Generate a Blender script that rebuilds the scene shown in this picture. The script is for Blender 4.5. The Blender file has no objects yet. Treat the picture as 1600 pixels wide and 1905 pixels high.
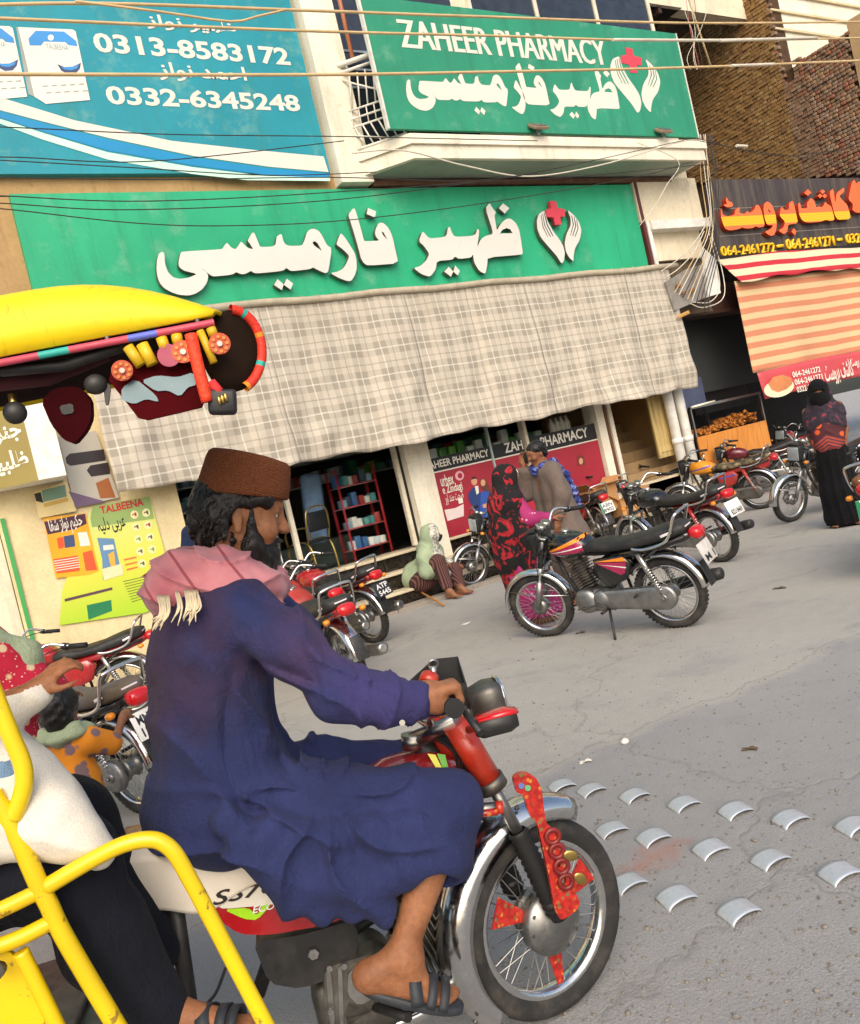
import bpy, bmesh, math, random
import numpy as np
from mathutils import Vector, Matrix, Euler
random.seed(7); rng = np.random.default_rng(7)
R = math.radians; PI = math.pi
scene = bpy.context.scene
COL = scene.collection

# ---------------- camera ----------------
IW, IH, FPX = 1600.0, 1905.0, 1600.0
CH = 1.55
_a, _p, _r = R(58.0), R(-2.0), R(13.25)
_fw = np.array([math.cos(_a)*math.cos(_p), math.sin(_a)*math.cos(_p), math.sin(_p)])
_rt = np.array([math.sin(_a), -math.cos(_a), 0.0]); _up = np.cross(_rt, _fw)
_cx = math.cos(_r)*_rt - math.sin(_r)*_up
_cy = -(math.sin(_r)*_rt + math.cos(_r)*_up)
_cc = np.array([0.0, 0.0, CH])
cd = bpy.data.cameras.new('camera'); cam = bpy.data.objects.new('camera', cd); COL.objects.link(cam)
cd.sensor_fit = 'HORIZONTAL'; cd.sensor_width = 36.0; cd.lens = 36.0*FPX/IW
cd.clip_start = 0.05; cd.clip_end = 2000
cam.matrix_world = Matrix(((_cx[0], -_cy[0], -_fw[0], 0), (_cx[1], -_cy[1], -_fw[1], 0), (_cx[2], -_cy[2], -_fw[2], CH), (0, 0, 0, 1)))
scene.camera = cam

# ---------------- sky, sun, exposure ----------------
SUN_EL, SUN_AZ = R(38), R(-118)        # azimuth measured from +X: sun stands behind the camera's left shoulder
world = bpy.data.worlds.new('World'); scene.world = world; world.use_nodes = True
nt = world.node_tree; nt.nodes.clear()
wo = nt.nodes.new('ShaderNodeOutputWorld'); bg = nt.nodes.new('ShaderNodeBackground'); sk = nt.nodes.new('ShaderNodeTexSky')
sk.sky_type = 'NISHITA'; sk.sun_disc = False; sk.sun_elevation = SUN_EL; sk.sun_rotation = PI/2 - SUN_AZ
sk.air_density = 1.0; sk.dust_density = 4.0; sk.ozone_density = 1.0
bg.inputs['Strength'].default_value = 0.15
nt.links.new(sk.outputs[0], bg.inputs[0]); nt.links.new(bg.outputs[0], wo.inputs[0])
sd = bpy.data.lights.new('sun', 'SUN'); sd.energy = 1.0; sd.angle = R(50); sd.color = (1.0, 0.90, 0.76)
sun = bpy.data.objects.new('sun', sd); COL.objects.link(sun)
_sd = Vector((math.cos(SUN_EL)*math.cos(SUN_AZ), math.cos(SUN_EL)*math.sin(SUN_AZ), math.sin(SUN_EL)))
sun.rotation_euler = _sd.to_track_quat('Z', 'Y').to_euler()
sun.location = _sd*60
vs = scene.view_settings; vs.view_transform = 'Standard'; vs.look = 'None'; vs.gamma = 1.0; vs.exposure = 0.56
vs.use_curve_mapping = False
scene.cycles.max_bounces = 6

# ---------------- pixel -> place helpers (photo pixels 1600x1905) ----------------
def ray(px, py): return _fw + _cx*((px-IW/2)/FPX) + _cy*((py-IH/2)/FPX)
def G(px, py, z=0.0):
    d = ray(px, py); t = (z-CH)/d[2]; return Vector(_cc+t*d)
def onY(px, py, Y):
    d = ray(px, py); return Vector(_cc+(Y/d[1])*d)
def onX(px, py, X):
    d = ray(px, py); return Vector(_cc+(X/d[0])*d)
def xz(px, py, Y):
    p = onY(px, py, Y); return (p.x, p.z)
class Frame:
    """a thing's own axes: origin on the ground, heading in degrees; at() meets the pixel's ray with the plane y = const of that thing"""
    def __init__(s, o, head):
        s.o = np.array(o, float); t = R(head); s.head = head
        s.h = np.array([math.cos(t), math.sin(t), 0]); s.l = np.array([-math.sin(t), math.cos(t), 0])
    def at(s, px, py, y):
        d = ray(px, py); o = _cc-s.o; k = (y-o@s.l)/(d@s.l); p = o+k*d
        return Vector((p@s.h, p@s.l, p[2]))

# ---------------- materials ----------------
MATS = {}
def lin(h):
    if isinstance(h, (tuple, list)): return tuple(h[:3])
    h = h.lstrip('#'); v = [int(h[i:i+2], 16)/255 for i in (0, 2, 4)]
    return tuple(x/12.92 if x <= 0.04045 else ((x+0.055)/1.055)**2.4 for x in v)
class NT:
    def __init__(s, name):
        s.m = bpy.data.materials.new(name); s.m.use_nodes = True; s.t = s.m.node_tree
        s.b = s.t.nodes['Principled BSDF']; s._tc = None
    def n(s, typ, **kw):
        x = s.t.nodes.new(typ)
        for k, v in kw.items(): setattr(x, k, v)
        return x
    def l(s, a, b): s.t.links.new(a, b)
    def tc(s, kind='Object'):
        if s._tc is None: s._tc = s.n('ShaderNodeTexCoord')
        return s._tc.outputs[kind]
    def noise(s, scale, detail=4, rough=.55, vec=None, dist=0.0):
        x = s.n('ShaderNodeTexNoise'); x.inputs['Scale'].default_value = scale; x.inputs['Detail'].default_value = detail
        x.inputs['Roughness'].default_value = rough; x.inputs['Distortion'].default_value = dist
        s.l(vec if vec is not None else s.tc(), x.inputs['Vector']); return x.outputs[0]
    def ramp(s, v, stops):
        x = s.n('ShaderNodeValToRGB'); e = x.color_ramp.elements
        while len(e) < len(stops): e.new(0.5)
        for i, (p, c) in enumerate(stops):
            e[i].position = p; c = c if isinstance(c, tuple) else (c, c, c); e[i].color = (*c[:3], 1)
        s.l(v, x.inputs[0]); return x.outputs[0]
    def math(s, op, a, b=None, c=None):
        x = s.n('ShaderNodeMath', operation=op)
        for i, v in enumerate((a, b, c)):
            if v is None: continue
            if isinstance(v, (int, float)): x.inputs[i].default_value = v
            else: s.l(v, x.inputs[i])
        return x.outputs[0]
    def mix(s, f, a, b, mode='MIX'):
        x = s.n('ShaderNodeMix', data_type='RGBA', blend_type=mode)
        for i, v in ((0, f), (6, a), (7, b)):
            if isinstance(v, (int, float)): x.inputs[i].default_value = v
            elif isinstance(v, tuple): x.inputs[i].default_value = (*v[:3], 1)
            else: s.l(v, x.inputs[i])
        return x.outputs[2]
    def sep(s, v=None):
        x = s.n('ShaderNodeSeparateXYZ'); s.l(v if v is not None else s.tc(), x.inputs[0]); return x.outputs
    def mapping(s, scale=(1, 1, 1), rot=(0, 0, 0), loc=(0, 0, 0), vec=None):
        x = s.n('ShaderNodeMapping'); x.inputs['Scale'].default_value = scale; x.inputs['Rotation'].default_value = rot; x.inputs['Location'].default_value = loc
        s.l(vec if vec is not None else s.tc(), x.inputs[0]); return x.outputs[0]
    def col(s, v):
        if isinstance(v, tuple): s.b.inputs['Base Color'].default_value = (*v[:3], 1)
        else: s.l(v, s.b.inputs['Base Color'])
    def set(s, rough=None, metal=None, spec=None, coat=None, trans=None, sheen=None):
        I = s.b.inputs
        if rough is not None: I['Roughness'].default_value = rough
        if metal is not None: I['Metallic'].default_value = metal
        if spec is not None: I['Specular IOR Level'].default_value = spec
        if coat is not None: I['Coat Weight'].default_value = coat; I['Coat Roughness'].default_value = .08
        if trans is not None: I['Transmission Weight'].default_value = trans
        if sheen is not None: I['Sheen Weight'].default_value = sheen
    def bump(s, h, strength=.3, dist=.01):
        x = s.n('ShaderNodeBump'); x.inputs['Strength'].default_value = strength; x.inputs['Distance'].default_value = dist
        s.l(h, x.inputs['Height']); s.l(x.outputs[0], s.b.inputs['Normal'])
def mat(name, c=None, rough=.6, metal=0, var=.18, scale=6, bump=0, bscale=120, spec=.5, coat=None, dirt=None, dirta=.5, dscale=5, sheen=None):
    """plain procedural material: colour with mottling, optional dust/dirt patches, fine bump"""
    if name in MATS: return MATS[name]
    k = NT(name); c = lin(c)
    n = k.noise(scale, 5)
    lo = tuple(x*(1-var) for x in c); hi = tuple(min(1, x*(1+var)) for x in c)
    cc = k.ramp(n, [(.3, lo), (.7, hi)])
    if dirt:
        d = k.noise(dscale, 8, .7); f = k.ramp(d, [(.45, 0.0), (.72, 1.0)]); f = k.math('MULTIPLY', f, dirta)
        cc = k.mix(f, cc, lin(dirt))
    k.col(cc); k.set(rough, metal, spec, coat, sheen=sheen)
    if rough < .9 and not metal:
        r = k.ramp(k.noise(scale*3, 4), [(.3, max(.02, rough-.1)), (.7, min(1, rough+.12))]); k.l(r, k.b.inputs['Roughness'])
    if metal:
        r = k.ramp(k.noise(scale*4, 6, .7), [(.35, max(.02, rough-.05)), (.75, min(1, rough+.2))]); k.l(r, k.b.inputs['Roughness'])
    if bump: k.bump(k.noise(bscale, 3), bump, .004)
    MATS[name] = k.m; return k.m

# ---------------- mesh builder ----------------
class MB:
    def __init__(s): s.v = []; s.f = []; s.smooth = []
    def add(s, vs, fs, sm=False):
        b = len(s.v); s.v.extend([tuple(x) for x in vs]); s.f.extend([tuple(i+b for i in f) for f in fs]); s.smooth.extend([sm]*len(fs)); return s
    def box(s, c, d, rot=None, taper=1.0):
        """centre, full dims; taper scales the top face"""
        x, y, z = (q/2 for q in d)
        P = [Vector((sx*x*(taper if sz > 0 else 1), sy*y*(taper if sz > 0 else 1), sz*z)) for sz in (-1, 1) for sx, sy in ((-1, -1), (1, -1), (1, 1), (-1, 1))]
        if rot is not None:
            M = rot if isinstance(rot, Matrix) else Euler(rot).to_matrix(); P = [M @ p for p in P]
        c = Vector(c); P = [p+c for p in P]
        return s.add(P, [(3, 2, 1, 0), (4, 5, 6, 7), (0, 1, 5, 4), (1, 2, 6, 5), (2, 3, 7, 6), (3, 0, 4, 7)])
    def bbox(s, lo, hi): return s.box([(a+b)/2 for a, b in zip(lo, hi)], [b-a for a, b in zip(lo, hi)])
    def bevbox(s, c, d, r=.01, rot=None, seg=2):
        """box with rounded edges"""
        bm = bmesh.new(); bmesh.ops.create_cube(bm, size=1)
        for v in bm.verts: v.co = Vector((v.co.x*d[0], v.co.y*d[1], v.co.z*d[2]))
        bmesh.ops.bevel(bm, geom=list(bm.edges), offset=min(r, min(d)*.49), segments=seg, affect='EDGES', profile=.5)
        M = (rot if isinstance(rot, Matrix) else Euler(rot).to_matrix()) if rot is not None else Matrix.Identity(3)
        bm.verts.index_update(); c = Vector(c)
        s.add([M @ v.co + c for v in bm.verts], [[v.index for v in f.verts] for f in bm.faces], True); bm.free(); return s
    @staticmethod
    def basis(d):
        d = Vector(d).normalized(); a = Vector((0, 0, 1)) if abs(d.z) < .9 else Vector((1, 0, 0))
        u = d.cross(a).normalized(); return u, d.cross(u).normalized(), d
    def cyl(s, a, b, r0, r1=None, n=12, cap=True):
        r1 = r0 if r1 is None else r1; a, b = Vector(a), Vector(b); u, w, _ = s.basis(b-a); V = []
        for p, r in ((a, r0), (b, r1)):
            for i in range(n):
                t = 2*PI*i/n; V.append(p+(u*math.cos(t)+w*math.sin(t))*r)
        F = [(i, (i+1) % n, n+(i+1) % n, n+i) for i in range(n)]; base = len(s.v); s.add(V, F, True)
        if cap:
            s.f.append(tuple(base+i for i in reversed(range(n)))); s.f.append(tuple(base+n+i for i in range(n))); s.smooth += [False, False]
        return s
    def tube(s, pts, r, n=8, cap=True, smooth_path=0):
        pts = [Vector(p) for p in pts]
        if smooth_path: pts = catmull(pts, smooth_path)
        m = len(pts); rr = r if isinstance(r, (list, tuple)) else [r]*m
        if len(rr) != m: rr = list(np.interp(np.linspace(0, 1, m), np.linspace(0, 1, len(rr)), rr))
        V = []; pu = None
        for i, p in enumerate(pts):
            d = (pts[min(i+1, m-1)]-pts[max(i-1, 0)])
            if d.length < 1e-9: d = Vector((0, 0, 1))
            d.normalize()
            if pu is None: u = s.basis(d)[0]
            else:
                u = pu-d*pu.dot(d)
                u = u.normalized() if u.length > 1e-6 else s.basis(d)[0]
            w = d.cross(u); pu = u
            for k in range(n):
                t = 2*PI*k/n; V.append(p+(u*math.cos(t)+w*math.sin(t))*rr[i])
        F = [(i*n+k, i*n+(k+1) % n, (i+1)*n+(k+1) % n, (i+1)*n+k) for i in range(m-1) for k in range(n)]
        base = len(s.v); s.add(V, F, True)
        if cap:
            s.f.append(tuple(base+i for i in reversed(range(n)))); s.f.append(tuple(base+(m-1)*n+i for i in range(n))); s.smooth += [False]*2
        return s
    def lathe(s, prof, c=(0, 0, 0), axis=(0, 0, 1), n=24, a0=0, a1=2*PI):
        """profile [(radius, height)] turned round axis through c"""
        u, w, d = s.basis(axis); c = Vector(c); full = abs(a1-a0-2*PI) < 1e-6; m = n if full else n+1; V = []
        for r, h in prof:
            for i in range(m):
                t = a0+(a1-a0)*i/n; V.append(c+d*h+(u*math.cos(t)+w*math.sin(t))*r)
        F = []
        for j in range(len(prof)-1):
            for i in range(n):
                i2 = (i+1) % m if full else i+1
                F.append((j*m+i, j*m+i2, (j+1)*m+i2, (j+1)*m+i))
        return s.add(V, F, True)
    def sweep(s, path, prof, ups, closed=True):
        """sweep a 2D profile [(side, up)] along path with given up vectors"""
        path = [Vector(p) for p in path]; m = len(path); n = len(prof); V = []
        for i, p in enumerate(path):
            d = (path[min(i+1, m-1)]-path[max(i-1, 0)]).normalized(); up = Vector(ups[i] if isinstance(ups, list) else ups); side = d.cross(up).normalized(); up = side.cross(d).normalized()
            V += [p+side*a+up*b for a, b in prof]
        F = [(i*n+k, i*n+(k+1) % n, (i+1)*n+(k+1) % n, (i+1)*n+k) for i in range(m-1) for k in range(n if closed else n-1)]
        base = len(s.v); s.add(V, F, True)
        if closed: s.f += [tuple(base+i for i in reversed(range(n))), tuple(base+(m-1)*n+i for i in range(n))]; s.smooth += [False]*2
        return s
    def loft(s, rings, cap=True, closed=True):
        n = len(rings[0]); V = [p for r in rings for p in r]; m = len(rings)
        F = [(i*n+k, i*n+(k+1) % n, (i+1)*n+(k+1) % n, (i+1)*n+k) for i in range(m-1) for k in range(n if closed else n-1)]
        base = len(s.v); s.add(V, F, True)
        if cap: s.f += [tuple(base+i for i in reversed(range(n))), tuple(base+(m-1)*n+i for i in range(n))]; s.smooth += [True]*2
        return s
    def grid(s, fn, nu, nv, thick=0.0, sm=True):
        """surface fn(u,v) in 0..1; with thickness it becomes a closed sheet"""
        P = [[Vector(fn(i/nu, j/nv)) for i in range(nu+1)] for j in range(nv+1)]
        w = nu+1; idx = lambda i, j: j*w+i
        V = [p for row in P for p in row]; F = [(idx(i, j), idx(i+1, j), idx(i+1, j+1), idx(i, j+1)) for j in range(nv) for i in range(nu)]
        if thick:
            N = []
            for j in range(nv+1):
                for i in range(nu+1):
                    du = P[j][min(i+1, nu)]-P[j][max(i-1, 0)]; dv = P[min(j+1, nv)][i]-P[max(j-1, 0)][i]; q = du.cross(dv)
                    N.append(q.normalized() if q.length > 1e-12 else Vector((0, 0, 1)))
            o = len(V); V = V+[v-n*thick for v, n in zip(V, N)]
            F += [tuple(o+k for k in reversed(f)) for f in F[:nu*nv]]
            for i in range(nu): F += [(idx(i+1, 0), idx(i, 0), o+idx(i, 0), o+idx(i+1, 0)), (idx(i, nv), idx(i+1, nv), o+idx(i+1, nv), o+idx(i, nv))]
            for j in range(nv): F += [(idx(0, j), idx(0, j+1), o+idx(0, j+1), o+idx(0, j)), (idx(nu, j+1), idx(nu, j), o+idx(nu, j), o+idx(nu, j+1))]
        return s.add(V, F, sm)
    def ell(s, c, r, rot=None, nu=16, nv=10):
        M = (rot if isinstance(rot, Matrix) else Euler(rot).to_matrix()) if rot is not None else Matrix.Identity(3); c = Vector(c); V = []; F = []
        for j in range(1, nv):
            ph = PI*j/nv
            for i in range(nu):
                t = 2*PI*i/nu; V.append(c+M @ Vector((r[0]*math.sin(ph)*math.cos(t), r[1]*math.sin(ph)*math.sin(t), r[2]*math.cos(ph))))
        for j in range(nv-2):
            for i in range(nu): F.append((j*nu+i, (j+1)*nu+i, (j+1)*nu+(i+1) % nu, j*nu+(i+1) % nu))
        top = len(V); V += [c+M @ Vector((0, 0, r[2])), c-M @ Vector((0, 0, r[2]))]
        for i in range(nu): F += [(top, i, (i+1) % nu), (top+1, (nv-2)*nu+(i+1) % nu, (nv-2)*nu+i)]
        return s.add(V, F, True)
    def torus(s, c, axis, R0, r0, n=32, m=10, sq=1.0, a0=0, a1=2*PI):
        u, w, d = s.basis(axis); c = Vector(c); full = abs(a1-a0-2*PI) < 1e-6; k = n if full else n+1; V = []
        for i in range(k):
            t = a0+(a1-a0)*i/n; q = u*math.cos(t)+w*math.sin(t)
            for j in range(m):
                g = 2*PI*j/m; V.append(c+q*(R0+r0*math.cos(g))+d*(r0*sq*math.sin(g)))
        F = [(i*m+j, ((i+1) % k)*m+j, ((i+1) % k)*m+(j+1) % m, i*m+(j+1) % m) for i in range(n) for j in range(m)]
        return s.add(V, F, True)
    def xf(s, M):
        s.v = [tuple(M @ Vector(p)) for p in s.v]; return s
    def mesh(s, name, m=None):
        me = bpy.data.meshes.new(name); me.from_pydata(s.v, [], s.f); me.polygons.foreach_set('use_smooth', s.smooth)
        if m is not None: me.materials.append(m)
        me.validate(); me.update(); return me
    def obj(s, name, m=None, parent=None, **kw): return link(name, s.mesh(name, m), parent, **kw)
def catmull(pts, k):
    P = [Vector(p) for p in pts]; out = []
    for i in range(len(P)-1):
        p0, p1, p2, p3 = P[max(i-1, 0)], P[i], P[i+1], P[min(i+2, len(P)-1)]
        for j in range(k):
            t = j/k; out.append(.5*((2*p1)+(p2-p0)*t+(2*p0-5*p1+4*p2-p3)*t*t+(3*p1-p0-3*p2+p3)*t**3))
    return out+[P[-1]]
def link(name, data, parent=None, loc=None, rot=None, label=None, cat=None, group=None, kind=None, m=None):
    o = bpy.data.objects.new(name, data); COL.objects.link(o)
    if parent is not None: o.parent = parent
    if loc is not None: o.location = loc
    if rot is not None: o.rotation_euler = rot
    if label: o['label'] = label
    if cat: o['category'] = cat
    if group: o['group'] = group
    if kind: o['kind'] = kind
    if m is not None:
        o.material_slots[0].link = 'OBJECT'; o.material_slots[0].material = m
    return o
def thing(name, label, cat, loc=(0, 0, 0), rz=0.0, group=None, rot=None):
    return link(name, None, None, loc, rot if rot is not None else (0, 0, rz), label, cat, group)
def struct(name, mb, m): return mb.obj(name, m, None, kind='structure')

# flat shapes from 2D outlines (even-odd holes) on a vertical facade plane: (x, z) -> (x, Y, z), front face at Y, thickness behind it
def outline_mesh(polys, depth=0.0, bevel=0.0):
    cu = bpy.data.curves.new('tmp', 'CURVE'); cu.dimensions = '2D'; cu.fill_mode = 'BOTH' if depth else 'FRONT'; cu.extrude = depth/2
    for P in polys:
        sp = cu.splines.new('POLY'); sp.points.add(len(P)-1); sp.use_cyclic_u = True
        for q, p in zip(sp.points, P): q.co = (p[0], p[1], 0, 1)
    o = bpy.data.objects.new('tmp', cu); COL.objects.link(o); bpy.context.view_layer.update()
    me = bpy.data.meshes.new_from_object(o.evaluated_get(bpy.context.evaluated_depsgraph_get()))
    bpy.data.objects.remove(o); bpy.data.curves.remove(cu); return me
FACE = Matrix(((1, 0, 0, 0), (0, 0, -1, 0), (0, 1, 0, 0), (0, 0, 0, 1)))   # (x, y, z) -> (x, -z, y)
def facade_shape(name, polys, Y, m, parent=None, depth=0.0, side=None, **kw):
    me = outline_mesh(polys, depth); me.transform(Matrix.Translation((0, Y+depth/2, 0)) @ FACE)
    me.materials.clear(); me.materials.append(m); me.name = name
    if side is not None and depth:
        me.materials.append(side)
        for p in me.polygons:
            if abs(p.normal.y) < .5: p.material_index = 1
    return link(name, me, parent, **kw)
# letter shaping for right-to-left writing: (isolated, final, initial, medial); None = does not join on to the next letter
AR = {'ا': 'ﺍﺎ', 'آ': 'ﺁﺂ', 'ب': 'ﺏﺐﺑﺒ', 'پ': 'ﭖﭗﭘﭙ', 'ت': 'ﺕﺖﺗﺘ', 'ٹ': 'ﭦﭧﭨﭩ', 'ج': 'ﺝﺞﺟﺠ', 'ح': 'ﺡﺢﺣﺤ', 'د': 'ﺩﺪ', 'ر': 'ﺭﺮ', 'ز': 'ﺯﺰ', 'س': 'ﺱﺲﺳﺴ', 'ش': 'ﺵﺶﺷﺸ', 'ص': 'ﺹﺺﺻﺼ', 'ظ': 'ﻅﻆﻇﻈ', 'ع': 'ﻉﻊﻋﻌ', 'ف': 'ﻑﻒﻓﻔ', 'ق': 'ﻕﻖﻗﻘ', 'ک': 'ﮎﮏﮐﮑ', 'ل': 'ﻝﻞﻟﻠ', 'م': 'ﻡﻢﻣﻤ', 'ن': 'ﻥﻦﻧﻨ', 'و': 'ﻭﻮ', 'ہ': 'ﮦﮧﮨﮩ', 'ی': 'ﯼﯽﯾﯿ'}
def urdu(t):
    out = []
    for i, c in enumerate(t):
        if c not in AR: out.append(c); continue
        prev = i > 0 and t[i-1] in AR and len(AR[t[i-1]]) == 4
        nxt = i+1 < len(t) and t[i+1] in AR and len(AR[c]) == 4
        f = AR[c]; out.append(f[3] if prev and nxt else f[1] if prev else f[2] if nxt else f[0])
    return ''.join(reversed(out))
_tm = {}
def text_raw(t, bold=0.0, depth=0.0, shear=0.0):
    k = (t, bold, depth, shear)
    if k not in _tm:
        c = bpy.data.curves.new('t', 'FONT'); c.body = t; c.offset = bold; c.extrude = depth/2; c.resolution_u = 3; c.shear = shear
        o = bpy.data.objects.new('t', c); COL.objects.link(o); bpy.context.view_layer.update()
        _tm[k] = bpy.data.meshes.new_from_object(o.evaluated_get(bpy.context.evaluated_depsgraph_get()))
        bpy.data.objects.remove(o); bpy.data.curves.remove(c)
    return _tm[k]
def text_fit(name, t, x0, x1, z0, z1, Y, m, parent=None, bold=.012, depth=0.0, shear=0.0, M=None):
    """writing stretched to fill the rectangle x0..x1, z0..z1 on the plane y=Y (or in a frame M)"""
    me = text_raw(t, bold, 0, shear).copy(); V = np.empty(len(me.vertices)*3); me.vertices.foreach_get('co', V); V = V.reshape(-1, 3)
    a, b = V.min(0), V.max(0); V[:, 0] = x0+(V[:, 0]-a[0])*(x1-x0)/(b[0]-a[0]); V[:, 1] = z0+(V[:, 1]-a[1])*(z1-z0)/(b[1]-a[1])
    me.vertices.foreach_set('co', V.ravel())
    me.transform((M if M is not None else Matrix.Translation((0, Y, 0))) @ FACE)
    if depth:
        bm = bmesh.new(); bm.from_mesh(me); r = bmesh.ops.extrude_face_region(bm, geom=list(bm.faces))
        back = M.to_3x3() @ Vector((0, 1, 0)) if M is not None else Vector((0, 1, 0))
        for g in r['geom']:
            if isinstance(g, bmesh.types.BMVert): g.co += back*depth
        bmesh.ops.recalc_face_normals(bm, faces=list(bm.faces)); bm.to_mesh(me); bm.free()
    me.materials.clear(); me.materials.append(m); me.name = name
    return link(name, me, parent)

# ---------------- implicit figures: smooth unions of round cones, meshed with surface nets ----------------
class Clay:
    def __init__(s, lo, hi, h):
        s.lo = np.array(lo, float); s.h = h; s.n = np.ceil((np.array(hi)-s.lo)/h).astype(int)+1
        s.F = np.full(tuple(s.n), 0.25, np.float32)
    def _sl(s, lo, hi):
        a = np.clip(np.floor((np.array(lo)-s.lo)/s.h).astype(int), 0, s.n-1); b = np.clip(np.ceil((np.array(hi)-s.lo)/s.h).astype(int)+1, 1, s.n)
        if (b <= a).any(): return None, None
        ax = [np.float32(s.lo[i])+np.float32(s.h)*np.arange(a[i], b[i], dtype=np.float32) for i in range(3)]
        X = np.stack(np.meshgrid(*ax, indexing='ij'), -1)
        return tuple(slice(a[i], b[i]) for i in range(3)), X
    def _put(s, sl, d, k, mode='add'):
        A = s.F[sl]
        if mode == 'add':
            if k > 0:
                h = np.clip(.5+.5*(A-d)/k, 0, 1); s.F[sl] = A*(1-h)+d*h-k*h*(1-h)
            else: s.F[sl] = np.minimum(A, d)
        else:
            if k > 0:
                h = np.clip(.5+.5*(-d-A)/k, 0, 1); s.F[sl] = A*(1-h)+(-d)*h+k*h*(1-h)
            else: s.F[sl] = np.maximum(A, -d)
    def cone(s, a, b, ra, rb=None, k=.02, mode='add', flat=None):
        """round cone from a to b; flat=(dir, factor) squeezes it along dir"""
        rb = ra if rb is None else rb; a = np.array(a, float); b = np.array(b, float); m = max(ra, rb)+k+2*s.h
        if flat: m *= 1.0
        sl, X = s._sl(np.minimum(a, b)-m, np.maximum(a, b)+m)
        if sl is None: return s
        ba = (b-a).astype(np.float32); L = float(ba@ba)
        P = X-a.astype(np.float32); t = np.clip((P@ba)/max(L, 1e-9), 0, 1)
        Q = P-t[..., None]*ba
        if flat:
            fd = np.array(flat[0], np.float32); fd /= np.linalg.norm(fd); c = Q@fd; Q = Q+fd*(c*(1/flat[1]-1))[..., None]
        d = np.sqrt((Q*Q).sum(-1))-(ra+(rb-ra)*t)
        if flat: d = d*min(1, flat[1]**.5)
        s._put(sl, d.astype(np.float32), k, mode); return s
    def chain(s, pts, rs, k=.02, flat=None):
        for i in range(len(pts)-1): s.cone(pts[i], pts[i+1], rs[i], rs[i+1], k, flat=flat)
        return s
    def ell(s, c, r, rot=None, k=.02, mode='add'):
        c = np.array(c, float); r = np.array(r, float); m = r.max()+k+2*s.h
        sl, X = s._sl(c-m, c+m)
        if sl is None: return s
        P = X-c.astype(np.float32)
        if rot is not None: P = P@np.array(rot if isinstance(rot, Matrix) else Euler(rot).to_matrix(), np.float32)
        q = np.sqrt(((P/r)**2).sum(-1)); q2 = np.sqrt(((P/(r*r))**2).sum(-1))
        d = np.where(q2 > 1e-6, q*(q-1)/np.maximum(q2, 1e-6), -r.min())
        s._put(sl, d.astype(np.float32), k, mode); return s
    def box(s, c, half, rot=None, r=.01, k=.02, mode='add'):
        c = np.array(c, float); half = np.array(half, float); m = np.linalg.norm(half)+k+2*s.h
        sl, X = s._sl(c-m, c+m)
        if sl is None: return s
        P = X-c.astype(np.float32)
        if rot is not None: P = P@np.array(rot if isinstance(rot, Matrix) else Euler(rot).to_matrix(), np.float32)
        q = np.abs(P)-(half-r); d = np.sqrt((np.maximum(q, 0)**2).sum(-1))+np.minimum(q.max(-1), 0)-r
        s._put(sl, d.astype(np.float32), k, mode); return s
    def warp(s, fn):
        """add fn(X) to the distance: folds, wrinkles"""
        sl, X = s._sl(s.lo, s.lo+s.h*s.n); m = np.abs(s.F) < .12
        s.F[m] += fn(X[m]).astype(np.float32); return s
    def cut(s, p, nrm, k=0.0):
        sl, X = s._sl(s.lo, s.lo+s.h*s.n); nrm = np.array(nrm, float); nrm /= np.linalg.norm(nrm)
        d = ((X-np.array(p, np.float32))@nrm.astype(np.float32)); s.F = np.maximum(s.F, d.astype(np.float32)); return s
    def mesh(s, name, m, smooth=1):
        F = s.F; I = F < 0; nx, ny, nz = F.shape
        C = sum(I[i:nx-1+i, j:ny-1+j, k:nz-1+k].astype(np.int8) for i in (0, 1) for j in (0, 1) for k in (0, 1))
        act = (C > 0) & (C < 8); idx = np.full(act.shape, -1, np.int64); cells = np.argwhere(act); idx[act] = np.arange(len(cells))
        acc = np.zeros((len(cells), 3)); cnt = np.zeros(len(cells)); i, j, k = cells.T
        for ax in range(3):
            o1, o2 = [q for q in range(3) if q != ax]
            for a in (0, 1):
                for b in (0, 1):
                    off = [0, 0, 0]; off[o1] = a; off[o2] = b; of2 = list(off); of2[ax] = 1
                    f0 = F[i+off[0], j+off[1], k+off[2]]; f1 = F[i+of2[0], j+of2[1], k+of2[2]]; c = (f0 < 0) != (f1 < 0)
                    den = f0-f1; t = np.where(c, f0/np.where(np.abs(den) < 1e-12, 1, den), 0)
                    p = np.tile(np.array(off, float), (len(cells), 1)); p[:, ax] = t
                    acc[c] += p[c]; cnt[c] += 1
        V = s.lo+s.h*(cells+acc/np.maximum(cnt, 1)[:, None]); Q = []
        for ax in range(3):
            o1, o2 = [(1, 2), (2, 0), (0, 1)][ax]; sh = [slice(None)]*3
            A = [slice(0, q) for q in F.shape]; A[ax] = slice(0, F.shape[ax]-1); B = list(A); B[ax] = slice(1, F.shape[ax])
            ch = I[tuple(A)] != I[tuple(B)]; e = np.argwhere(ch); e = e[(e[:, o1] > 0) & (e[:, o2] > 0) & (e[:, o1] < F.shape[o1]-1) & (e[:, o2] < F.shape[o2]-1)]
            ins = I[tuple(e.T)]; d1 = np.zeros(3, int); d1[o1] = 1; d2 = np.zeros(3, int); d2[o2] = 1
            q = np.stack([idx[tuple((e-d1-d2).T)], idx[tuple((e-d2).T)], idx[tuple(e.T)], idx[tuple((e-d1).T)]], 1)
            q[~ins] = q[~ins][:, ::-1]; Q.append(q)
        Q = np.concatenate(Q); Q = Q[(Q >= 0).all(1)]
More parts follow.
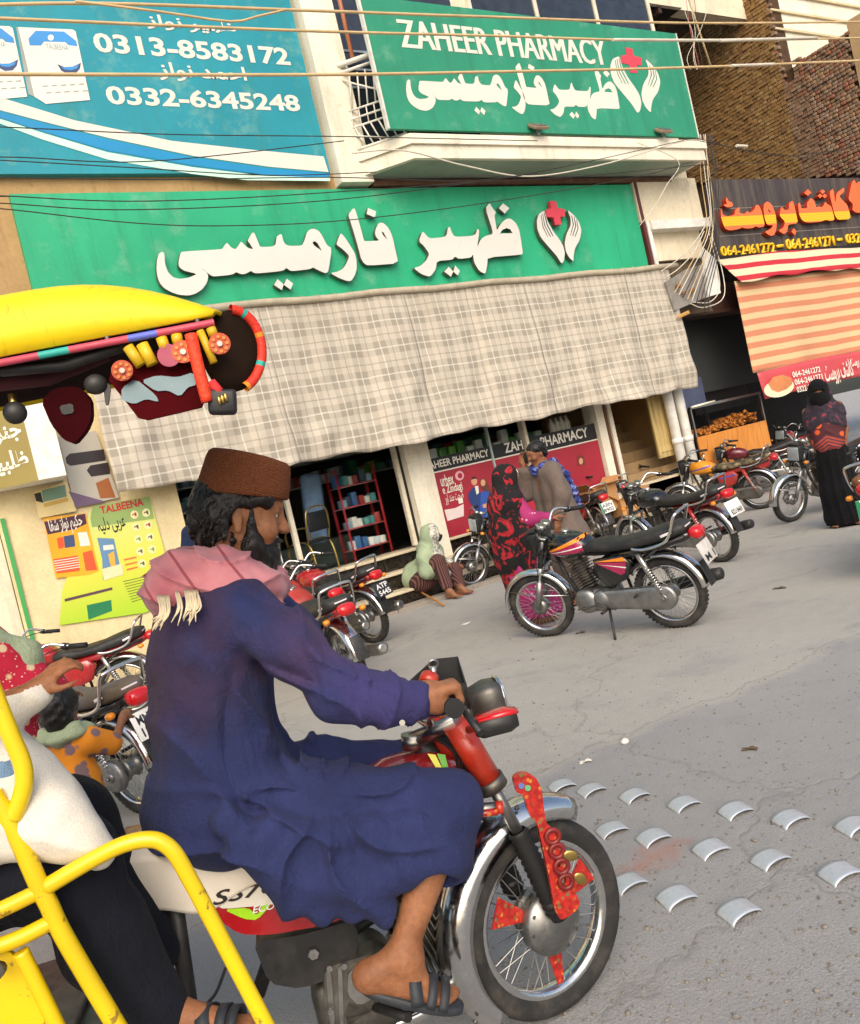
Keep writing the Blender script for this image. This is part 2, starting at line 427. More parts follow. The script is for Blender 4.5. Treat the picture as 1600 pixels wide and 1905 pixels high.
        for _ in range(smooth):
            S = np.zeros_like(V); n = np.zeros(len(V))
            for a in range(4):
                np.add.at(S, Q[:, a], V[Q[:, (a+1) % 4]]+V[Q[:, (a-1) % 4]]); np.add.at(n, Q[:, a], 2)
            V = V*.5+.5*S/np.maximum(n, 1)[:, None]
        me = bpy.data.meshes.new(name); me.vertices.add(len(V)); me.vertices.foreach_set('co', V.ravel().astype(np.float32))
        me.loops.add(len(Q)*4); me.loops.foreach_set('vertex_index', Q.ravel().astype(np.int32)); me.polygons.add(len(Q))
        me.polygons.foreach_set('loop_start', np.arange(0, len(Q)*4, 4, dtype=np.int32))
        me.polygons.foreach_set('use_smooth', np.ones(len(Q), bool)); me.materials.append(m); me.update(); me.validate(); return me
    def obj(s, name, m, parent=None, smooth=1, **kw): return link(name, s.mesh(name, m, smooth), parent, **kw)
def sn(X, f, seed=0):
    """cheap smooth noise for folds"""
    r = np.random.default_rng(seed); o = np.zeros(len(X))
    for i in range(4):
        d = r.normal(size=3); d /= np.linalg.norm(d); o += np.sin(X@(d*f*(1+.6*i))+r.uniform(0, 6.28))/(1+i)
    return o/2
# =====================================================================================
# SETTING: street, pharmacy building, neighbours
# =====================================================================================
YS, YW, YG = 9.85, 9.97, 10.40          # sign plane, upper wall plane, ground-floor shopfront plane
# ---- ground
k = NT('street_concrete')
n1 = k.noise(.5, 8, .6); n2 = k.noise(9, 8, .7); n3 = k.noise(160, 4, .7); n4 = k.noise(1.7, 6, .65, dist=.6)
base = k.ramp(n1, [(.3, lin('#9d9a93')), (.7, lin('#b0aca4'))])
base = k.mix(k.ramp(n2, [(.35, 0.0), (.75, .45)]), base, lin('#bab5ab'))
base = k.mix(k.ramp(n4, [(.52, 0.0), (.70, .35)]), base, lin('#868588'))
grit = k.ramp(n3, [(.30, .48), (.5, 1.0), (.7, 1.25)])
base = k.mix(1.0, base, grit, 'MULTIPLY')
oil = k.noise(.9, 5, .6, dist=1.0); base = k.mix(k.ramp(oil, [(.62, 0.0), (.72, .35)]), base, lin('#6a6866')); ag = k.noise(75, 3, .6); base = k.mix(k.ramp(ag, [(.60, 0.0), (.68, .35)]), base, lin('#c2bdb3')); sp = k.noise(38, 2, .5); base = k.mix(k.ramp(sp, [(.70, 0.0), (.76, .55)]), base, lin('#5c5955'))
# the asphalt carriageway starts beyond an uneven joint line; the forecourt is paler dusty concrete
ja, jb = G(1215, 1345), G(1600, 1178); jd = (jb-ja).normalized(); jn = (jd.y, -jd.x); po = k.sep()
jv = k.math('ADD', k.math('ADD', k.math('MULTIPLY', po[0], jn[0]), k.math('MULTIPLY', po[1], jn[1])), -(ja.x*jn[0]+ja.y*jn[1])+0.0); jv = k.math('ADD', jv, k.math('MULTIPLY', k.math('SUBTRACT', n4, .5), .5))
base = k.mix(k.math('MULTIPLY', k.ramp(jv, [(.0, 0.0), (.12, 1.0)]), .5), base, lin('#86878a')); joint = k.ramp(k.math('ABSOLUTE', jv), [(.0, 1.0), (.02, 0.0)]); base = k.mix(k.math('MULTIPLY', joint, .35), base, lin('#6d6a66'))
vor = k.n('ShaderNodeTexVoronoi', feature='DISTANCE_TO_EDGE'); vor.inputs['Scale'].default_value = .33
wn = k.n('ShaderNodeTexNoise'); wn.inputs['Scale'].default_value = 3.0; wn.inputs['Detail'].default_value = 6; k.l(k.tc(), wn.inputs['Vector'])
vm = k.n('ShaderNodeVectorMath', operation='MULTIPLY_ADD'); k.l(wn.outputs['Color'], vm.inputs[0]); vm.inputs[1].default_value = (.6, .6, 0); k.l(k.tc(), vm.inputs[2]); k.l(vm.outputs[0], vor.inputs['Vector'])
crack = k.ramp(vor.outputs['Distance'], [(0.0, .0), (.006, 1.0)])
base = k.mix(k.math('MULTIPLY', k.math('SUBTRACT', 1.0, crack), .28), base, lin('#6f6b67'))
# a brick-red powder stain beside the road studs
st = G(1212, 1597); vd = k.n('ShaderNodeVectorMath', operation='DISTANCE'); k.l(k.mapping((1, 2.0, 1), loc=(-st.x, -st.y*2.0, 0)), vd.inputs[0]); vd.inputs[1].default_value = (0, 0, 0)
sn_ = k.math('ADD', vd.outputs['Value'], k.math('MULTIPLY', k.math('SUBTRACT', n2, .5), .5))
base = k.mix(k.math('MULTIPLY', k.ramp(sn_, [(.02, 1.0), (.20, 0.0)]), .55), base, lin('#b06a4c'))
k.col(base); k.set(.92, 0, .3)
hb = k.math('ADD', k.math('MULTIPLY', n3, .35), k.math('ADD', k.math('MULTIPLY', n2, .5), k.math('MULTIPLY', crack, .25)))
k.bump(k.math('ADD', hb, k.math('MULTIPLY', ag, .4)), .75, .02); M_street = k.m
g = MB(); g.grid(lambda u, v: (-150+300*u, -150+300*v, 0), 2, 2, sm=False); struct('ground', g, M_street)

# ---- plasters and paints
def plaster(name, c, stain='#6d5a42', sa=.5, rough=.9, streak=True):
    k = NT(name); c = lin(c)
    n = k.noise(1.3, 8, .65); f = k.noise(30, 6, .7)
    b = k.ramp(n, [(.3, tuple(x*.82 for x in c)), (.7, tuple(min(1, x*1.1) for x in c))])
    b = k.mix(1.0, b, k.ramp(f, [(.3, .88), (.7, 1.06)]), 'MULTIPLY')
    if streak:
        s = k.noise(3.5, 6, .7, vec=k.mapping((1, 1, .12))); b = k.mix(k.math('MULTIPLY', k.ramp(s, [(.52, 0.0), (.75, 1.0)]), sa), b, lin(stain))
    p = k.noise(2.2, 9, .75, dist=.5); b = k.mix(k.math('MULTIPLY', k.ramp(p, [(.60, 0.0), (.68, 1.0)]), sa*.8), b, lin(stain))
    k.col(b); k.set(rough, 0, .3); k.bump(k.math('ADD', f, p), .35, .006); return k.m
M_cream = plaster('cream_plaster', '#e6d9bd'); M_cream2 = plaster('pale_paint_plaster', '#ece4cf', '#8b7a5d', .35)
M_tan = plaster('tan_plaster', '#b59466', '#6b4f30', .6); M_yel = plaster('yellowed_plaster', '#e6d3a4', '#a98d5b', .35)
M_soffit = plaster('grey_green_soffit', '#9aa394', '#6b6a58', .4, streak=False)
M_white = mat('white_paint', '#e8e6de', .55, var=.06, dirt='#a39c8c', dirta=.5, dscale=4)
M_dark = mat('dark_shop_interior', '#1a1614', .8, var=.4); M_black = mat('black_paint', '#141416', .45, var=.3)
M_wood = None
def wood(name, c, c2, rough=.5, sc=(3, 3, 40), rot=(0, 0, 0)):
    k = NT(name); n = k.noise(1.0, 6, .6, vec=k.mapping(sc, rot), dist=1.2)
    k.col(k.ramp(n, [(.3, lin(c)), (.7, lin(c2))])); k.set(rough, 0, .4); k.bump(n, .15, .003); return k.m
M_door = wood('weathered_yellow_door_wood', '#a58a52', '#cdb57c', .7, (12, 12, 1.2)); M_plank = wood('orange_varnished_plank', '#b9722c', '#d79246', .35, (14, 14, 1.5))
M_glass = None
k = NT('shop_glass'); k.col((.75, .82, .8)); k.set(.03, 0, .5, trans=1.0); k.b.inputs['IOR'].default_value = 1.05; k.b.inputs['Alpha'].default_value = .35; M_glass = k.m
M_steel = mat('brushed_steel', '#b9b7b2', .3, 1.0, var=.1); M_gold = mat('brassy_steel', '#b79b5a', .3, 1.0, var=.1)
M_alum = mat('cream_window_frame', '#dcd2bb', .5, var=.08, dirt='#8d7f66', dirta=.4)
M_tint = mat('tinted_window_glass', '#2b3038', .12, 0, var=.3, spec=.7)

# ---- pharmacy building
bld = thing('pharmacy_building', 'cream plastered two storey shop building with chamfered balcony above green signs', 'building', (0, 0, 0))
W = MB()
XL, XR = -6.0, 13.05
W.bbox((XL, YW, 4.3), (XR, YW+.3, 12.5))                 # upper wall
W.bbox((-6, 10.05, 0), (1.02, 10.6, 4.3)); 
W.obj('upper_wall', M_cream, bld)
b = MB().bbox((XL, YW-.05, 5.58), (6.0, YW, 5.80)); b.obj('wall_band', M_tan, bld)
b = MB().bbox((XL, YW-.045, 4.2), (1.93, YW, 5.575)); b.obj('wall_patch', M_tan, bld)
x0, z0 = xz(548, 0, YS); 
b = MB().bbox((5.93, YS-.12, 5.62), (6.42, YW, 12)); b.obj('pilaster', M_cream2, bld)      # pale strip beside the teal board
# balcony slab with chamfered end
yb = 9.2; A = onY(762, 250, yb); Bx = 12.62; zt = A.z; P2 = Vector((6.05, YW+.05, zt))
def slab(z0, z1, grow):
    m = MB(); pts = [(P2.x-grow, YW+.02), (A.x-grow*.6, yb-grow), (Bx+grow, yb-grow), (Bx+grow, YW+.02)]
    V = [(x, y, z) for z in (z0, z1) for x, y in pts]
    return m.add(V, [(3, 2, 1, 0), (4, 5, 6, 7), (0, 1, 5, 4), (1, 2, 6, 5), (2, 3, 7, 6), (3, 0, 4, 7)])
zs = zt-.31
slab(zt-.13, zt, .04).obj('balcony_ledge', M_cream2, bld)
slab(zs, zt-.133, 0).obj('balcony_slab', M_cream2, bld)
m = MB(); i = .07; pts = [(P2.x+i+.1, YW), (A.x+i*.5, yb+i), (Bx-i, yb+i), (Bx-i, YW)]
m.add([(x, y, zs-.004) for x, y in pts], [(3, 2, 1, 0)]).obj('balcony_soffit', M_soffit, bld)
MB().bbox((6.45, YW-.16, 5.60), (Bx-.2, YW-.005, zs-.03)).obj('dark_drip_beam', mat('rusty_beam', '#6b4a36', .8, var=.3, dirt='#2e2019'), bld)
# right-hand cream bay under the balcony, beam below it and shopfront jamb
x0, z0 = xz(1172, 335, YS); x1, z1 = xz(1325, 400, YS)
MB().bbox((11.46, YS-.03, 4.93), (13.05, YW-.002, 5.66)).obj('bay_panel', M_cream, bld)
MB().bbox((11.62, YS-.10, 4.78), (13.10, YW, 4.93)).obj('bay_beam', M_white, bld)
MB().bbox((11.56, YS-.05, 4.2), (11.64, YW, 4.935)).obj('sign_jamb', M_white, bld)
MB().bbox((11.48, YS-.04, 4.2), (11.545, YW-.003, 5.62)).obj('sign_end_strip', mat('maroon_strip', '#5a2b27', .6), bld)
# upper windows behind the signboard
def window(x0, x1, z0, z1, y, n, parent):
    f = MB(); t = .07
    f.bbox((x0, y-.05, z0), (x1, y-.002, z0+t)); f.bbox((x0, y-.05, z1-t), (x1, y-.002, z1))
    for i in range(n+1):
        xx = x0+(x1-x0-t)*i/n; f.bbox((xx, y-.055, z0+t), (xx+t, y-.002, z1-t))
    w = f.obj('window_frame', M_alum, parent)
    for i in range(n):
        xa = x0+(x1-x0-t)*i/n+t; xb = x0+(x1-x0-t)*(i+1)/n
        MB().bbox((xa, y-.03, z0+t), (xb, y-.003, z1-t)).obj('pane', M_tint, w)
window(8.9, 13.0, 7.75, 9.6, YW, 3, bld)
MB().bbox((6.45, YW-.02, 6.2), (8.6, YW-.003, 9.6)).obj('balcony_door_recess', M_tint, bld)
for i, z in enumerate((7.0, 7.25, 7.5)): MB().bbox((6.44, YW-.035, z), (8.6, YW-.022, z+.03)).obj('shutter_rail', mat('pale_blue_shutter', '#8f9aa6', .5), bld)
a = onY(630, 0, 9.6); b_ = onY(657, 112, 9.6); MB().tube([a+Vector((.02, 0, .6)), b_], .028, 8).obj('copper_downpipe', mat('copper_pipe', '#b26d46', .5, var=.2), bld)
# balcony railing at the chamfered end
rl = thing('balcony_railing', 'white welded railing with slanted bars at the balcony end', 'railing')
C0 = Vector((A.x, yb+.05, zt)); C1 = Vector((P2.x+.02, YW-.02, zt)); M_rail = mat('white_rail_paint', '#d9d5ca', .5, var=.08, dirt='#8a7b66')
def rp(t, z): return C1.lerp(C0, t)+Vector((0, 0, z))
for z, r in ((1.16, .035), (1.06, .022), (.55, .014), (.44, .014), (.33, .014), (.04, .02)): MB().cyl(rp(0, z), rp(1.0, z), r, n=8).obj('rail', M_rail, rl)
for i in range(9): MB().cyl(rp(i/9+.02, .55), rp(i/9+.09, 1.0), .011, n=6).obj('bar', M_rail, rl)
for i in range(9): MB().cyl(rp(i/9+.09, .04), rp(i/9+.0, .33), .011, n=6).obj('bar', M_rail, rl)
for i in range(10): MB().cyl(rp(i/9.3, .33), rp(i/9.3+.01, .55), .009, n=6).obj('bar', M_rail, rl)
MB().cyl(rp(.25, 1.0), rp(1.0, .55), .012, n=6).obj('bar', M_rail, rl); MB().cyl(rp(0, .33), rp(.8, .04), .012, n=6).obj('bar', M_rail, rl)

# ---- ground floor: shop opening, pillars, steps
sh = thing('pharmacy_shopfront', 'ground floor pharmacy front with glass panes and cream pillars under the awning', 'shopfront')
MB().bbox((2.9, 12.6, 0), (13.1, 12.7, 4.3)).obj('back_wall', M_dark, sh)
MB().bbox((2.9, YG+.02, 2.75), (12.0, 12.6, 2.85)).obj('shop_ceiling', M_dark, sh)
MB().bbox((2.9, YG+.02, .60), (10.1, 12.6, .66)).obj('shop_floor', mat('shop_floor_tile', '#4a4742', .4), sh)
MB().bbox((1.03, 10.05, 0), (2.95, 10.6, 4.25)).obj('side_wall', M_yel, sh)
MB().bbox((2.9, YG-.05, 2.75), (11.74, YG+.1, 4.25)).obj('lintel_wall', M_cream, sh)
for x0, x1, y0 in ((6.22, 6.62, 10.25), (9.96, 10.13, 10.3)): MB().bbox((x0, y0, .02), (x1, y0+.3, 2.75)).obj('pillar', M_cream2, sh)
MB().bbox((10.15, 10.30, .5), (10.2, 10.5, 2.75)).obj('pillar_trim', mat('brown_wood_trim', '#6a4229', .5), sh)
MB().bbox((10.22, 10.28, .1), (10.30, 10.5, 2.75)).obj('pillar_trim', M_cream2, sh)
# glass panes of the show window
for x0, x1 in ((3.0, 4.38), (4.44, 6.12)):
    MB().bbox((x0, YG+.02, .72), (x1, YG+.03, 2.75)).obj('glass_pane', M_glass, sh)
for x in (2.96, 4.38, 6.12): MB().bbox((x, YG-.01, .72), (x+.06, YG+.06, 2.75)).obj('mullion', M_alum, sh)
MB().bbox((6.18, YG-.02, .72), (6.215, YG+.03, 2.75)).obj('mullion', M_black, sh)
# steps: cream treads with a lip over dark marble risers
M_marble = None
k = NT('black_speckled_marble'); nz = k.noise(7, 9, .75, dist=1.5); k.col(k.ramp(nz, [(.45, lin('#17130f')), (.62, lin('#3a322b')), (.75, lin('#8d8375'))])); k.set(.25, 0, .5); M_marble = k.m
M_tread = plaster('tread_stone', '#cdbfa3', '#6d604b', .45, .7)
stp = MB().bbox((2.0, 9.90, 0), (11.9, YG-.05, .19)); steps = struct('steps', stp, M_marble)
for i, (y, z, dx) in enumerate(((9.86, .19, 0), (10.12, .42, 0), (10.36, .655, 0))):
    if i: MB().bbox((2.0+.01*i, y+.04, .015), (11.9-.01*i, 10.7+i*.01, z)).obj('riser_block', M_marble, steps)
    xs = [2.0, 3.45, 4.95, 6.4, 7.9, 9.4, 10.7, 11.92]
    for a_, b_ in zip(xs, xs[1:]): MB().bevbox(((a_+b_)/2, y+.20, z+.02), (b_-a_-.006, .42 if i < 2 else .5, .038), .008).obj('tread', M_tread, steps)
kb = MB()
for i in range(9): kb.bbox((1.6+i*1.2, 9.60, 0), (2.79+i*1.2, 9.84, .05+.004*(i % 2)))
kb.obj('pavement_strip', plaster('worn_kerb_concrete', '#9a9184', '#5c554b', .5, streak=False), None, kind='structure')

# ---- stairwell with painted wooden door leaf and white drain pipes
sw = thing('stairwell', 'narrow stairwell entrance with rough stone steps beside the pharmacy', 'stairwell')
MB().bbox((10.32, 12.0, 0), (11.95, 12.1, 2.75)).obj('back_wall', M_tan, sw)
MB().bbox((10.30, YG, .05), (10.34, 12.0, 2.75)).obj('side_wall', M_tan, sw); MB().bbox((11.9, YG, .05), (11.94, 12.0, 2.75)).obj('side_wall', M_tan, sw)
for i in range(6): MB().bbox((10.345, YG+.12+i*.24, .7+.18*i), (11.895, YG+.36+i*.24+.02, .88+.18*i)).obj('stair_step', plaster('stair_stone', '#a08560', '#4d3d28', .7) if i == 0 else bpy.data.materials['stair_stone'], sw)
k = NT('crazy_paved_stone'); vv = k.n('ShaderNodeTexVoronoi', feature='DISTANCE_TO_EDGE'); vv.inputs['Scale'].default_value = 5; k.l(k.tc(), vv.inputs['Vector'])
k.col(k.mix(k.ramp(vv.outputs['Distance'], [(0.0, 1.0), (.05, 0.0)]), lin('#a98e63'), lin('#4d3c27'))); k.set(.85); k.bump(vv.outputs['Distance'], .4, .01); M_crazy = k.m
MB().bbox((10.32, YG+.0, .3), (11.9, YG+.115, .70)).obj('threshold_riser', M_crazy, sw)
MB().bbox((10.30, YG-.14, .66), (11.95, YG-.005, .70)).obj('threshold', M_tread, sw)
dr = thing('wooden_door', 'open yellowish plank door leaf hung beside the white drain pipes', 'door')
xa, za = xz(1212, 770, 10.3); xb, zb = xz(1262, 845, 10.3)
for i in range(5): MB().bevbox((11.22+.112*i, 10.30, 1.65), (.108, .035, 1.25), .004).obj('plank', M_door, dr)
for z in (1.12, 2.1): MB().bbox((11.16, 10.268, z), (11.73, 10.280, z+.10)).obj('batten', M_door, dr)
MB().bbox((11.155, 10.262, 1.06), (11.2, 10.2815, 2.26)).obj('stile', M_door, dr)
for i, px in enumerate((1256, 1276)):
    x, z = xz(px, 800, 10.15)
    pp = MB().cyl((x, 10.15, .03), (x, 10.15, 4.2), .085, n=20); 
    t = thing('drain_pipe', 'white plastic drain pipe by the wooden door' if i == 0 else 'white plastic drain pipe at the fried food shop corner', 'pipe')
    pp.obj('pipe', M_white, t)
    for z in (1.2, 2.6): MB().cyl((x, 10.15, z), (x, 10.15, z+.09), .096, n=20).obj('collar', M_white, t)

# ---- shop interior behind the glass: shelving, stock, chairs
srk = thing('red_wire_rack', 'red metal display rack with packets inside the shop window', 'rack')
M_red = mat('red_enamel', '#b3242a', .4)
for x in (5.35, 5.95):
    for y in (10.75, 11.05): MB().cyl((x, y, .66), (x, y, 2.0), .014, n=6).obj('post', M_red, srk)
for z in (.85, 1.15, 1.45, 1.75):
    for y in (10.75, 11.05): MB().cyl((5.35, y, z), (5.95, y, z), .010, n=6).obj('rail', M_red, srk)
    MB().bbox((5.35, 10.75, z-.012), (5.95, 11.05, z-.002)).obj('shelf', M_steel, srk)
pcols = ['#2f5c8c', '#b9c4c9', '#20384f', '#a33b34', '#d8d6cc', '#4c8a86', '#7d9aab']
for z in (.85, 1.15, 1.45, 1.75):
    for i in range(6):
        h = random.uniform(.10, .2); c = random.choice(pcols)
        MB().bevbox((5.41+i*.096, 10.9+random.uniform(-.05, .03), z+h/2), (.082, .12, h), .006, rot=(0, 0, random.uniform(-.2, .2))).obj('packet', mat('packet_'+c[1:], c, .4), None, label='small packet standing on the red rack in the shop window', cat='packet', group='packets on the red rack')
def chair(x, y, rz, m, lab):
    t = thing('steel_chair', lab, 'chair', (x, y, .66), rz, 'steel chairs in the shop window')
    for s in (-1, 1):
        MB().tube([(.2*s, -.22, 0), (.2*s, -.2, .43), (.2*s, .18, .44), (.2*s, .25, 0)], .013, 8, smooth_path=5).obj('leg', m, t)
        MB().tube([(.2*s, .18, .44), (.21*s, .24, .7), (.17*s, .26, .88), (0, .27, .92)], .012, 8, smooth_path=5).obj('back_frame', m, t)
        MB().tube([(.21*s, -.2, .44), (.24*s, -.15, .64), (.23*s, .1, .67), (.21*s, .23, .66)], .011, 8, smooth_path=5).obj('armrest', m, t)
    MB().bevbox((0, -.01, .455), (.42, .42, .035), .015).obj('seat', M_black, t); MB().bevbox((0, .245, .72), (.36, .03, .26), .012).obj('backrest', M_black, t)
chair(4.72, 10.72, R(200), M_gold, 'brass coloured tube chair behind the shop glass beside the rack')
chair(4.15, 10.95, R(160), M_steel, 'steel tube chair behind the shop glass next to the brass one')
cn = thing('glass_counter', 'dim glass display counter deep inside the pharmacy', 'counter')
MB().bbox((3.1, 11.8, .66), (5.9, 12.2, 1.05)).obj('plinth', mat('grey_green_laminate', '#52605c', .4), cn); MB().bbox((3.1, 11.8, 1.06), (5.9, 12.2, 1.6)).obj('glass_box', M_glass, cn)
for j, z in enumerate((1.9, 2.25, 2.6)):
    s_ = MB().bbox((3.0, 12.3, z), (9.9, 12.58, z+.02)).obj('wall_shelf', M_steel, None, label=('lowest', 'middle', 'top')[j]+' stock shelf on the back wall of the pharmacy', cat='shelf')
    for i in range(40):
        h = random.uniform(.1, .26); c = random.choice(pcols+['#5fae3b', '#dfe3e0', '#1e7a4a'])
        MB().bevbox((3.1+i*.17, 12.42, z+.02+h/2), (random.uniform(.09, .15), .14, h), .006).obj('medicine_box', mat('packet_'+c[1:], c, .4), None, label='medicine box on the back shelves of the pharmacy', cat='box', group='medicine boxes on the back shelves')
MB().bevbox((4.6, 11.3, 1.95), (.10, .05, .75), .02, rot=(0, .35, 0)).obj('green_banner_strip', mat('lime_green_print', '#7ec225', .4), None, label='lime green strip hanging inside the shop window', cat='strip')
MB().bevbox((5.1, 11.15, 1.55), (.3, .16, 1.0), .07, rot=(0, .12, 0)).obj('blue_cloth', mat('pale_blue_cloth', '#7f9cc0', .9, var=.2), None, label='pale blue cloth hanging behind the show window glass', cat='cloth')

# ---- fried food shop to the right
fs = thing('fried_food_shop', 'open fronted single storey fried food shop with dark interior', 'shop')
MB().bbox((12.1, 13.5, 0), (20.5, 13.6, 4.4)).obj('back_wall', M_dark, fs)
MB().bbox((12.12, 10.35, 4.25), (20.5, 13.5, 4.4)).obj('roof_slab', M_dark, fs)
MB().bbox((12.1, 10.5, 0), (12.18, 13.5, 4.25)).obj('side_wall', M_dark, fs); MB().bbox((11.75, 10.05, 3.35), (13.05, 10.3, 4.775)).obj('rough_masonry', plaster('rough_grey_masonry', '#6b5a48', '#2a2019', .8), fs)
k = NT('dark_ribbed_shutter'); w = k.n('ShaderNodeTexWave', wave_type='BANDS', bands_direction='X'); w.inputs['Scale'].default_value = 14; k.l(k.tc(), w.inputs['Vector']); k.col(k.mix(w.outputs['Fac'], lin('#23282b'), lin('#3a4246'))); k.set(.5); k.bump(w.outputs['Fac'], .5, .02)
MB().bbox((12.2, 11.2, 2.0), (16.2, 11.25, 3.5)).obj('shutter', k.m, fs)
M_beam = mat('dark_brown_beam', '#3a221a', .6, var=.3)
MB().bbox((12.16, 10.42, 3.42), (16.0, 10.8, 3.9)).obj('fascia_beam', M_beam, fs); MB().bbox((12.14, 10.36, 3.36), (16.0, 10.8, 3.415)).obj('fascia_lip', M_beam, fs)
MB().bbox((12.2, 10.9, 1.75), (13.4, 10.95, 2.3)).obj('back_panel', mat('slate_blue_board', '#4d5670', .5), fs)
MB().bbox((13.5, 11.3, 1.6), (15.2, 11.4, 2.45)).obj('black_hood', M_black, fs)
ct = thing('food_counter', 'orange plank fronted counter with a glass case of fried snacks', 'counter', (0, 0, 0))
cx0, cx1, cyf = 12.20, 14.20, 10.30
for i in range(7):
    w_ = (cx1-cx0)/7; xc = cx0+w_*(i+.5); t = .14
    V = [(xc-w_/2+.004-.28, cyf, .42), (xc+w_/2-.004-.28, cyf, .42), (xc+w_/2-.004+.02, cyf, 1.22), (xc-w_/2+.004+.02, cyf, 1.22)]
    V = [(min(max(x, cx0), cx1), y, z) for x, y, z in V]; V2 = [(x, y+.025, z) for x, y, z in V]
    MB().add(V+V2, [(0, 1, 2, 3), (7, 6, 5, 4), (0, 4, 5, 1), (1, 5, 6, 2), (2, 6, 7, 3), (3, 7, 4, 0)]).obj('plank', M_plank, ct)
MB().bbox((cx0, cyf+.03, .1), (cx1, cyf+.7, 1.21)).obj('carcass', M_black, ct)
MB().bbox((cx1-.25, cyf+.002, .42), (cx1, cyf+.024, 1.219)).obj('plank', M_plank, ct)
MB().bbox((cx0, cyf+.02, 1.24), (cx1, cyf+.03, 1.72)).obj('case_glass', M_glass, ct)
for x in (cx0, cx1-.03): MB().bbox((x, cyf, 1.222), (x+.03, cyf+.04, 1.76)).obj('case_post', M_steel, ct)
MB().bbox((cx0, cyf-.01, 1.725), (cx1, cyf+.05, 1.77)).obj('case_rail', M_steel, ct); MB().bbox((cx0+.75, cyf+.3, 1.24), (cx0+.8, cyf+.34, 1.74)).obj('case_divider', M_black, ct)
tl = MB().cyl((cx0-.02, cyf-.05, 1.76), (cx0+.62, cyf-.05, 1.78), .018, n=10); tl.obj('light_tube', mat('tube_plastic', '#f4ecd8', .4), ct)
# heap of fried snacks: one part, uncountable pieces
hp = MB()
for i in range(420):
    u = random.random(); x = cx0+.08+u*1.85; h = .05+.16*math.exp(-((u-.75)/.3)**2)+.05*math.sin(u*17)**2; y = cyf+.08+random.random()*.45
    hp.ell((x, y, 1.24+random.random()*h), (random.uniform(.02, .045), random.uniform(.015, .03), random.uniform(.01, .022)), rot=(random.random()*3, random.random()*3, random.random()*3), nu=6, nv=4)
hp.obj('fried_snacks', mat('fried_batter', '#c4762a', .6, var=.45, scale=30), None, label='heap of golden fried snacks inside the counter case', cat='snacks', kind='stuff')

# ---- brick side wall of the building beyond, plastered pillar and pale upper wall
XB = 20.0
br = thing('brick_building', 'bare brown brick side wall of the tall building beyond the food shop', 'building')
yA, yF = 12.05, 10.32; zl = 11.35; zr = 9.25
MB().bbox((XB+.05, yA, 3), (XB+.5, 17.5, 14.5)).obj('brick_wall_core', mat('dark_mortar', '#4a3520', .95, var=.4), br)  # core in its own dark mortar colour, seen as joints between the bricks
MB().bbox((XB+.05, yF, 3), (XB+.5, yA-.001, zr-.15)).obj('brick_wall_core', bpy.data.materials['dark_mortar'], br)
def brickmat(i, c): return mat('raw_brick_%d' % i, c, .95, var=.3, scale=14, bump=.5, bscale=90)
bm_l = [brickmat(i, c) for i, c in enumerate(('#927247', '#84653f', '#9d7d52', '#78593a'))]; bm_r = [brickmat(10+i, c) for i, c in enumerate(('#866a52', '#7d6450', '#927354', '#8f7863', '#8d5c44'))]
bmesh_ = [MB().bevbox((0, 0, 0), (.10, .125 if q else .105, .072), .006, seg=1).mesh('brick') for q in (0, 1)]
for q in bmesh_: q.materials.append(bm_l[0])
cells = []
nr = int((zl-5.3)/.085)
for r in range(nr):
    z = 5.35+r*.085; head = r % 2
    step = .117 if head else .137
    y = yF+.02+(r % 4)*.05
    while y < 16.2:
        left = y > yA-.05
        top = zl if left else zr-.1+(.22 if yF+.3 < y else 0)*0-(.35 if yA-.35 < y < yA else 0)*1.0+random.uniform(-.05, .05)
        # skip places never seen behind the balcony
        if z < top: cells.append((y, z, head, left))
        y += step
def vis(c):
    y, z, _, _ = c; d = np.array([XB, y, z])-_cc; t = d@_fw; px = IW/2+FPX*(d@_cx)/t; py = IH/2+FPX*(d@_cy)/t
    ok = 1245 < px < 1605 and -10 < py < 345 and not (px < 1300+ (py-258)*.2 and py < 262 and px < 1262+py*.19) and py < 340-(px-1320)*.05
    return ok, t
vc = [(vis(c), c) for c in cells]; vc = sorted([(v[1], i, c) for i, (v, c) in enumerate(vc) if v[0]])
rest = MB(); nparts = 0
pick = set(j for j in range(0, len(vc))) ; 
for j, (t, _, (y, z, head, left)) in enumerate(vc):
    dx = random.uniform(-.022, .022); rot = (random.uniform(-.03, .03), 0, random.uniform(-.05, .05)); 
    if j < 300:
        link('brick', bmesh_[0 if head else 1], br, (XB+dx, y+random.uniform(-.005, .005), z), rot, m=random.choice(bm_l if left else bm_r))
    else:
        rest.box((XB+dx, y, z), (.10, (.105 if head else .125)+random.uniform(-.01, .006), .072+random.uniform(-.006, .004)), rot=rot)
k = NT('raw_brick_mass'); g_ = k.n('ShaderNodeNewGeometry'); pos = k.sep(g_.outputs['Position'])
c_ = k.ramp(g_.outputs['Random Per Island'], [(0.0, lin('#78593a')), (.35, lin('#927247')), (.7, lin('#84653f')), (1.0, lin('#a08257'))])
d_ = k.ramp(g_.outputs['Random Per Island'], [(0.0, lin('#7d6450')), (.5, lin('#866a52')), (.85, lin('#8f7863')), (1.0, lin('#8d5c44'))])
k.col(k.mix(k.math('LESS_THAN', pos[1], yA), c_, d_)); k.set(.95, 0, .2); k.bump(k.noise(40, 5), .5, .01)
rest.obj('bricks', k.m, br, kind='stuff')
MB().bbox((XB-.06, yF-.42, 3), (XB+.5, yF-.005, zr+.08)).obj('corner_pillar', plaster('bare_plaster', '#b99b72', '#7a5b3a', .4), br)
MB().bbox((XB+.03, 12.06, 3), (32, 12.35, 14)).obj('pale_upper_wall', plaster('pale_wall', '#efe6cf', '#cbbb98', .2), br)
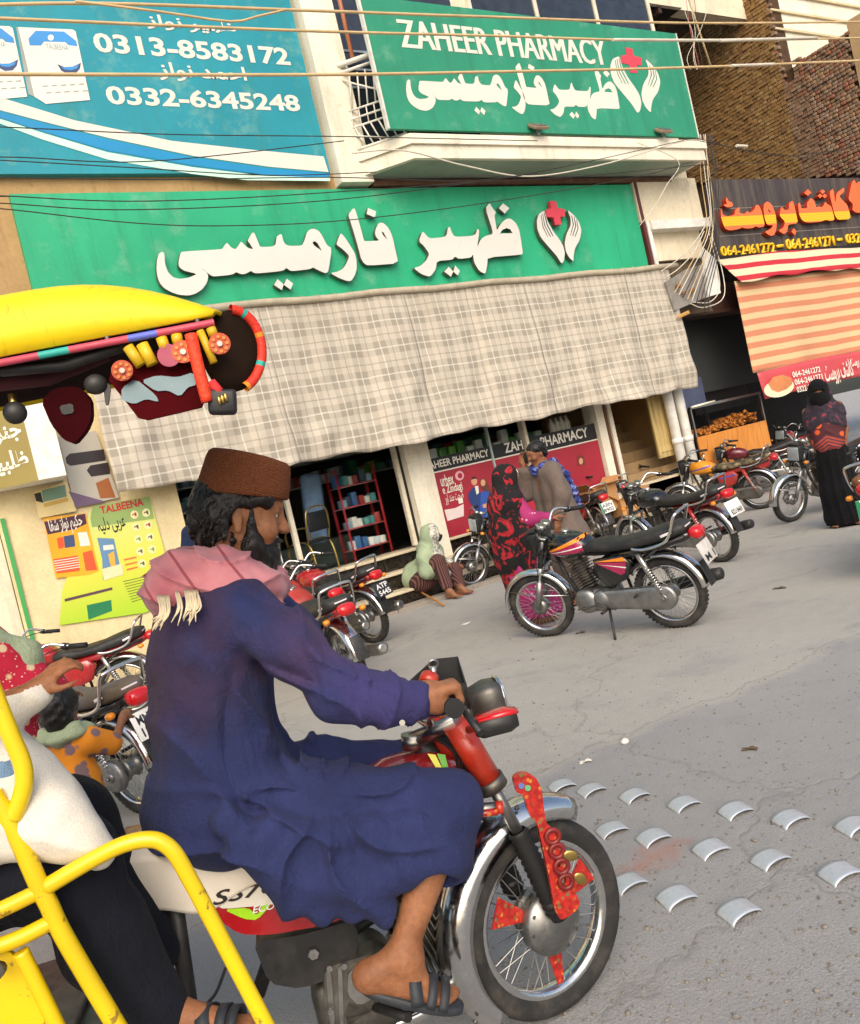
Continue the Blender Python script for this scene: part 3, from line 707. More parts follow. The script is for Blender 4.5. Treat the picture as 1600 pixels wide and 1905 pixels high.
for i, z in enumerate((10.15, 10.6, 11.05)): MB().bbox((XB+.03, 12.0, z), (32, 12.055, z+.05)).obj('wall_groove_strip', plaster('strip_plaster', '#d9c7a0', '#a38f66', .3) if i == 0 else bpy.data.materials['strip_plaster'], br)
sl_ = thing('roof_overhang', 'dark timber roof overhang above the brick wall behind the green signboard', 'roof')
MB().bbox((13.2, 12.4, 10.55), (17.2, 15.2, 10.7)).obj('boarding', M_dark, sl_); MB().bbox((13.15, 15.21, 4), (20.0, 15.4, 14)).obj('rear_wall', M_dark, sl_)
for i in range(4): MB().bbox((13.6+i*.95, 12.35, 10.40), (13.7+i*.95, 15.2, 10.545)).obj('rafter', M_beam, sl_)
MB().bbox((13.2, 12.3, 10.55), (17.2, 12.395, 10.75)).obj('fascia_board', M_cream, sl_); MB().bbox((13.1, 12.6, 10.72), (20.0, 12.9, 15)).obj('attic_wall', M_cream, sl_)
# =====================================================================================
# SIGNS, AWNINGS, POSTERS
# =====================================================================================
def paintm(name, c, rough=.45, var=.10, dirt=None, dirta=.4, bump=0): return mat(name, c, rough, 0, var, 1.6, bump, dirt=dirt, dirta=dirta, dscale=3)
def flex(name, c, stain, a, rough):
    k = NT(name); b = k.ramp(k.noise(.9, 5), [(.3, tuple(x*.86 for x in lin(c))), (.7, tuple(min(1, x*1.12) for x in lin(c)))])
    s = k.noise(5, 7, .7, vec=k.mapping((1, 1, .07))); b = k.mix(k.math('MULTIPLY', k.ramp(s, [(.50, 0.0), (.72, 1.0)]), a), b, lin(stain))
    p = k.noise(2.5, 7, .7); b = k.mix(k.math('MULTIPLY', k.ramp(p, [(.55, 0.0), (.75, 1.0)]), a), b, lin('#8fb79c')); b = k.mix(1.0, b, k.ramp(k.noise(90, 3), [(.3, .93), (.7, 1.05)]), 'MULTIPLY')
    k.col(b); k.set(rough, 0, .4); k.bump(k.noise(1.4, 3), .25, .05); return k.m
M_green = flex('green_acrylic_sign', '#2aa878', '#1d7a58', .45, .4); M_green2 = flex('dark_green_flex', '#2c8b6a', '#1c5f49', .4, .5); M_teal = flex('teal_flex', '#208c9b', '#2f7f7c', .5, .5)
M_lett = paintm('white_acrylic', '#d8d5cb', .35, .04); M_lettside = mat('letter_side', '#5a5a50', .5)
M_wprint = paintm('white_print', '#d9d4c6', .5, .04); M_rcross = paintm('rose_red_acrylic', '#d2414f', .4, .06); M_blackp = paintm('black_print', '#1c1b1c', .5, .1)
def crop(ox, oy, s, pts, Y): return [xz(ox+x/s, oy+y/s, Y) for x, y in pts]
def rnd(P, it=1):
    """soften a traced outline a little (corner cutting), keeps the shape"""
    for _ in range(it):
        Q = []
        for i in range(len(P)):
            a, b = P[i], P[(i+1) % len(P)]; Q += [(a[0]*.82+b[0]*.18, a[1]*.82+b[1]*.18), (a[0]*.18+b[0]*.82, a[1]*.18+b[1]*.82)]
        P = Q
    return P
LD = .07; YL = YS-LD-.02            # raised letters stand off the sign face
C1 = lambda p: crop(280, 360, 6.154, p, YL); C2 = lambda p: crop(500, 360, 6.154, p, YL); C3 = lambda p: crop(750, 350, 4.444, p, YL)
L_meesi = C1([(130,665),(95,690),(75,760),(68,860),(80,960),(110,1030),(160,1085),(240,1130),(330,1160),(440,1168),(520,1145),(600,1090),(650,1010),(662,950),(650,912),(620,878),(580,858),(615,870),(660,915),(690,937),(725,950),(930,930),(985,898),(1020,918),(1060,925),(1110,910),(1145,885),(1180,905),(1220,915),(1480,890),(1530,875),(1555,850)])+C2([(240,880),(275,888),(470,865),(510,845),(560,875),(640,910),(670,905),(685,880),(722,625),(665,590),(610,480),(570,425),(520,402),(470,410),(435,450),(415,520),(385,590),(350,597),(230,600),(190,580),(165,540),(150,470),(135,462),(95,490),(85,530),(80,580),(50,605),(0,610)])+C1([(1255,612),(1230,550),(1190,450),(1165,445),(1110,540),(1135,570),(1180,640),(1110,620),(1060,570),(1035,548),(1005,600),(970,640),(920,615),(875,560),(850,590),(820,635),(770,640),(360,665),(345,680),(325,760),(320,810),(335,850),(390,885),(535,920),(450,960),(340,978),(260,960),(200,900),(165,800),(158,680)])
H_meem = C2([(500,560),(530,545),(560,570),(608,655),(560,625),(515,590)])
D_meesi = [C2([(100,980),(170,1040),(150,1108),(60,1045)]), C2([(205,975),(278,1030),(250,1100),(172,1045)])]
L_re = C2([(825,450),(870,500),(930,590),(985,680),(1005,760),(1008,860),(985,940),(945,1000),(900,1003),(800,965),(705,910),(790,895),(850,860),(890,800),(925,715),(850,640),(775,585),(790,530)])
L_fa = C2([(975,160),(1000,210),(1060,420),(1090,540),(1110,545),(1270,540),(1230,500),(1215,450),(1230,390),(1260,335),(1310,335),(1360,380),(1400,450),(1425,530),(1450,650),(1485,800),(1140,825),(1090,800),(1055,740),(1030,640),(985,480),(935,320),(910,240)])
H_fa = C2([(1290,435),(1315,445),(1360,530),(1310,480)]); D_fa = [C2([(1135,165),(1230,205),(1215,275),(1120,235)])]
L_za = C3([(160,352),(205,405),(230,415),(335,405),(360,390),(370,330),(385,315),(400,360),(420,395),(450,402),(570,395),(600,380),(615,335),(628,345),(625,400),(613,492),(640,425),(680,395),(740,380),(740,350),(680,165),(715,122),(740,165),(768,200),(755,225),(765,290),(775,350),(810,290),(850,255),(890,250),(930,285),(955,330),(970,400),(985,500),(990,540),(975,550),(700,572),(695,640),(680,710),(630,685),(590,620),(580,570),(580,545),(560,575),(460,585),(430,565),(405,592),(280,602),(270,670),(240,715),(215,732),(150,710),(85,660),(140,645),(190,600),(218,545),(175,480),(130,440)])
H_za = C3([(800,375),(820,345),(855,330),(885,340),(905,372)])
D_za = [C3([(825,125),(878,165),(840,210),(790,165)]), C3([(375,650),(415,690),(395,732),(340,690)]), C3([(430,640),(470,685),(450,722),(415,690)])]
CROSS = C3([(1210,107),(1262,112),(1272,165),(1335,178),(1332,238),(1297,238),(1303,302),(1250,306),(1240,244),(1180,238),(1180,180),(1222,168)])
HAND_L = C3([(1165,185),(1120,215),(1105,270),(1110,340),(1140,410),(1200,480),(1270,560),(1310,625),(1330,600),(1338,540),(1325,480),(1290,420),(1240,355),(1195,275),(1178,215)])
SLIT_L = [C3(p) for p in ([(1138,222),(1143,222),(1160,320),(1200,405),(1193,400),(1155,325)],[(1150,210),(1155,212),(1175,310),(1225,405),(1215,400),(1168,312)],[(1164,202),(1170,205),(1195,300),(1245,400),(1235,395),(1187,305)])]
HAND_R = C3([(1360,180),(1410,220),(1455,280),(1475,350),(1460,430),(1420,500),(1410,560),(1408,608),(1370,570),(1345,520),(1335,460),(1350,380),(1385,310),(1385,250),(1368,205)])
SLIT_R = [C3(p) for p in ([(1390,225),(1395,225),(1412,300),(1385,390),(1380,395),(1404,300)],[(1410,235),(1416,238),(1432,310),(1405,395),(1398,398),(1424,310)],[(1432,258),(1437,262),(1450,330),(1425,400),(1418,402),(1443,330)])]
def sign_letters(parent, f, Y, depth, mw, mr):
    """f maps the traced outlines to this sign; each joined group of letters is a part"""
    T = lambda P, g: [f(p, g) for p in P]
    for nm, g, polys in (('letter_group', 0, [rnd(L_meesi), H_meem]), ('letter', 1, [rnd(L_re)]), ('letter_group', 2, [rnd(L_fa), H_fa]), ('letter_group', 3, [rnd(L_za), H_za]), ('hand_emblem', 4, [rnd(HAND_L)]+SLIT_L), ('hand_emblem', 4, [rnd(HAND_R)]+SLIT_R)):
        facade_shape(nm, [T(P, g) for P in polys], Y, mw, parent, depth, side=M_lettside)
    for g, D in ((0, D_meesi), (2, D_fa), (3, D_za)):
        for P in D: facade_shape('letter_dot', [T(P, g)], Y-.0015, mw, parent, depth, side=M_lettside)
    facade_shape('cross_emblem', [T(CROSS, 4)], Y-.012 if depth else Y-.002, mr, parent, depth)
# -- main shop sign
x0, z0 = xz(16, 366, YS); x1, z1 = xz(1170, 338, YS); xb, zb = xz(1210, 490, YS)
ms = thing('shop_sign', 'long bright green shop sign with raised white Urdu lettering above the checked awning', 'sign')
MB().bbox((1.90, YS, 4.15), (11.44, YW-.002, 5.575)).obj('sign_face', M_green, ms)
sign_letters(ms, lambda p, g: p, YL, LD, M_lett, M_rcross)
# -- upper sign board on the balcony
YU = 9.17
us = thing('balcony_signboard', 'dark green pharmacy signboard fixed to the balcony front with white lettering and red cross', 'sign')
ux0, ux1, uz0, uz1 = 6.47, 12.50, 6.07, 7.80
MB().bbox((ux0, YU, uz0), (ux1, YU+.05, uz1)).obj('board', M_green2, us)
MB().bbox((ux0-.03, YU-.008, uz0), (ux0, YU+.055, uz1)).obj('edge_trim', M_rail, us); MB().bbox((ux1, YU-.008, uz0), (ux1+.025, YU+.055, uz1)).obj('edge_trim', M_rail, us)
def C4(x, y): return xz(730+x/3.077, 20+y/3.077, YU)
a = C4(18, 62); b = C4(120, 215); c_ = C4(1205, 175); d = C4(1190, 305)
for _i in (0, 1): text_fit('latin_lettering', 'ZAHEER PHARMACY', a[0]+.028*_i, c_[0]-.028*(1-_i), (b[1]+d[1])/2-.01, (a[1]+c_[1])/2+.02, YU-.004-.002*_i, M_wprint, us, bold=0)
def bb(P): P = np.array(P); return P.min(0), P.max(0)
ALLU = [L_meesi, L_re, L_fa, L_za, HAND_L+HAND_R+CROSS]; tgt = [(80, 668), (664, 752), (738, 888), (880, 1288), (1275, 1550)]
zlo = C4(700, 590)[1]; zhi = C4(735, 298)[1]; azl = bb(L_re)[0][1]; azh = bb(L_fa)[1][1]
boxes = []
for P, (l, r) in zip(ALLU, tgt): boxes.append((bb(P), C4(l, 480)[0], C4(r, 480)[0]))
hz0, hz1 = C4(1450, 590)[1], C4(1390, 215)[1]
def fu(p, g):
    (lo, hi), a, b = boxes[g]; x = a+(p[0]-lo[0])*(b-a)/(hi[0]-lo[0])
    if g == 4: z = hz0+(p[1]-lo[1])*(hz1-hz0)/(hi[1]-lo[1])
    else: z = zlo+(p[1]-azl)*(zhi-zlo)/(azh-azl)
    return (x, z)
sign_letters(us, fu, YU-.004, 0, M_wprint, M_rcross)
for i, (px, py) in enumerate(((1003, 243), (1236, 250))):
    p = onY(px, py, 9.08); t = thing('flood_light', 'small tilted floodlight on the balcony ledge lighting the upper sign'+(', nearer the railing' if i == 0 else ', nearer the brick wall'), 'floodlight', (p.x, 9.1, zt))
    MB().bevbox((0, -.02, .10), (.26, .05, .17), .01, rot=(-.95, 0, 0)).obj('housing', mat('floodlight_housing', '#8d7a63', .5), t); MB().bevbox((0, -.045, .125), (.22, .01, .13), .004, rot=(-.95, 0, 0)).obj('lens', M_steel, t)
    MB().bbox((-.02, -.01, .0), (.02, .02, .07)).obj('bracket', M_steel, t)
# -- teal billboard
tb = thing('teal_billboard', 'teal billboard with phone numbers and white swoosh on the upper wall', 'billboard')
YT = YS-.03
MB().bbox((-5.0, YT, 5.78), (5.84, YW-.002, 12.0)).obj('board', M_teal, tb)
def T1(x, y): return xz(x/2.5, y/2.5, YT-.004)
def tpoly(nm, pts, m, dz=0): return facade_shape(nm, [[T1(*p) for p in pts]], YT-.004-dz, m, tb)
tpoly('white_swoosh', [(-900,300),(-600,360),(0,452),(350,560),(800,655),(1180,697),(1505,727),(1528,800),(1250,775),(900,725),(500,640),(200,565),(0,512),(-600,420),(-900,370)], M_wprint)
tpoly('blue_swoosh', [(-600,440),(0,518),(200,572),(500,648),(900,733),(1250,783),(1530,806),(1532,838),(1250,815),(900,770),(500,700),(200,612),(0,548),(-600,470)], paintm('blue_print', '#0f86b8', .5))
tpoly('mint_swoosh', [(-600,478),(0,552),(200,618),(500,708),(900,778),(1230,818),(1535,826),(1535,842),(1150,838),(900,810),(500,742),(200,650),(0,575),(-600,498)], paintm('mint_print', '#bfe3cf', .5), .002)
a, b = T1(425, 150), T1(1355, 310); c_ = T1(470, 245); d = T1(1350, 215)
def num(t, p0, p1, p2, p3): # left-top, left-bottom, right-top, right-bottom pixels
    q = [T1(*p) for p in (p0, p1, p2, p3)]; text_fit('phone_number', t, (q[0][0]+q[1][0])/2, (q[2][0]+q[3][0])/2, (q[1][1]+q[3][1])/2, (q[0][1]+q[2][1])/2, YT-.005, M_wprint, tb, bold=.03)
num('0313-8583172', (425,152), (445,240), (1335,222), (1355,308)); num('0332-6345248', (485,398), (500,478), (1385,440), (1400,525))
def urd(nm, t, P, parent, Y, m, f=T1, bold=.012):
    q = [f(*p) for p in P]; text_fit(nm, urdu(t), q[0][0], q[1][0], q[1][1], q[0][1], Y, m, parent, bold=bold)
urd('urdu_name', 'ظہیر نواز', ((670,62),(1105,172)), tb, YT-.005, M_wprint, bold=.02); urd('urdu_name', 'احمد نواز', ((725,285),(1155,395)), tb, YT-.005, M_wprint, bold=.02)
M_box = paintm('product_box_print', '#e6e0d0', .5, .06); M_blue2 = paintm('sky_blue_print', '#3b8fd0', .5); M_greyp = paintm('grey_print', '#9aa09a', .5); M_navyp = paintm('navy_print', '#3a4a70', .5)
def T6(dx=0, dy=0): return lambda x, y: xz(dx+x/8.889, dy+20+y/8.889, YT-.006)
def pbox(f, cut):
    def fp(nm, pts, m, dz): facade_shape(nm, [[f(*p) for p in pts]], YT-.006-dz, m, tb)
    fp('box_print_side', [(265,265),(310,275),(590,1430),(520,1400),(470,1380)], M_greyp, 0)
    fp('box_print_front', [(300,270),(1200,310),(1250,340),(1490,1475),(760,1540),(570,1420)], M_box, .001)
    fp('box_print_dome', [(470,460),(590,330),(1060,345),(1260,500),(1280,590),(1130,570),(1080,520),(730,510),(680,575),(490,575)], M_blue2, .002)
    fp('box_print_disc', [(840+50*math.cos(t), 445+50*math.sin(t)) for t in np.linspace(0, 6.2, 16)], M_box, .003)
    fp('box_print_bowl', [(945,880),(1060,930),(1200,925),(1340,860),(1320,960),(1250,1040),(1120,1050),(1010,990)], M_navyp, .002)
    fp('box_print_bowl', [(1010,935),(1200,930),(1300,890),(1280,950),(1180,985),(1080,975)], M_blue2, .003)
    for r in range(2):
        for c in range(5): fp('box_print_icon', [(700+150*c+60*r, 1240-8*c+110*r), (790+150*c+60*r, 1232-8*c+110*r), (795+150*c+60*r, 1255-8*c+110*r), (705+150*c+60*r, 1262-8*c+110*r)], M_greyp, .002)
    fp('box_print_line', [(470,1050),(1410,1065),(1412,1075),(472,1062)], M_greyp, .002)
    q0, q1 = f(750, 545), f(1140, 655); text_fit('box_print_name', 'TALBEENA', q0[0], q1[0], q1[1], q0[1], YT-.009, paintm('steel_blue_print', '#7d97a6', .5), tb, bold=.0)
pbox(T6(), False); pbox(T6(-117, -6), True)
# -- fried food shop sign
YB = 10.40; bs = thing('food_shop_sign', 'weathered black food shop sign with raised orange and yellow Urdu lettering', 'sign')
k = NT('weathered_black_sign'); s_ = k.noise(6, 6, .7, vec=k.mapping((1.2, 1, .10))); b_ = k.ramp(s_, [(.45, lin('#3c3636')), (.75, lin('#6d6257'))]); k.col(k.mix(k.ramp(k.noise(2, 6), [(.4, 0.0), (.7, .5)]), b_, lin('#4b4345'))); k.set(.6, 0, .3)
me = MB(); lx0, lx1 = 14.03, 21.5
me.add([(lx0, YB, 4.30), (lx1, YB, 4.30), (lx1, YB, 5.87), (lx0+.28, YB, 5.87), (lx0+.17, YB, 5.80), (lx0, YB+.12, 4.30), (lx1, YB+.12, 4.30), (lx1, YB+.12, 5.87), (lx0+.28, YB+.12, 5.87), (lx0+.17, YB+.12, 5.80)], [(0, 1, 2, 3, 4), (9, 8, 7, 6, 5), (0, 5, 6, 1), (1, 6, 7, 2), (2, 7, 8, 3), (3, 8, 9, 4), (4, 9, 5, 0)])
me.obj('sign_face', k.m, bs)
for z in (4.78, 5.30): MB().bbox((lx0+.1, YB-.006, z), (lx1, YB-.001, z+.012)).obj('panel_seam', paintm('seam_grey', '#8a8078', .6), bs)
YBL = YB-.10; C5 = lambda p: crop(1310, 320, 5.517, p, YBL)
k = NT('orange_yellow_letter'); zc = k.sep(); k2 = [xz(1310+300/5.517, 320+v/5.517, YBL)[1] for v in (455, 550)]
zz = k.math('DIVIDE', k.math('SUBTRACT', zc[2], k2[1]), k2[0]-k2[1]); band = k.math('MULTIPLY', k.math('GREATER_THAN', zz, 0), k.math('LESS_THAN', zz, 1.0))
fr = k.math('FRACT', k.math('MULTIPLY', zz, 4)); ln = k.math('GREATER_THAN', fr, .82)
o_ = k.mix(band, lin('#f4703a'), k.mix(ln, lin('#f7b80e'), lin('#e59a1c'))); k.col(o_); k.set(.4); M_oy = k.m
M_lside = paintm('brick_red_edge', '#9a2c14', .5); M_lo = paintm('deep_orange_acrylic', '#f06a34', .4)
BR = [[C5([(180,375),(190,440),(240,455),(310,440),(320,390),(350,360),(365,370),(360,420),(420,430),(440,400),(470,420),(515,385),(530,340),(560,335),(590,400),(610,480),(622,555),(560,570),(530,555),(500,575),(430,580),(390,565),(360,585),(260,600),(215,580),(190,520),(172,450),(172,390)])],
 [C5([(625,315),(655,300),(700,340),(730,420),(745,520),(740,600),(715,650),(680,655),(620,615),(690,580),(708,545),(650,545),(625,490),(610,400),(612,340)]), C5([(655,372),(690,418),(665,410)])],
 [C5([(795,355),(830,392),(872,385),(870,325),(905,290),(925,340),(945,430),(964,525),(862,540),(857,600),(825,640),(760,600),(815,570),(832,510),(775,450),(782,390)])],
 [C5([(962,320),(985,315),(995,370),(1060,375),(1055,320),(1095,262),(1135,300),(1150,365),(1180,350),(1200,362),(1225,350),(1242,300),(1265,330),(1300,345),(1320,400),(1340,495),(1290,500),(1250,490),(1200,510),(1050,520),(1000,490),(975,430)])],
 [C5([(1285,205),(1327,165),(1347,330),(1357,215),(1440,155),(1435,205),(1388,245),(1420,290),(1465,330),(1490,400),(1505,482),(1375,490),(1347,455),(1330,400),(1315,340)])],
 [C5([(232,252),(250,300),(290,312),(297,350),(245,365),(203,345),(205,330),(238,332),(222,290)])]]
for P in BR: facade_shape('letter_group', [rnd(P[0])]+P[1:], YBL, M_oy, bs, .09, side=M_lside)
for P in ([(1065,175),(1100,210),(1065,245),(1025,215)], [(1215,178),(1242,200),(1215,225),(1190,202)], [(1190,222),(1215,245),(1190,268),(1165,245)], [(1238,222),(1260,245),(1238,270),(1213,247)], [(920,575),(948,610),(930,648),(895,610)]): facade_shape('letter_dot', [C5(P)], YBL-.0015, M_lo, bs, .09, side=M_lside)
ROSE = C5([(1480,280),(1500,180),(1520,100),(1545,75),(1560,120),(1590,95),(1640,110),(1690,160),(1700,260),(1690,350),(1640,410),(1570,420),(1520,390),(1530,330)])
facade_shape('flame_emblem', [rnd(ROSE)], YBL, M_lo, bs, .09, side=M_lside)
def F5(x, y): return xz(1310+x/5.517, 320+y/5.517, YBL+.05)
M_yl = paintm('yellow_acrylic', '#f6c21a', .4)
for t, p0, p1, p2, p3 in (('064-2461272', (178,768), (192,870), (728,712), (738,818)), ('-', (755,745), (760,775), (820,738), (822,768)), ('064-2461271', (845,690), (860,800), (1335,648), (1348,752)), ('-', (1375,680), (1380,708), (1422,672), (1424,702)), ('0322-', (1462,640), (1470,738), (1680,615), (1684,712))):
    q = [F5(*p) for p in (p0, p1, p2, p3)]
    text_fit('phone_number' if len(t) > 1 else 'dash', t, (q[0][0]+q[1][0])/2, (q[2][0]+q[3][0])/2, (q[1][1]+q[3][1])/2, (q[0][1]+q[2][1])/2, YBL+.05, M_yl, bs, bold=.006, depth=.05)
# -- checked awning: sewn cloth widths hanging from a pipe
def checks(name, base, a, b, line, px_, pz_, ox=0, panel=None):
    k = NT(name); p = k.sep(); X, Z = p[0], p[2]
    def band(v, per, w, off=0): return k.math('LESS_THAN', k.math('FRACT', k.math('DIVIDE', k.math('ADD', v, 100+off), per)), w)
    jx = k.math('MULTIPLY', k.math('SUBTRACT', k.noise(1.2, 3), .5), .06); X = k.math('ADD', X, jx); Z = k.math('ADD', Z, k.math('MULTIPLY', k.math('SUBTRACT', k.noise(1.5, 3), .5), .06))
    c = lin(base); bx = band(X, px_, .5); bz = band(Z, pz_, .5)
    c = k.mix(k.math('MULTIPLY', bx, .45), c, lin(a)); c = k.mix(k.math('MULTIPLY', bz, .45), c, lin(a))
    c = k.mix(k.math('MULTIPLY', k.math('MULTIPLY', bx, bz), .5), c, lin(b))
    for v, per, off in ((X, px_, -px_*.22), (X, px_, -px_*.70), (Z, pz_, -pz_*.22), (Z, pz_, -pz_*.70)):
        c = k.mix(k.math('MULTIPLY', band(v, per, .05, off), .38), c, lin(line if off < -per*.5 else '#f2ece0'))
    n = k.noise(260, 2); c = k.mix(1.0, c, k.ramp(n, [(.3, .86), (.7, 1.08)]), 'MULTIPLY')
    d = k.noise(1.4, 6, .6); c = k.mix(k.ramp(d, [(.5, 0.0), (.8, .3)]), c, lin('#8f8572')); k.col(c); k.set(.95, 0, .15); k.bump(n, .15, .003); return k.m
M_check = checks('beige_checked_cloth', '#c5bbab', '#a39b8c', '#8b8476', '#74716a', .36, .36)
aw = thing('checked_awning', 'large beige and grey checked cloth awning hanging below the long green sign', 'awning')
aX0, aX1 = 2.24, 11.83; zbot = lambda x: np.interp(x, [2.2, 3.5, 6, 9, 11.9], [2.20, 2.13, 2.10, 2.09, 2.06]); ztop = 4.13
npan = 9
def awpt(u, v, i):
    pw = (aX1-aX0)/npan; x = aX0+pw*(i+u); z = ztop+(zbot(x)-ztop)*v
    s = .5*math.sin(x*3.1+1.3)+.3*math.sin(x*7.3+v*2.0)+.2*math.sin(x*13.7+v*5)
    y = YS-.04-.10*v-.085*s*v**.8-.035*math.sin(PI*u)*v-.02*math.sin(v*20+x*2.3+math.sin(x*5)*2)*(v**2)
    y -= .05*max(0, v-.86)/.14*math.sin(x*2+.5)
    z += .02*math.sin(x*2.9)*v+.012*math.sin(x*9)*v**4
    x += .02*math.sin(z*4)*v
    return (x, y-(i % 2)*.004, z)
for i in range(npan): MB().grid(lambda u, v, i=i: awpt(u*1.03-.015, v, i), 22, 44, .006).obj('cloth_width', M_check, aw)
MB().tube([(aX0-.2+.5*i, YS-.06, 4.145+.012*math.sin(i*1.7)) for i in range(21)], .045, 10).obj('top_roll', mat('rolled_grey_cloth', '#b3a892', .9, var=.15), aw)
for i in range(40): MB().tube([(aX0+.1+i*.24, YS-.06+.05*math.cos(t), 4.145+.05*math.sin(t)) for t in np.linspace(0, 6.3, 9)], .004, 5).obj('tie_loop', bpy.data.materials['rolled_grey_cloth'], aw)
# -- striped awning and red banner of the food shop
def stripes(name, a, b, per, w=.5, axis=2, ang=0.0):
    k = NT(name); p = k.sep(); v = k.math('ADD', p[2], k.math('MULTIPLY', p[0], ang)); v = k.math('ADD', v, k.math('MULTIPLY', k.math('SUBTRACT', k.noise(1.0, 2), .5), .04))
    f = k.math('LESS_THAN', k.math('FRACT', k.math('DIVIDE', k.math('ADD', v, 100), per)), w)
    c = k.mix(f, lin(a), lin(b)); n = k.noise(220, 2); c = k.mix(1.0, c, k.ramp(n, [(.3, .88), (.7, 1.08)]), 'MULTIPLY'); k.col(c); k.set(.9, 0, .15); k.bump(n, .12, .003); return k.m
sa = thing('striped_awning', 'red and cream striped awning with faded salmon striped curtain below it', 'awning')
vx0 = 13.55; ex = 21.0
def val(u, v):
    x = vx0+.02+.18*v+(ex-vx0)*u; return (x, 10.12-.28*v-.02*math.sin(x*3+v*2), 4.30-.52*v+.03*math.sin(x*1.3)-.02*math.sin(x*5)*v)
MB().grid(val, 60, 8, .006).obj('valance', stripes('red_cream_stripe', '#d6c7a6', '#b83640', .255, .42), sa)
def cur(u, v):
    x = 13.72+.12*v*0+(ex-13.72)*u; s = math.sin(x*2.2+.6)+.4*math.sin(x*5.1); return (x-.1*v, 9.98-.06*s*v-.06*v, 3.82-1.72*v+.03*math.sin(x*1.1)*v)
MB().grid(cur, 60, 24, .006).obj('curtain', stripes('salmon_cream_stripe', '#cfb58b', '#c48263', .215, .5), sa)
rb = thing('red_food_banner', 'red printed banner with food plate and phone numbers hanging below the striped curtain', 'banner')
YR = 9.86
def ban(u, v):
    x = 13.66+(ex-13.66)*u+.06*v; return (x, YR+.03*math.sin(x*2), 2.12-.50*v+.02*math.sin(x*1.3)-.012*u)
MB().grid(ban, 50, 6, .005).obj('banner_cloth', paintm('red_banner_print', '#c24a50', .5, .08), rb)
def C8(x, y): return xz(1240+x/4.444, 480+y/4.444, YR-.05)
def ppoly(nm, pts, m, dz=0): facade_shape(nm, [[C8(*p) for p in pts]], YR-.05-dz, m, rb)
ppoly('plate_print', [(930+125*math.cos(t), 1075+75*math.sin(t)-20*math.cos(t)) for t in np.linspace(0, 6.2, 24)], paintm('plate_print', '#d9d3b0', .5))
ppoly('chicken_print', [(840,1040),(880,985),(960,965),(1030,990),(1040,1040),(990,1085),(920,1110),(870,1090)], paintm('roast_print', '#c07a4a', .5, .35), .002)
for i, t in enumerate(('064-2461272', '064-2461271', '0322-8880087')):
    p0, p1 = C8(1035+i*18, 940+i*62), C8(1268+i*18, 905+i*62); q = C8(1045+i*18, 990+i*62)
    text_fit('banner_number', t, p0[0], p1[0], q[1], p0[1]-.005, YR-.053, M_box, rb, bold=.02)
urd('banner_writing', 'کاشف بروسٹ', ((1290,880),(1560,1010)), rb, YR-.053, M_box, C8, .015); urd('banner_writing', 'بروسٹ', ((1520,830),(1600,905)), rb, YR-.053, M_box, C8, .015)
# -- posters in the pharmacy window panels
YP = YG-.03
def pp(px, py, Y=YP): return xz(px, py, Y)
pm = thing('window_posters', 'dark red window graphics with a couple in blue below black pharmacy name bands', 'window graphic')
M_marn = paintm('crimson_print', '#9c2434', .4, .15); M_skin_p = paintm('skin_print', '#c89272', .5); M_navy2 = paintm('navy_suit_print', '#24386e', .5); M_hair_p = paintm('hair_print', '#3a2019', .5)
def panel(x0, x1, zlo, zb0, zb1):
    MB().bbox((x0, YP, zlo), (x1, YG-.005, zb0)).obj('crimson_panel', M_marn, pm); MB().bbox((x0, YP-.003, zb0), (x1, YG-.005, zb1)).obj('name_band', M_blackp, pm); MB().bbox((x0, YP-.005, zb0-.02), (x1, YP, zb0)).obj('band_line', M_wprint, pm)
panel(6.66, 7.76, .68, 1.665, 1.86); panel(7.78, 8.40, .68, 1.655, 1.86); panel(8.5, 9.94, .68, 1.60, 1.86)
text_fit('name_lettering', 'ZAHEER PHARMACY', 6.56, 7.72, 1.71, 1.82, YP-.006, M_wprint, pm, bold=.02)
text_fit('name_lettering', 'ZAH', 8.03, 8.39, 1.70, 1.85, YP-.006, M_wprint, pm, bold=.02); text_fit('name_lettering', 'PHARMACY', 8.75, 9.76, 1.66, 1.82, YP-.006, M_wprint, pm, bold=.02)
def PC(x, y): return pp(600+x/2.667, 720+y/2.667, YP-.006)
def prt(nm, pts, m, dz=0): facade_shape(nm, [[PC(*p) for p in pts]], YP-.006-dz, m, pm)
def word(t, x0, y0, x1, y1, b=.015):
    p, q = PC(x0, y0), PC(x1, y1); text_fit('poster_lettering', t, p[0], q[0], q[1], p[1], YP-.007, M_wprint, pm, bold=b)
word('urbex', 578, 440, 655, 480); word('e Zindagi', 590, 492, 700, 520); p, q = PC(600, 530), PC(705, 565); text_fit('poster_lettering', urdu('صحت مند اور'), p[0], q[0], q[1], p[1], YP-.007, M_wprint, pm, bold=.008)
word('Surbex', 862, 405, 990, 450); word('Live', 895, 470, 960, 505)
prt('swirl_mark', [(680+22*math.cos(t), 440+24*math.sin(t)) for t in np.linspace(0, 6.2, 18)], paintm('pale_pink_print', '#dca0a8', .5)); prt('swirl_mark', [(682+12*math.cos(t), 440+14*math.sin(t)) for t in np.linspace(0, 6.2, 14)], M_marn, .002)
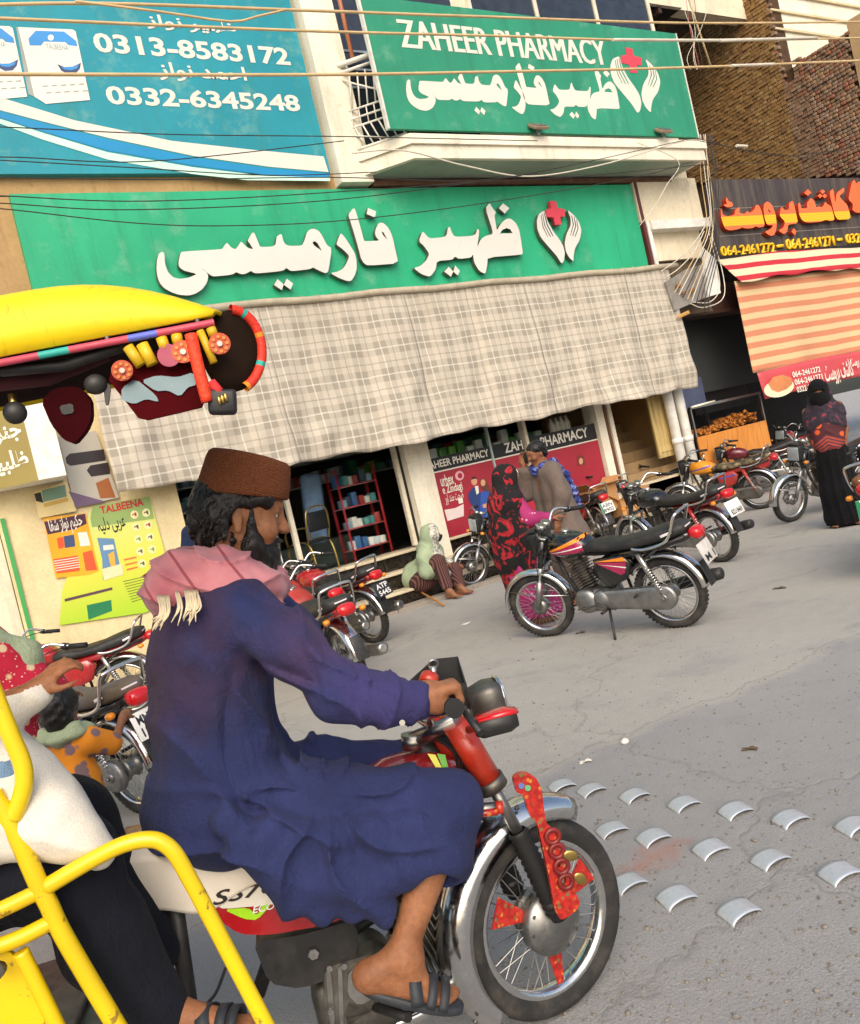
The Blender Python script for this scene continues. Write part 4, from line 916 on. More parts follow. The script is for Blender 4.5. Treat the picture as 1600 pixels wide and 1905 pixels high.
# couple: man in suit, woman in blue coat
prt('printed_man', [(722,530),(745,500),(770,492),(785,520),(788,668),(750,670),(748,600),(725,560)], M_navy2); prt('printed_man_shirt', [(755,492),(772,490),(776,525),(764,535)], M_wprint, .002); prt('printed_man_head', [(752+15*math.cos(t), 468+20*math.sin(t)) for t in np.linspace(0, 6.2, 16)], M_skin_p, .002); prt('printed_man_hair', [(736,460),(742,446),(760,444),(768,456),(755,455)], M_hair_p, .003)
prt('printed_woman', [(785,530),(800,510),(835,515),(855,545),(862,665),(795,668),(782,600)], paintm('royal_blue_print', '#2b4fa0', .5), .001); prt('printed_woman_hair', [(780,470),(795,450),(812,462),(830,500),(842,525),(800,515),(785,500)], paintm('brown_hair_print', '#5a3526', .5), .002); prt('printed_woman_head', [(796+12*math.cos(t), 475+17*math.sin(t)) for t in np.linspace(0, 6.2, 16)], M_skin_p, .003); prt('printed_hands', [(793,585),(815,575),(818,598),(797,600)], M_skin_p, .003)
prt('printed_white_patch', [(605,610),(660,600),(700,580),(702,640),(620,665)], paintm('pale_print', '#d9c8c4', .5)); prt('printed_pack', [(672,555),(695,550),(698,575),(676,580)], M_wprint, .002)
prt('printed_face', [(1262+0,350),(1278,335),(1298,345),(1305,385),(1265,390)], paintm('auburn_print', '#6b3423', .5)); prt('printed_face', [(1282+10*math.cos(t), 368+16*math.sin(t)) for t in np.linspace(0, 6.2, 14)], M_skin_p, .002)
MB().bbox((8.42, YG-.10, .68), (8.48, YG+.02, 2.75)).obj('door_post', M_alum, pm); MB().bbox((7.755, YG-.06, .68), (7.785, YG, 2.75)).obj('glass_edge', mat('pale_glass_edge', '#9fb0ab', .3), pm)
for x0, x1 in ((6.66, 7.75), (7.79, 8.40), (8.5, 9.94)): MB().bbox((x0, YG, 1.865), (x1, YG+.012, 2.75)).obj('upper_pane', M_glass, pm)
# bottles standing inside above the band
for i in range(4): MB().lathe([(0, 0), (.05, 0), (.05, .2), (.02, .27), (.02, .31), (0, .31)], (9.32+i*.11, YG+.28, 1.78), n=12).obj('white_bottle', M_white, None, label='white bottle in the pharmacy window above the name band', cat='bottle', group='white bottles in the pharmacy window')
MB().bbox((6.66, YG+.15, 1.76), (9.9, YG+.42, 1.778)).obj('window_shelf', M_steel, None, label='steel shelf behind the pharmacy window graphics', cat='shelf')
for i in range(14):
    h = random.uniform(.12, .3); c = random.choice(['#3f7f2d', '#5b9b33', '#28543a', '#9db5a2', '#3c5a4c', '#c9d2cc'])
    MB().bevbox((6.78+i*.17, YG+.3, 1.78+h/2), (.13, .1, h), .01).obj('pharmacy_carton', mat('packet_'+c[1:], c, .4), None, label='carton in the pharmacy window above the posters', cat='carton', group='cartons in the pharmacy window')
# -- posters on the left wall
tp = thing('talbeena_poster', 'tall lime green product poster with red heading on the yellowed wall', 'poster')
YQ = 10.03
def Q8(x, y): return xz(60+x/5.926, 900+y/5.926, YQ-.004)
def pq(parent, nm, pts, m, dz=0): facade_shape(nm, [[Q8(*p) for p in pts]], YQ-.004-dz, m, parent)
M_lime = None
k = NT('lime_gradient_print'); zc = k.sep(); k.col(k.ramp(k.math('DIVIDE', k.math('SUBTRACT', zc[2], .7), 1.6), [(.05, lin('#9ecb2a')), (.45, lin('#d3d24a')), (.8, lin('#cfd77a'))])); k.set(.35); M_lime = k.m
pq(tp, 'poster_sheet', [(640,290),(1290,140),(1370,420),(1480,820),(1480,1300),(1250,1420),(300,1560),(330,1180)], M_lime)
pq(tp, 'heading_field', [(660,250),(1290,140),(1345,385),(660,480),(640,380)], paintm('olive_green_print', '#8fa860', .4), .001)
p, q = Q8(735, 245), Q8(1255, 330); text_fit('heading', 'TALBEENA', p[0], q[0], Q8(1000, 285)[1], Q8(1000, 200)[1], YQ-.007, paintm('deep_red_print', '#b81f2e', .4), tp, bold=.03)
urd('urdu_heading', 'عربی دلیہ', ((700,385),(1045,510)), tp, YQ-.007, M_blackp, Q8)
for i in range(5):
    for j in range(2): 
        cx_, cy_ = 1125+j*130+i*22, 340+i*135-j*22; c = ['#a8352c', '#d6cf9c', '#e6d9a6', '#d9c98e', '#6c9a35'][(i*2+j*3) % 5]
        pq(tp, 'round_picture', [(cx_+44*math.cos(t), cy_+46*math.sin(t)) for t in np.linspace(0, 6.2, 16)], paintm('print_dot_'+c[1:], '#e3dca6', .4), .002); pq(tp, 'round_picture_motif', [(cx_+25*math.cos(t), cy_+18*math.sin(2*t+.4)+10*math.sin(t)) for t in np.linspace(0, 6.2, 16)], paintm('print_motif_'+c[1:], c if c[1] != 'e' and c[1] != 'd' else '#5a5a3a', .4), .004)
pq(tp, 'pack_picture', [(715,595),(900,605),(965,900),(1000,1000),(780,1060),(770,830)], paintm('pack_blue_print', '#5f86a8', .4), .002); pq(tp, 'pack_picture_label', [(780,680),(890,670),(905,720),(785,735)], M_wprint, .003); pq(tp, 'pack_picture_label', [(835,780),(900,740),(920,900),(870,930)], paintm('wheat_print', '#d9a63c', .4), .003); pq(tp, 'pack_picture_base', [(770,940),(990,880),(1000,1000),(790,1065)], paintm('cream_pack_print', '#e2d3a5', .4), .0035)
for i in range(9): pq(tp, 'small_print', [(1000+i*12, 1075+i*28), (1390-i*6, 985+i*30), (1390-i*6, 992+i*30), (1000+i*12, 1083+i*28)], paintm('dark_green_print', '#4d6a1c', .4), .002)
for i in range(3): pq(tp, 'small_print', [(1010+i*15, 830+i*55), (1150+i*5, 800+i*55), (1150+i*5, 818+i*55), (1010+i*15, 850+i*55)], paintm('orange_red_print', '#cf6a3a', .4), .002)
pq(tp, 'dark_strip', [(355,1270),(880,1140),(885,1170),(360,1300)], paintm('plum_print', '#5b3a4a', .4), .002); pq(tp, 'green_strip', [(600,1340),(870,1280),(880,1400),(620,1500)], paintm('deep_green_print', '#1f7a4d', .4), .002)
op = thing('orange_poster', 'glossy orange and purple medicine poster taped beside the lime green one', 'poster')
pq(op, 'poster_sheet', [(120,370),(590,325),(735,960),(640,1000),(260,1040)], paintm('amber_print', '#e8a527', .2, .15), .003); pq(op, 'heading_field', [(130,420),(580,330),(600,440),(470,500),(170,560)], paintm('aubergine_print', '#4a2236', .3), .004)
urd('urdu_heading', 'حکیم نواز شفا', ((165,395),(575,520)), op, YQ-.010, M_box, Q8, .02)
pq(op, 'picture_block', [(270,600),(340,585),(355,700),(290,720)], paintm('vermilion_print', '#e0542a', .3), .004); pq(op, 'picture_block', [(345,580),(460,560),(475,690),(360,710)], M_navyp, .004); pq(op, 'picture_block', [(230,830),(500,790),(525,960),(270,990)], bpy.data.materials['vermilion_print'], .004); pq(op, 'picture_block', [(555,760),(660,730),(715,950),(590,960)], bpy.data.materials['vermilion_print'], .004); pq(op, 'picture_block', [(500,540),(600,530),(640,680),(530,690)], M_box, .004)
for i in range(5): pq(op, 'text_line', [(235+i*6, 850+i*26), (505+i*5, 808+i*26), (506+i*5, 816+i*26), (236+i*6, 859+i*26)], M_box, .005)
sp_ = thing('grey_product_poster', 'grey poster with dark rounded bars above the lime green poster', 'poster')
def Q5(x, y): return xz(x/5.954, 640+y/5.954, YQ-.03)
def pq5(nm, pts, m, dz=0): facade_shape(nm, [[Q5(*p) for p in pts]], YQ-.03-dz, m, sp_)
pq5('poster_sheet', [(648,1030),(1060,960),(1320,1700),(830,1810)], paintm('grey_poster_print', '#b3aea2', .4)); pq5('dark_bar', [(725,1260),(770,1215),(1150,1165),(1170,1290),(780,1350),(735,1320)], paintm('plum_black_print', '#2b2226', .4), .002); pq5('dark_bar', [(960,1400),(1000,1345),(1200,1310),(1220,1440),(1010,1470)], bpy.data.materials['plum_black_print'], .002); pq5('violet_wedge', [(760,1630),(1170,1745),(840,1810)], paintm('violet_print', '#6b5570', .4), .002); pq5('brown_pack', [(1060,1540),(1200,1480),(1280,1700),(1110,1710)], paintm('rust_print', '#9a5b2c', .4), .002)
op2 = thing('packet_poster', 'yellow and green packet poster above the orange poster', 'poster')
pq5b = lambda nm, pts, m, dz=0: facade_shape(nm, [[Q5(*p) for p in pts]], YQ-.03-dz, m, op2)
pq5b('poster_sheet', [(370,1640),(740,1520),(850,1850),(430,1930)], paintm('straw_print', '#dcc68a', .4)); pq5b('green_pack', [(460,1620),(720,1560),(740,1690),(480,1750)], paintm('sage_print', '#6f8f74', .4), .002); pq5b('dark_corner', [(380,1660),(450,1640),(480,1760),(400,1740)], M_blackp, .002); pq5b('straw_band', [(480,1770),(745,1700),(760,1740),(490,1810)], paintm('ochre_print', '#c9a24a', .4), .002)
# -- projecting light box at the far left
lb = thing('olive_light_box', 'projecting olive and white light box sign with Urdu writing on the left wall', 'sign')
A1 = onY(72, 893, 9.5); A2 = onY(125, 888, 9.5); A0 = onY(-45, 962, 9.85); zt_ = A1.z+.95
V = []
for p in (A0, A1, A2, Vector((A2.x+.05, 10.04, A2.z)), Vector((A0.x, 10.04, A0.z))): V.append((p.x, p.y, A1.z))
n_ = len(V); me = MB().add([(x, y, z) for z in (A1.z, zt_) for x, y, _ in V], [tuple(reversed(range(n_))), tuple(range(n_, 2*n_))]+[(i, (i+1) % n_, n_+(i+1) % n_, n_+i) for i in range(1, n_)])
me.obj('box_body', M_white, lb)
e = (A1-A0); e.z = 0; L_ = e.length; eh = e.normalized(); Mx = Matrix(((eh.x, -eh.y, 0, A0.x), (eh.y, eh.x, 0, A0.y), (0, 0, 1, A1.z), (0, 0, 0, 1)))
MB().add([(0, 0, 0), (L_, 0, 0), (L_, 0, .95), (0, 0, .95)], [(0, 1, 2, 3)]).xf(Mx).obj('olive_face', paintm('olive_print', '#8d7d3c', .4, .1), lb)
for t, x0_, z0_ in (('طلبینہ', .25, .12), ('جنرل', .35, .42)): text_fit('urdu_lettering', urdu(t.replace('ط', 'ظ')), L_*x0_, L_*.93, z0_, z0_+.24, 0, M_box, lb, bold=.03, M=Mx @ Matrix.Translation((0, -.005, 0)))
gp = MB().bbox((1.06, 10.02, .1), (1.10, 10.046, 2.2)); gp.obj('green_pipe', paintm('green_conduit', '#3f9a52', .4), None, label='thin green conduit running up the left cream wall', cat='conduit')
# =====================================================================================
# MOTORCYCLES  (local axes: x forward, y left, origin on the ground under the rear axle)
# =====================================================================================
M_tyre = mat('tyre_rubber', '#232221', .85, var=.2, dirt='#6b655c', dirta=.45, dscale=9, bump=.3, bscale=200)
M_chrome = mat('chrome', '#d6d6d4', .14, 1.0, var=.08, scale=9, dirt='#8f8778', dirta=.25); M_chromed = mat('dull_chrome', '#a9a7a1', .32, 1.0, var=.15, dirt='#776f62', dirta=.4)
M_alloy = mat('cast_alloy', '#9b9b98', .42, 1.0, var=.18, scale=14, dirt='#4f4a43', dirta=.5); M_dalloy = mat('dirty_engine_alloy', '#77736c', .5, .9, var=.3, scale=16, dirt='#2e2a26', dirta=.7)
M_bk = mat('black_gloss_paint', '#101114', .22, var=.2, coat=.6, dirt='#5e594f', dirta=.18); M_blkp = mat('black_plastic', '#1b1b1c', .5, var=.2, dirt='#5d584f', dirta=.35)
M_seatv = mat('black_seat_vinyl', '#19191a', .55, var=.25, scale=12, dirt='#4c4a45', dirta=.5, bump=.25, bscale=300); M_redl = mat('red_tail_lens', '#c0151c', .12, var=.15, coat=.5); M_ambl = mat('amber_lens', '#e88a12', .15, var=.12, coat=.4)
M_rd = mat('red_gloss_paint', '#9e141b', .25, var=.15, coat=.7, dirt='#6e5a4e', dirta=.25); M_rd2 = mat('faded_red_paint', '#a52a22', .45, var=.25, dirt='#7a6352', dirta=.45); M_maroon = mat('maroon_paint', '#5b1320', .3, var=.2, coat=.5)
M_brown = mat('brown_seat_cover', '#8a5a34', .8, var=.25, bump=.3); M_platew = mat('white_plate', '#e4e4de', .4, var=.05, dirt='#a59e90'); M_plateg = mat('plate_green', '#1f7d4a', .4); M_plateb = mat('plate_black', '#1f2326', .5)
M_lens = mat('headlight_glass', '#aeb6b8', .08, .3, var=.1); M_rubber = mat('black_rubber', '#151515', .7, var=.2); M_spoke = mat('spoke_steel', '#b5b3ae', .3, 1.0)
M_ink = mat('plate_ink', '#22242a', .6)
_bc = {}
def cached(key, fn):
    if key not in _bc: _bc[key] = fn()
    return _bc[key]
def sring(x, hw, zb, zt, n=16, e=2.6, tilt=0):
    out = []; zc = (zb+zt)/2; hz = (zt-zb)/2
    for i in range(n):
        t = 2*PI*i/n; c, s = math.cos(t), math.sin(t)
        out.append((x+tilt*hz*math.copysign(abs(s)**(2/e), s), hw*math.copysign(abs(c)**(2/e), c), zc+hz*math.copysign(abs(s)**(2/e), s)))
    return out
WB = 1.20; RW = .29
def arc(cx, cz, r, a0, a1, n, y=0): return [(cx+r*math.cos(a), y, cz+r*math.sin(a)) for a in np.linspace(R(a0), R(a1), n)]
def fender(cx, cz, r, a0, a1, w, n=26, lip=.03):
    m = MB(); path = arc(cx, cz, r, a0, a1, n); ups = [(math.cos(a), 0, math.sin(a)) for a in np.linspace(R(a0), R(a1), n)]
    prof = [(-w, -lip), (-w*.97, -lip*.2), (-w*.6, .012), (0, .018), (w*.6, .012), (w*.97, -lip*.2), (w, -lip), (w*.9, -lip), (w*.85, -lip*.3), (w*.5, .006), (0, .012), (-w*.5, .006), (-w*.85, -lip*.3), (-w*.9, -lip)]
    return m.sweep(path, prof, ups)
def wheel_meshes(r=RW, tw=.038):
    def tyre():
        m = MB(); prof = []
        for i in range(13):
            a = -PI*.5-PI*.5+PI*2*(i/12)*.0
        pts = [(r-.064, -tw*.6), (r-.05, -tw*.9), (r-.03, -tw), (r-.014, -tw*.88), (r-.004, -tw*.5), (r, 0), (r-.004, tw*.5), (r-.014, tw*.88), (r-.03, tw), (r-.05, tw*.9), (r-.064, tw*.6)]
        m.lathe(pts, (0, 0, 0), (0, 1, 0), 44)
        for i in range(52 if r > .28 else 0):     # tread blocks
            a = 2*PI*i/52
            for s in (-1, 1):
                m.box(((r-.0025)*math.cos(a+.035*s), s*tw*.45, (r-.0025)*math.sin(a+.035*s)), (.008, tw*.55, .019), rot=Matrix.Rotation(-a, 3, 'Y'))
        return m.mesh('tyre', M_tyre)
    def rim():
        q = r-.062; return MB().lathe([(q+.004, -.026), (q-.006, -.027), (q-.018, -.016), (q-.020, 0), (q-.018, .016), (q-.006, .027), (q+.004, .026), (q+.006, 0), (q+.004, -.026)], (0, 0, 0), (0, 1, 0), 44).mesh('rim', M_chrome)
    def hub(): return MB().lathe([(0, -.075), (.014, -.075), (.016, -.055), (.060, -.05), (.068, -.035), (.058, -.028), (.052, .02), (.066, .03), (.07, .045), (.03, .052), (.016, .056), (.014, .078), (0, .078)], (0, 0, 0), (0, 1, 0), 24).mesh('hub', M_alloy)
    def spokes():
        m = MB(); q = r-.078
        for i in range(18):
            a = 2*PI*i/18; s = 1 if i % 2 else -1
            for d in (1, -1):
                b = a+d*.42; m.cyl((.06*math.cos(b), .032*s, .06*math.sin(b)), (q*math.cos(a+d*.06), .008*s, q*math.sin(a+d*.06)), .0017, n=4, cap=False)
        return m.mesh('spokes', M_spoke)
    return {k: cached((k, r), f) for k, f in (('tyre', tyre), ('rim', rim), ('hub', hub), ('spokes', spokes))}
def add_wheel(parent, name, loc, M=None, r=RW, rimm=None):
    w = wheel_meshes(r); t = link(name, w['tyre'], parent); MM = (M or Matrix.Identity(4)) @ Matrix.Translation(loc); t.matrix_local = MM
    link('rim', w['rim'], t, m=rimm); link('hub', w['hub'], t); s = link('spokes', w['spokes'], t); s['kind'] = 'stuff'
    return t
SHP = Vector((.955, 0, .86)); SAX = Vector((-.42, 0, 1)).normalized()
def bmk(key, fn, m): return cached(key, lambda: fn().mesh(key, m))
def loft_x(S, n=18, e=2.6): return MB().loft([sring(*s, n=n, e=e) for s in S])
def f_frame():
    m = MB(); r = .015
    for y in (-.0,): m.tube([(.93, y, .86), (.80, y, .72), (.55, y, .68), (.2, y, .66), (-.1, y, .70)], .02, 8)
    for s in (-1, 1):
        m.tube([(.2, .09*s, .66), (-.05, .11*s, .69), (-.28, .10*s, .74)], r, 6); m.tube([(.45, .05*s, .66), (.38, .09*s, .5), (.36, .09*s, .3), (.44, .09*s, .24)], r, 6); m.tube([(.36, .09*s, .45), (.1, .11*s, .60), (-.05, .11*s, .68)], r*.8, 6)
        m.tube([(.38, .10*s, .32), (.2, .10*s, .30), (0, .09*s, .29)], .016, 6)
    m.tube([(.92, 0, .76), (.86, 0, .5), (.76, 0, .3), (.5, 0, .2)], .018, 8); m.tube([(.95, 0, .76), (.93, 0, .92)], .032, 10)
    return m
def f_crank():
    m = MB(); m.bevbox((.60, 0, .31), (.36, .21, .20), .05, seg=3); m.lathe([(0, -.135), (.075, -.135), (.10, -.12), (.105, -.10), (.105, .10), (.10, .12), (.08, .14), (.03, .145), (0, .145)], (.68, 0, .32), (0, 1, 0), 26)
    m.lathe([(0, -.13), (.06, -.13), (.08, -.11), (.08, .11), (.065, .135), (0, .137)], (.535, 0, .325), (0, 1, 0), 22); return m
def f_cyl():
    m = MB(); a = Vector((.665, 0, .40)); b = Vector((.735, 0, .66)); d = (b-a).normalized(); m.cyl(a, b, .055, n=16)
    Mx = Matrix((MB.basis(d)[0], MB.basis(d)[1], d)).transposed()
    for i in range(10): m.bevbox(a.lerp(b, .1+.088*i), (.17-.002*i, .165, .007), .003, rot=Mx, seg=1)
    m.bevbox(b+d*.02, (.12, .13, .06), .02, rot=Mx); return m
def f_muffler(): return MB().tube([(.78, -.05, .58), (.87, -.07, .5), (.84, -.11, .3), (.66, -.15, .215), (.4, -.165, .24)], .019, 10, smooth_path=5)
def f_muffler2(): return MB().tube([(.42, -.165, .238), (.36, -.168, .245), (.30, -.17, .255), (-.30, -.18, .335), (-.36, -.18, .343), (-.37, -.18, .344)], [.022, .035, .046, .052, .046, .03], 14)
def f_chain(side=1):
    m = MB(); y = .105*side; n = 14; ring = []
    for cx, cz, r, a0, a1 in ((.0, .29, .098, 90, 270), (.52, .32, .075, -90, 90)):
        ring += [(cx+r*math.cos(a), cz+r*math.sin(a)) for a in np.linspace(R(a0), R(a1), n)]
    c = Vector((.25, y, .305)); rings = []
    for sc, dy in ((1, -.02), (1, .016), (.94, .026), (.6, .030)): rings.append([((x-.26)*sc+.26, y+dy, (z-.305)*sc+.305) for x, z in ring])
    m.loft(rings); m.cyl((0, y, .29), (0, y+.045, .29), .03, n=14); m.cyl((0, y+.04, .29), (0, y+.06, .29), .013, n=8); return m
def f_shock(s):
    return MB().cyl((.0, .125*s, .31), (.05, .125*s, .45), .014, n=8).cyl((.05, .125*s, .45), (.115, .125*s, .665), .024, n=12)
def f_spring(s):
    a, b = Vector((.012, .125*s, .36)), Vector((.075, .125*s, .545)); u, w, d = MB.basis(b-a)
    return MB().tube([a.lerp(b, i/60)+(u*math.cos(i*.95)+w*math.sin(i*.95))*.025 for i in range(61)], .0048, 5)
def f_handle():
    m = MB()
    P = [(.72, .36, .98), (.80, .31, 1.0), (.90, .20, 1.05), (.93, .08, .965), (.94, 0, .955), (.93, -.08, .965), (.90, -.20, 1.05), (.80, -.31, 1.0), (.72, -.36, .98)]
    return m.tube(P, .0115, 8, smooth_path=6)
def f_grip(s): return MB().cyl((.815, .305*s, .998), (.70, .372*s, .976), .0185, n=10).cyl((.845, .285*s, 1.01), (.815, .305*s, .998), .024, n=10)
def f_lever(s): return MB().tube([(.86, .27*s, 1.005), (.87, .31*s, .99), (.80, .38*s, .965)], .006, 6)
def f_forkU(s): return MB().cyl((1.045, .085*s, .655), (.955, .085*s, .88), .030, n=12)
def f_forkT(s): return MB().cyl((1.125, .085*s, .47), (1.04, .085*s, .67), .017, n=10)
def f_forkL(s): return MB().cyl((1.195, .085*s, .285), (1.10, .085*s, .53), .024, .027, n=12).cyl((WB, .07*s, .29), (WB, .105*s, .29), .02, n=10)
def f_clamp(): return MB().bevbox((.945, 0, .895), (.07, .22, .025), .01, rot=(0, -.4, 0)).bevbox((1.04, 0, .655), (.06, .20, .03), .01, rot=(0, -.4, 0))
def f_cowl():
    m = MB(); S = [(.93, .08, .80, .93), (.98, .095, .76, .96), (1.05, .10, .74, .965), (1.075, .095, .745, .955)]; return m.loft([sring(*q, n=20, e=5) for q in S])
def f_visor(): return MB().grid(lambda u, v: (1.0+.09*v-.02*abs(u-.5), (-.1+.2*u)*(1-.1*v), .965+.03*math.sin(PI*u)*.4-.01*v), 8, 4, .006)
def f_hglass(): return MB().bevbox((1.075, 0, .845), (.02, .165, .17), .012)
def f_speedo(): return MB().cyl((.955, .05, .955), (.935, .05, 1.005), .038, .042, n=16).cyl((.955, -.05, .955), (.935, -.05, 1.005), .038, .042, n=16)
def f_seat(): return loft_x([(.60, .085, .735, .775), (.56, .11, .715, .79), (.45, .125, .70, .80), (.30, .135, .695, .775), (.12, .14, .70, .79), (-.05, .14, .715, .825), (-.2, .13, .735, .845), (-.27, .10, .755, .835), (-.285, .06, .775, .815)], 20, 3.0)
def f_tank(): return loft_x([(.935, .03, .77, .83), (.925, .07, .74, .86), (.88, .115, .715, .895), (.78, .14, .69, .905), (.68, .135, .69, .885), (.60, .115, .695, .85), (.55, .08, .71, .81)], 22, 2.7)
def f_tail(): return loft_x([(.36, .10, .62, .70), (.15, .112, .625, .71), (-.1, .108, .655, .74), (-.26, .085, .69, .765), (-.31, .05, .715, .76)], 16, 3.2)
def f_side(s):
    P = [(.52, .66), (.26, .67), (.20, .60), (.26, .47), (.42, .42), (.50, .46)]
    rings = [[((x-.36)*k+.36, y*s, (z-.56)*k+.56) for x, z in P] for k, y in ((1, .085), (1, .112), (.93, .125), (.5, .13))]
    if s < 0: rings = [list(reversed(r)) for r in rings]
    return MB().loft(rings)
def f_light(): return MB().loft([sring(*q, n=16, e=3) for q in [(-.29, .06, .715, .775), (-.32, .075, .70, .79), (-.365, .072, .69, .785), (-.385, .055, .705, .77)]])
def f_grab(): return MB().tube([(.14, .15, .715), (.02, .155, .70), (-.16, .15, .745), (-.25, .14, .90), (-.275, .10, .93), (-.28, 0, .935), (-.275, -.10, .93), (-.25, -.14, .90), (-.16, -.15, .745), (.02, -.155, .70), (.14, -.15, .715)], .0115, 8, smooth_path=5)
def f_rfend(): return fender(0, .31, .315, 35, 178, .068, 28, .028)
def f_ffend(): return fender(WB, .30, .315, -5, 165, .058, 30, .025)
def f_ffend2(): 
    m = MB()
    for s in (-1, 1): m.tube([(WB-.30, .055*s, .36), (WB-.02, .062*s, .40), (WB+.22, .055*s, .47)], .006, 6)
    return m
def f_ind(x, s, z): return MB().cyl((x+.02, .08*s, z), (x, .14*s, z), .007, n=6)
def f_indl(x, s, z): return MB().loft([[(x+.0, .135*s, z)]*10]+[[(x+.028*k*math.cos(t), .135*s+w*s, z+.022*k*math.sin(t)) for t in np.linspace(0, 2*PI, 11)[:10]] for k, w in ((.8, .005), (1, .02), (1, .035), (.7, .05))])
def f_stand(): return MB().tube([(.50, .10, .26), (.46, .20, .12), (.43, .275, .015)], .011, 8).bevbox((.425, .285, .010), (.07, .035, .014), .004)
def f_pegs():
    m = MB()
    for s in (-1, 1): m.cyl((.50, .09*s, .245), (.50, .235*s, .25), .013, n=8).cyl((.22, .10*s, .335), (.20, .20*s, .345), .012, n=8)
    m.tube([(.50, -.10, .25), (.50, .10, .25)], .014, 8); m.tube([(.52, .13, .30), (.70, .15, .27), (.74, .18, .28)], .007, 6); return m
def f_carb(): return MB().bevbox((.54, -.01, .53), (.10, .09, .12), .02).cyl((.60, 0, .53), (.68, 0, .55), .025, n=10).bevbox((.42, 0, .53), (.14, .12, .14), .02)
def f_cables():
    m = MB(); m.tube([(.80, .30, 1.0), (.95, .20, .95), (1.02, .05, .86), (.98, .04, .72), (.85, .03, .60)], .004, 5, smooth_path=6); m.tube([(.80, -.30, 1.0), (.97, -.18, .98), (1.06, -.04, .84), (1.04, -.05, .6), (1.16, -.06, .35)], .004, 5, smooth_path=6); m.tube([(.93, .05, .98), (1.03, .11, .8), (1.1, .1, .55), (1.19, .08, .33)], .0035, 5, smooth_path=6); return m
def f_flap(): return MB().bevbox((-.335, 0, .42), (.008, .10, .20), .003, rot=(0, .25, 0))
def decal_tank(s):
    rows = []
    P = [((.905, .765), (.60, .86)), ((.905, .755), (.60, .80)), ((.9, .745), (.60, .74))]
    return P
def tank_stripe(s, t0, t1, t2, t3):
    """sheet riding on the tank's flank between two rising lines"""
    def y_at(x, z):
        x = min(max(x, .56), .92); hw = np.interp(x, [.55, .60, .68, .78, .88, .925], [.08, .115, .135, .14, .115, .07]); zb = np.interp(x, [.55, .68, .78, .88, .925], [.71, .69, .69, .715, .74]); zt = np.interp(x, [.55, .60, .68, .78, .88, .925], [.81, .85, .885, .905, .895, .86])
        q = min(.999, abs((z-(zb+zt)/2)/((zt-zb)/2))); return hw*(1-q**2.7)**(1/2.7)
    def fn(u, v):
        x = .90-.32*u; z = (t0+(t1-t0)*u)*(1-v)+(t2+(t3-t2)*u)*v; return (x, s*(y_at(x, z)+.003), z)
    return MB().grid(fn, 14, 3)
M_or = mat('orange_decal', '#ef8a1d', .3, var=.05, coat=.4); M_mag = mat('crimson_decal', '#9c1f4a', .3, var=.12, coat=.4); M_wd = mat('white_decal', '#e6e2e0', .3, var=.03); M_yelt = mat('mustard_paint', '#d28b1e', .4, var=.2, dirt='#7d4a20', dirta=.5)
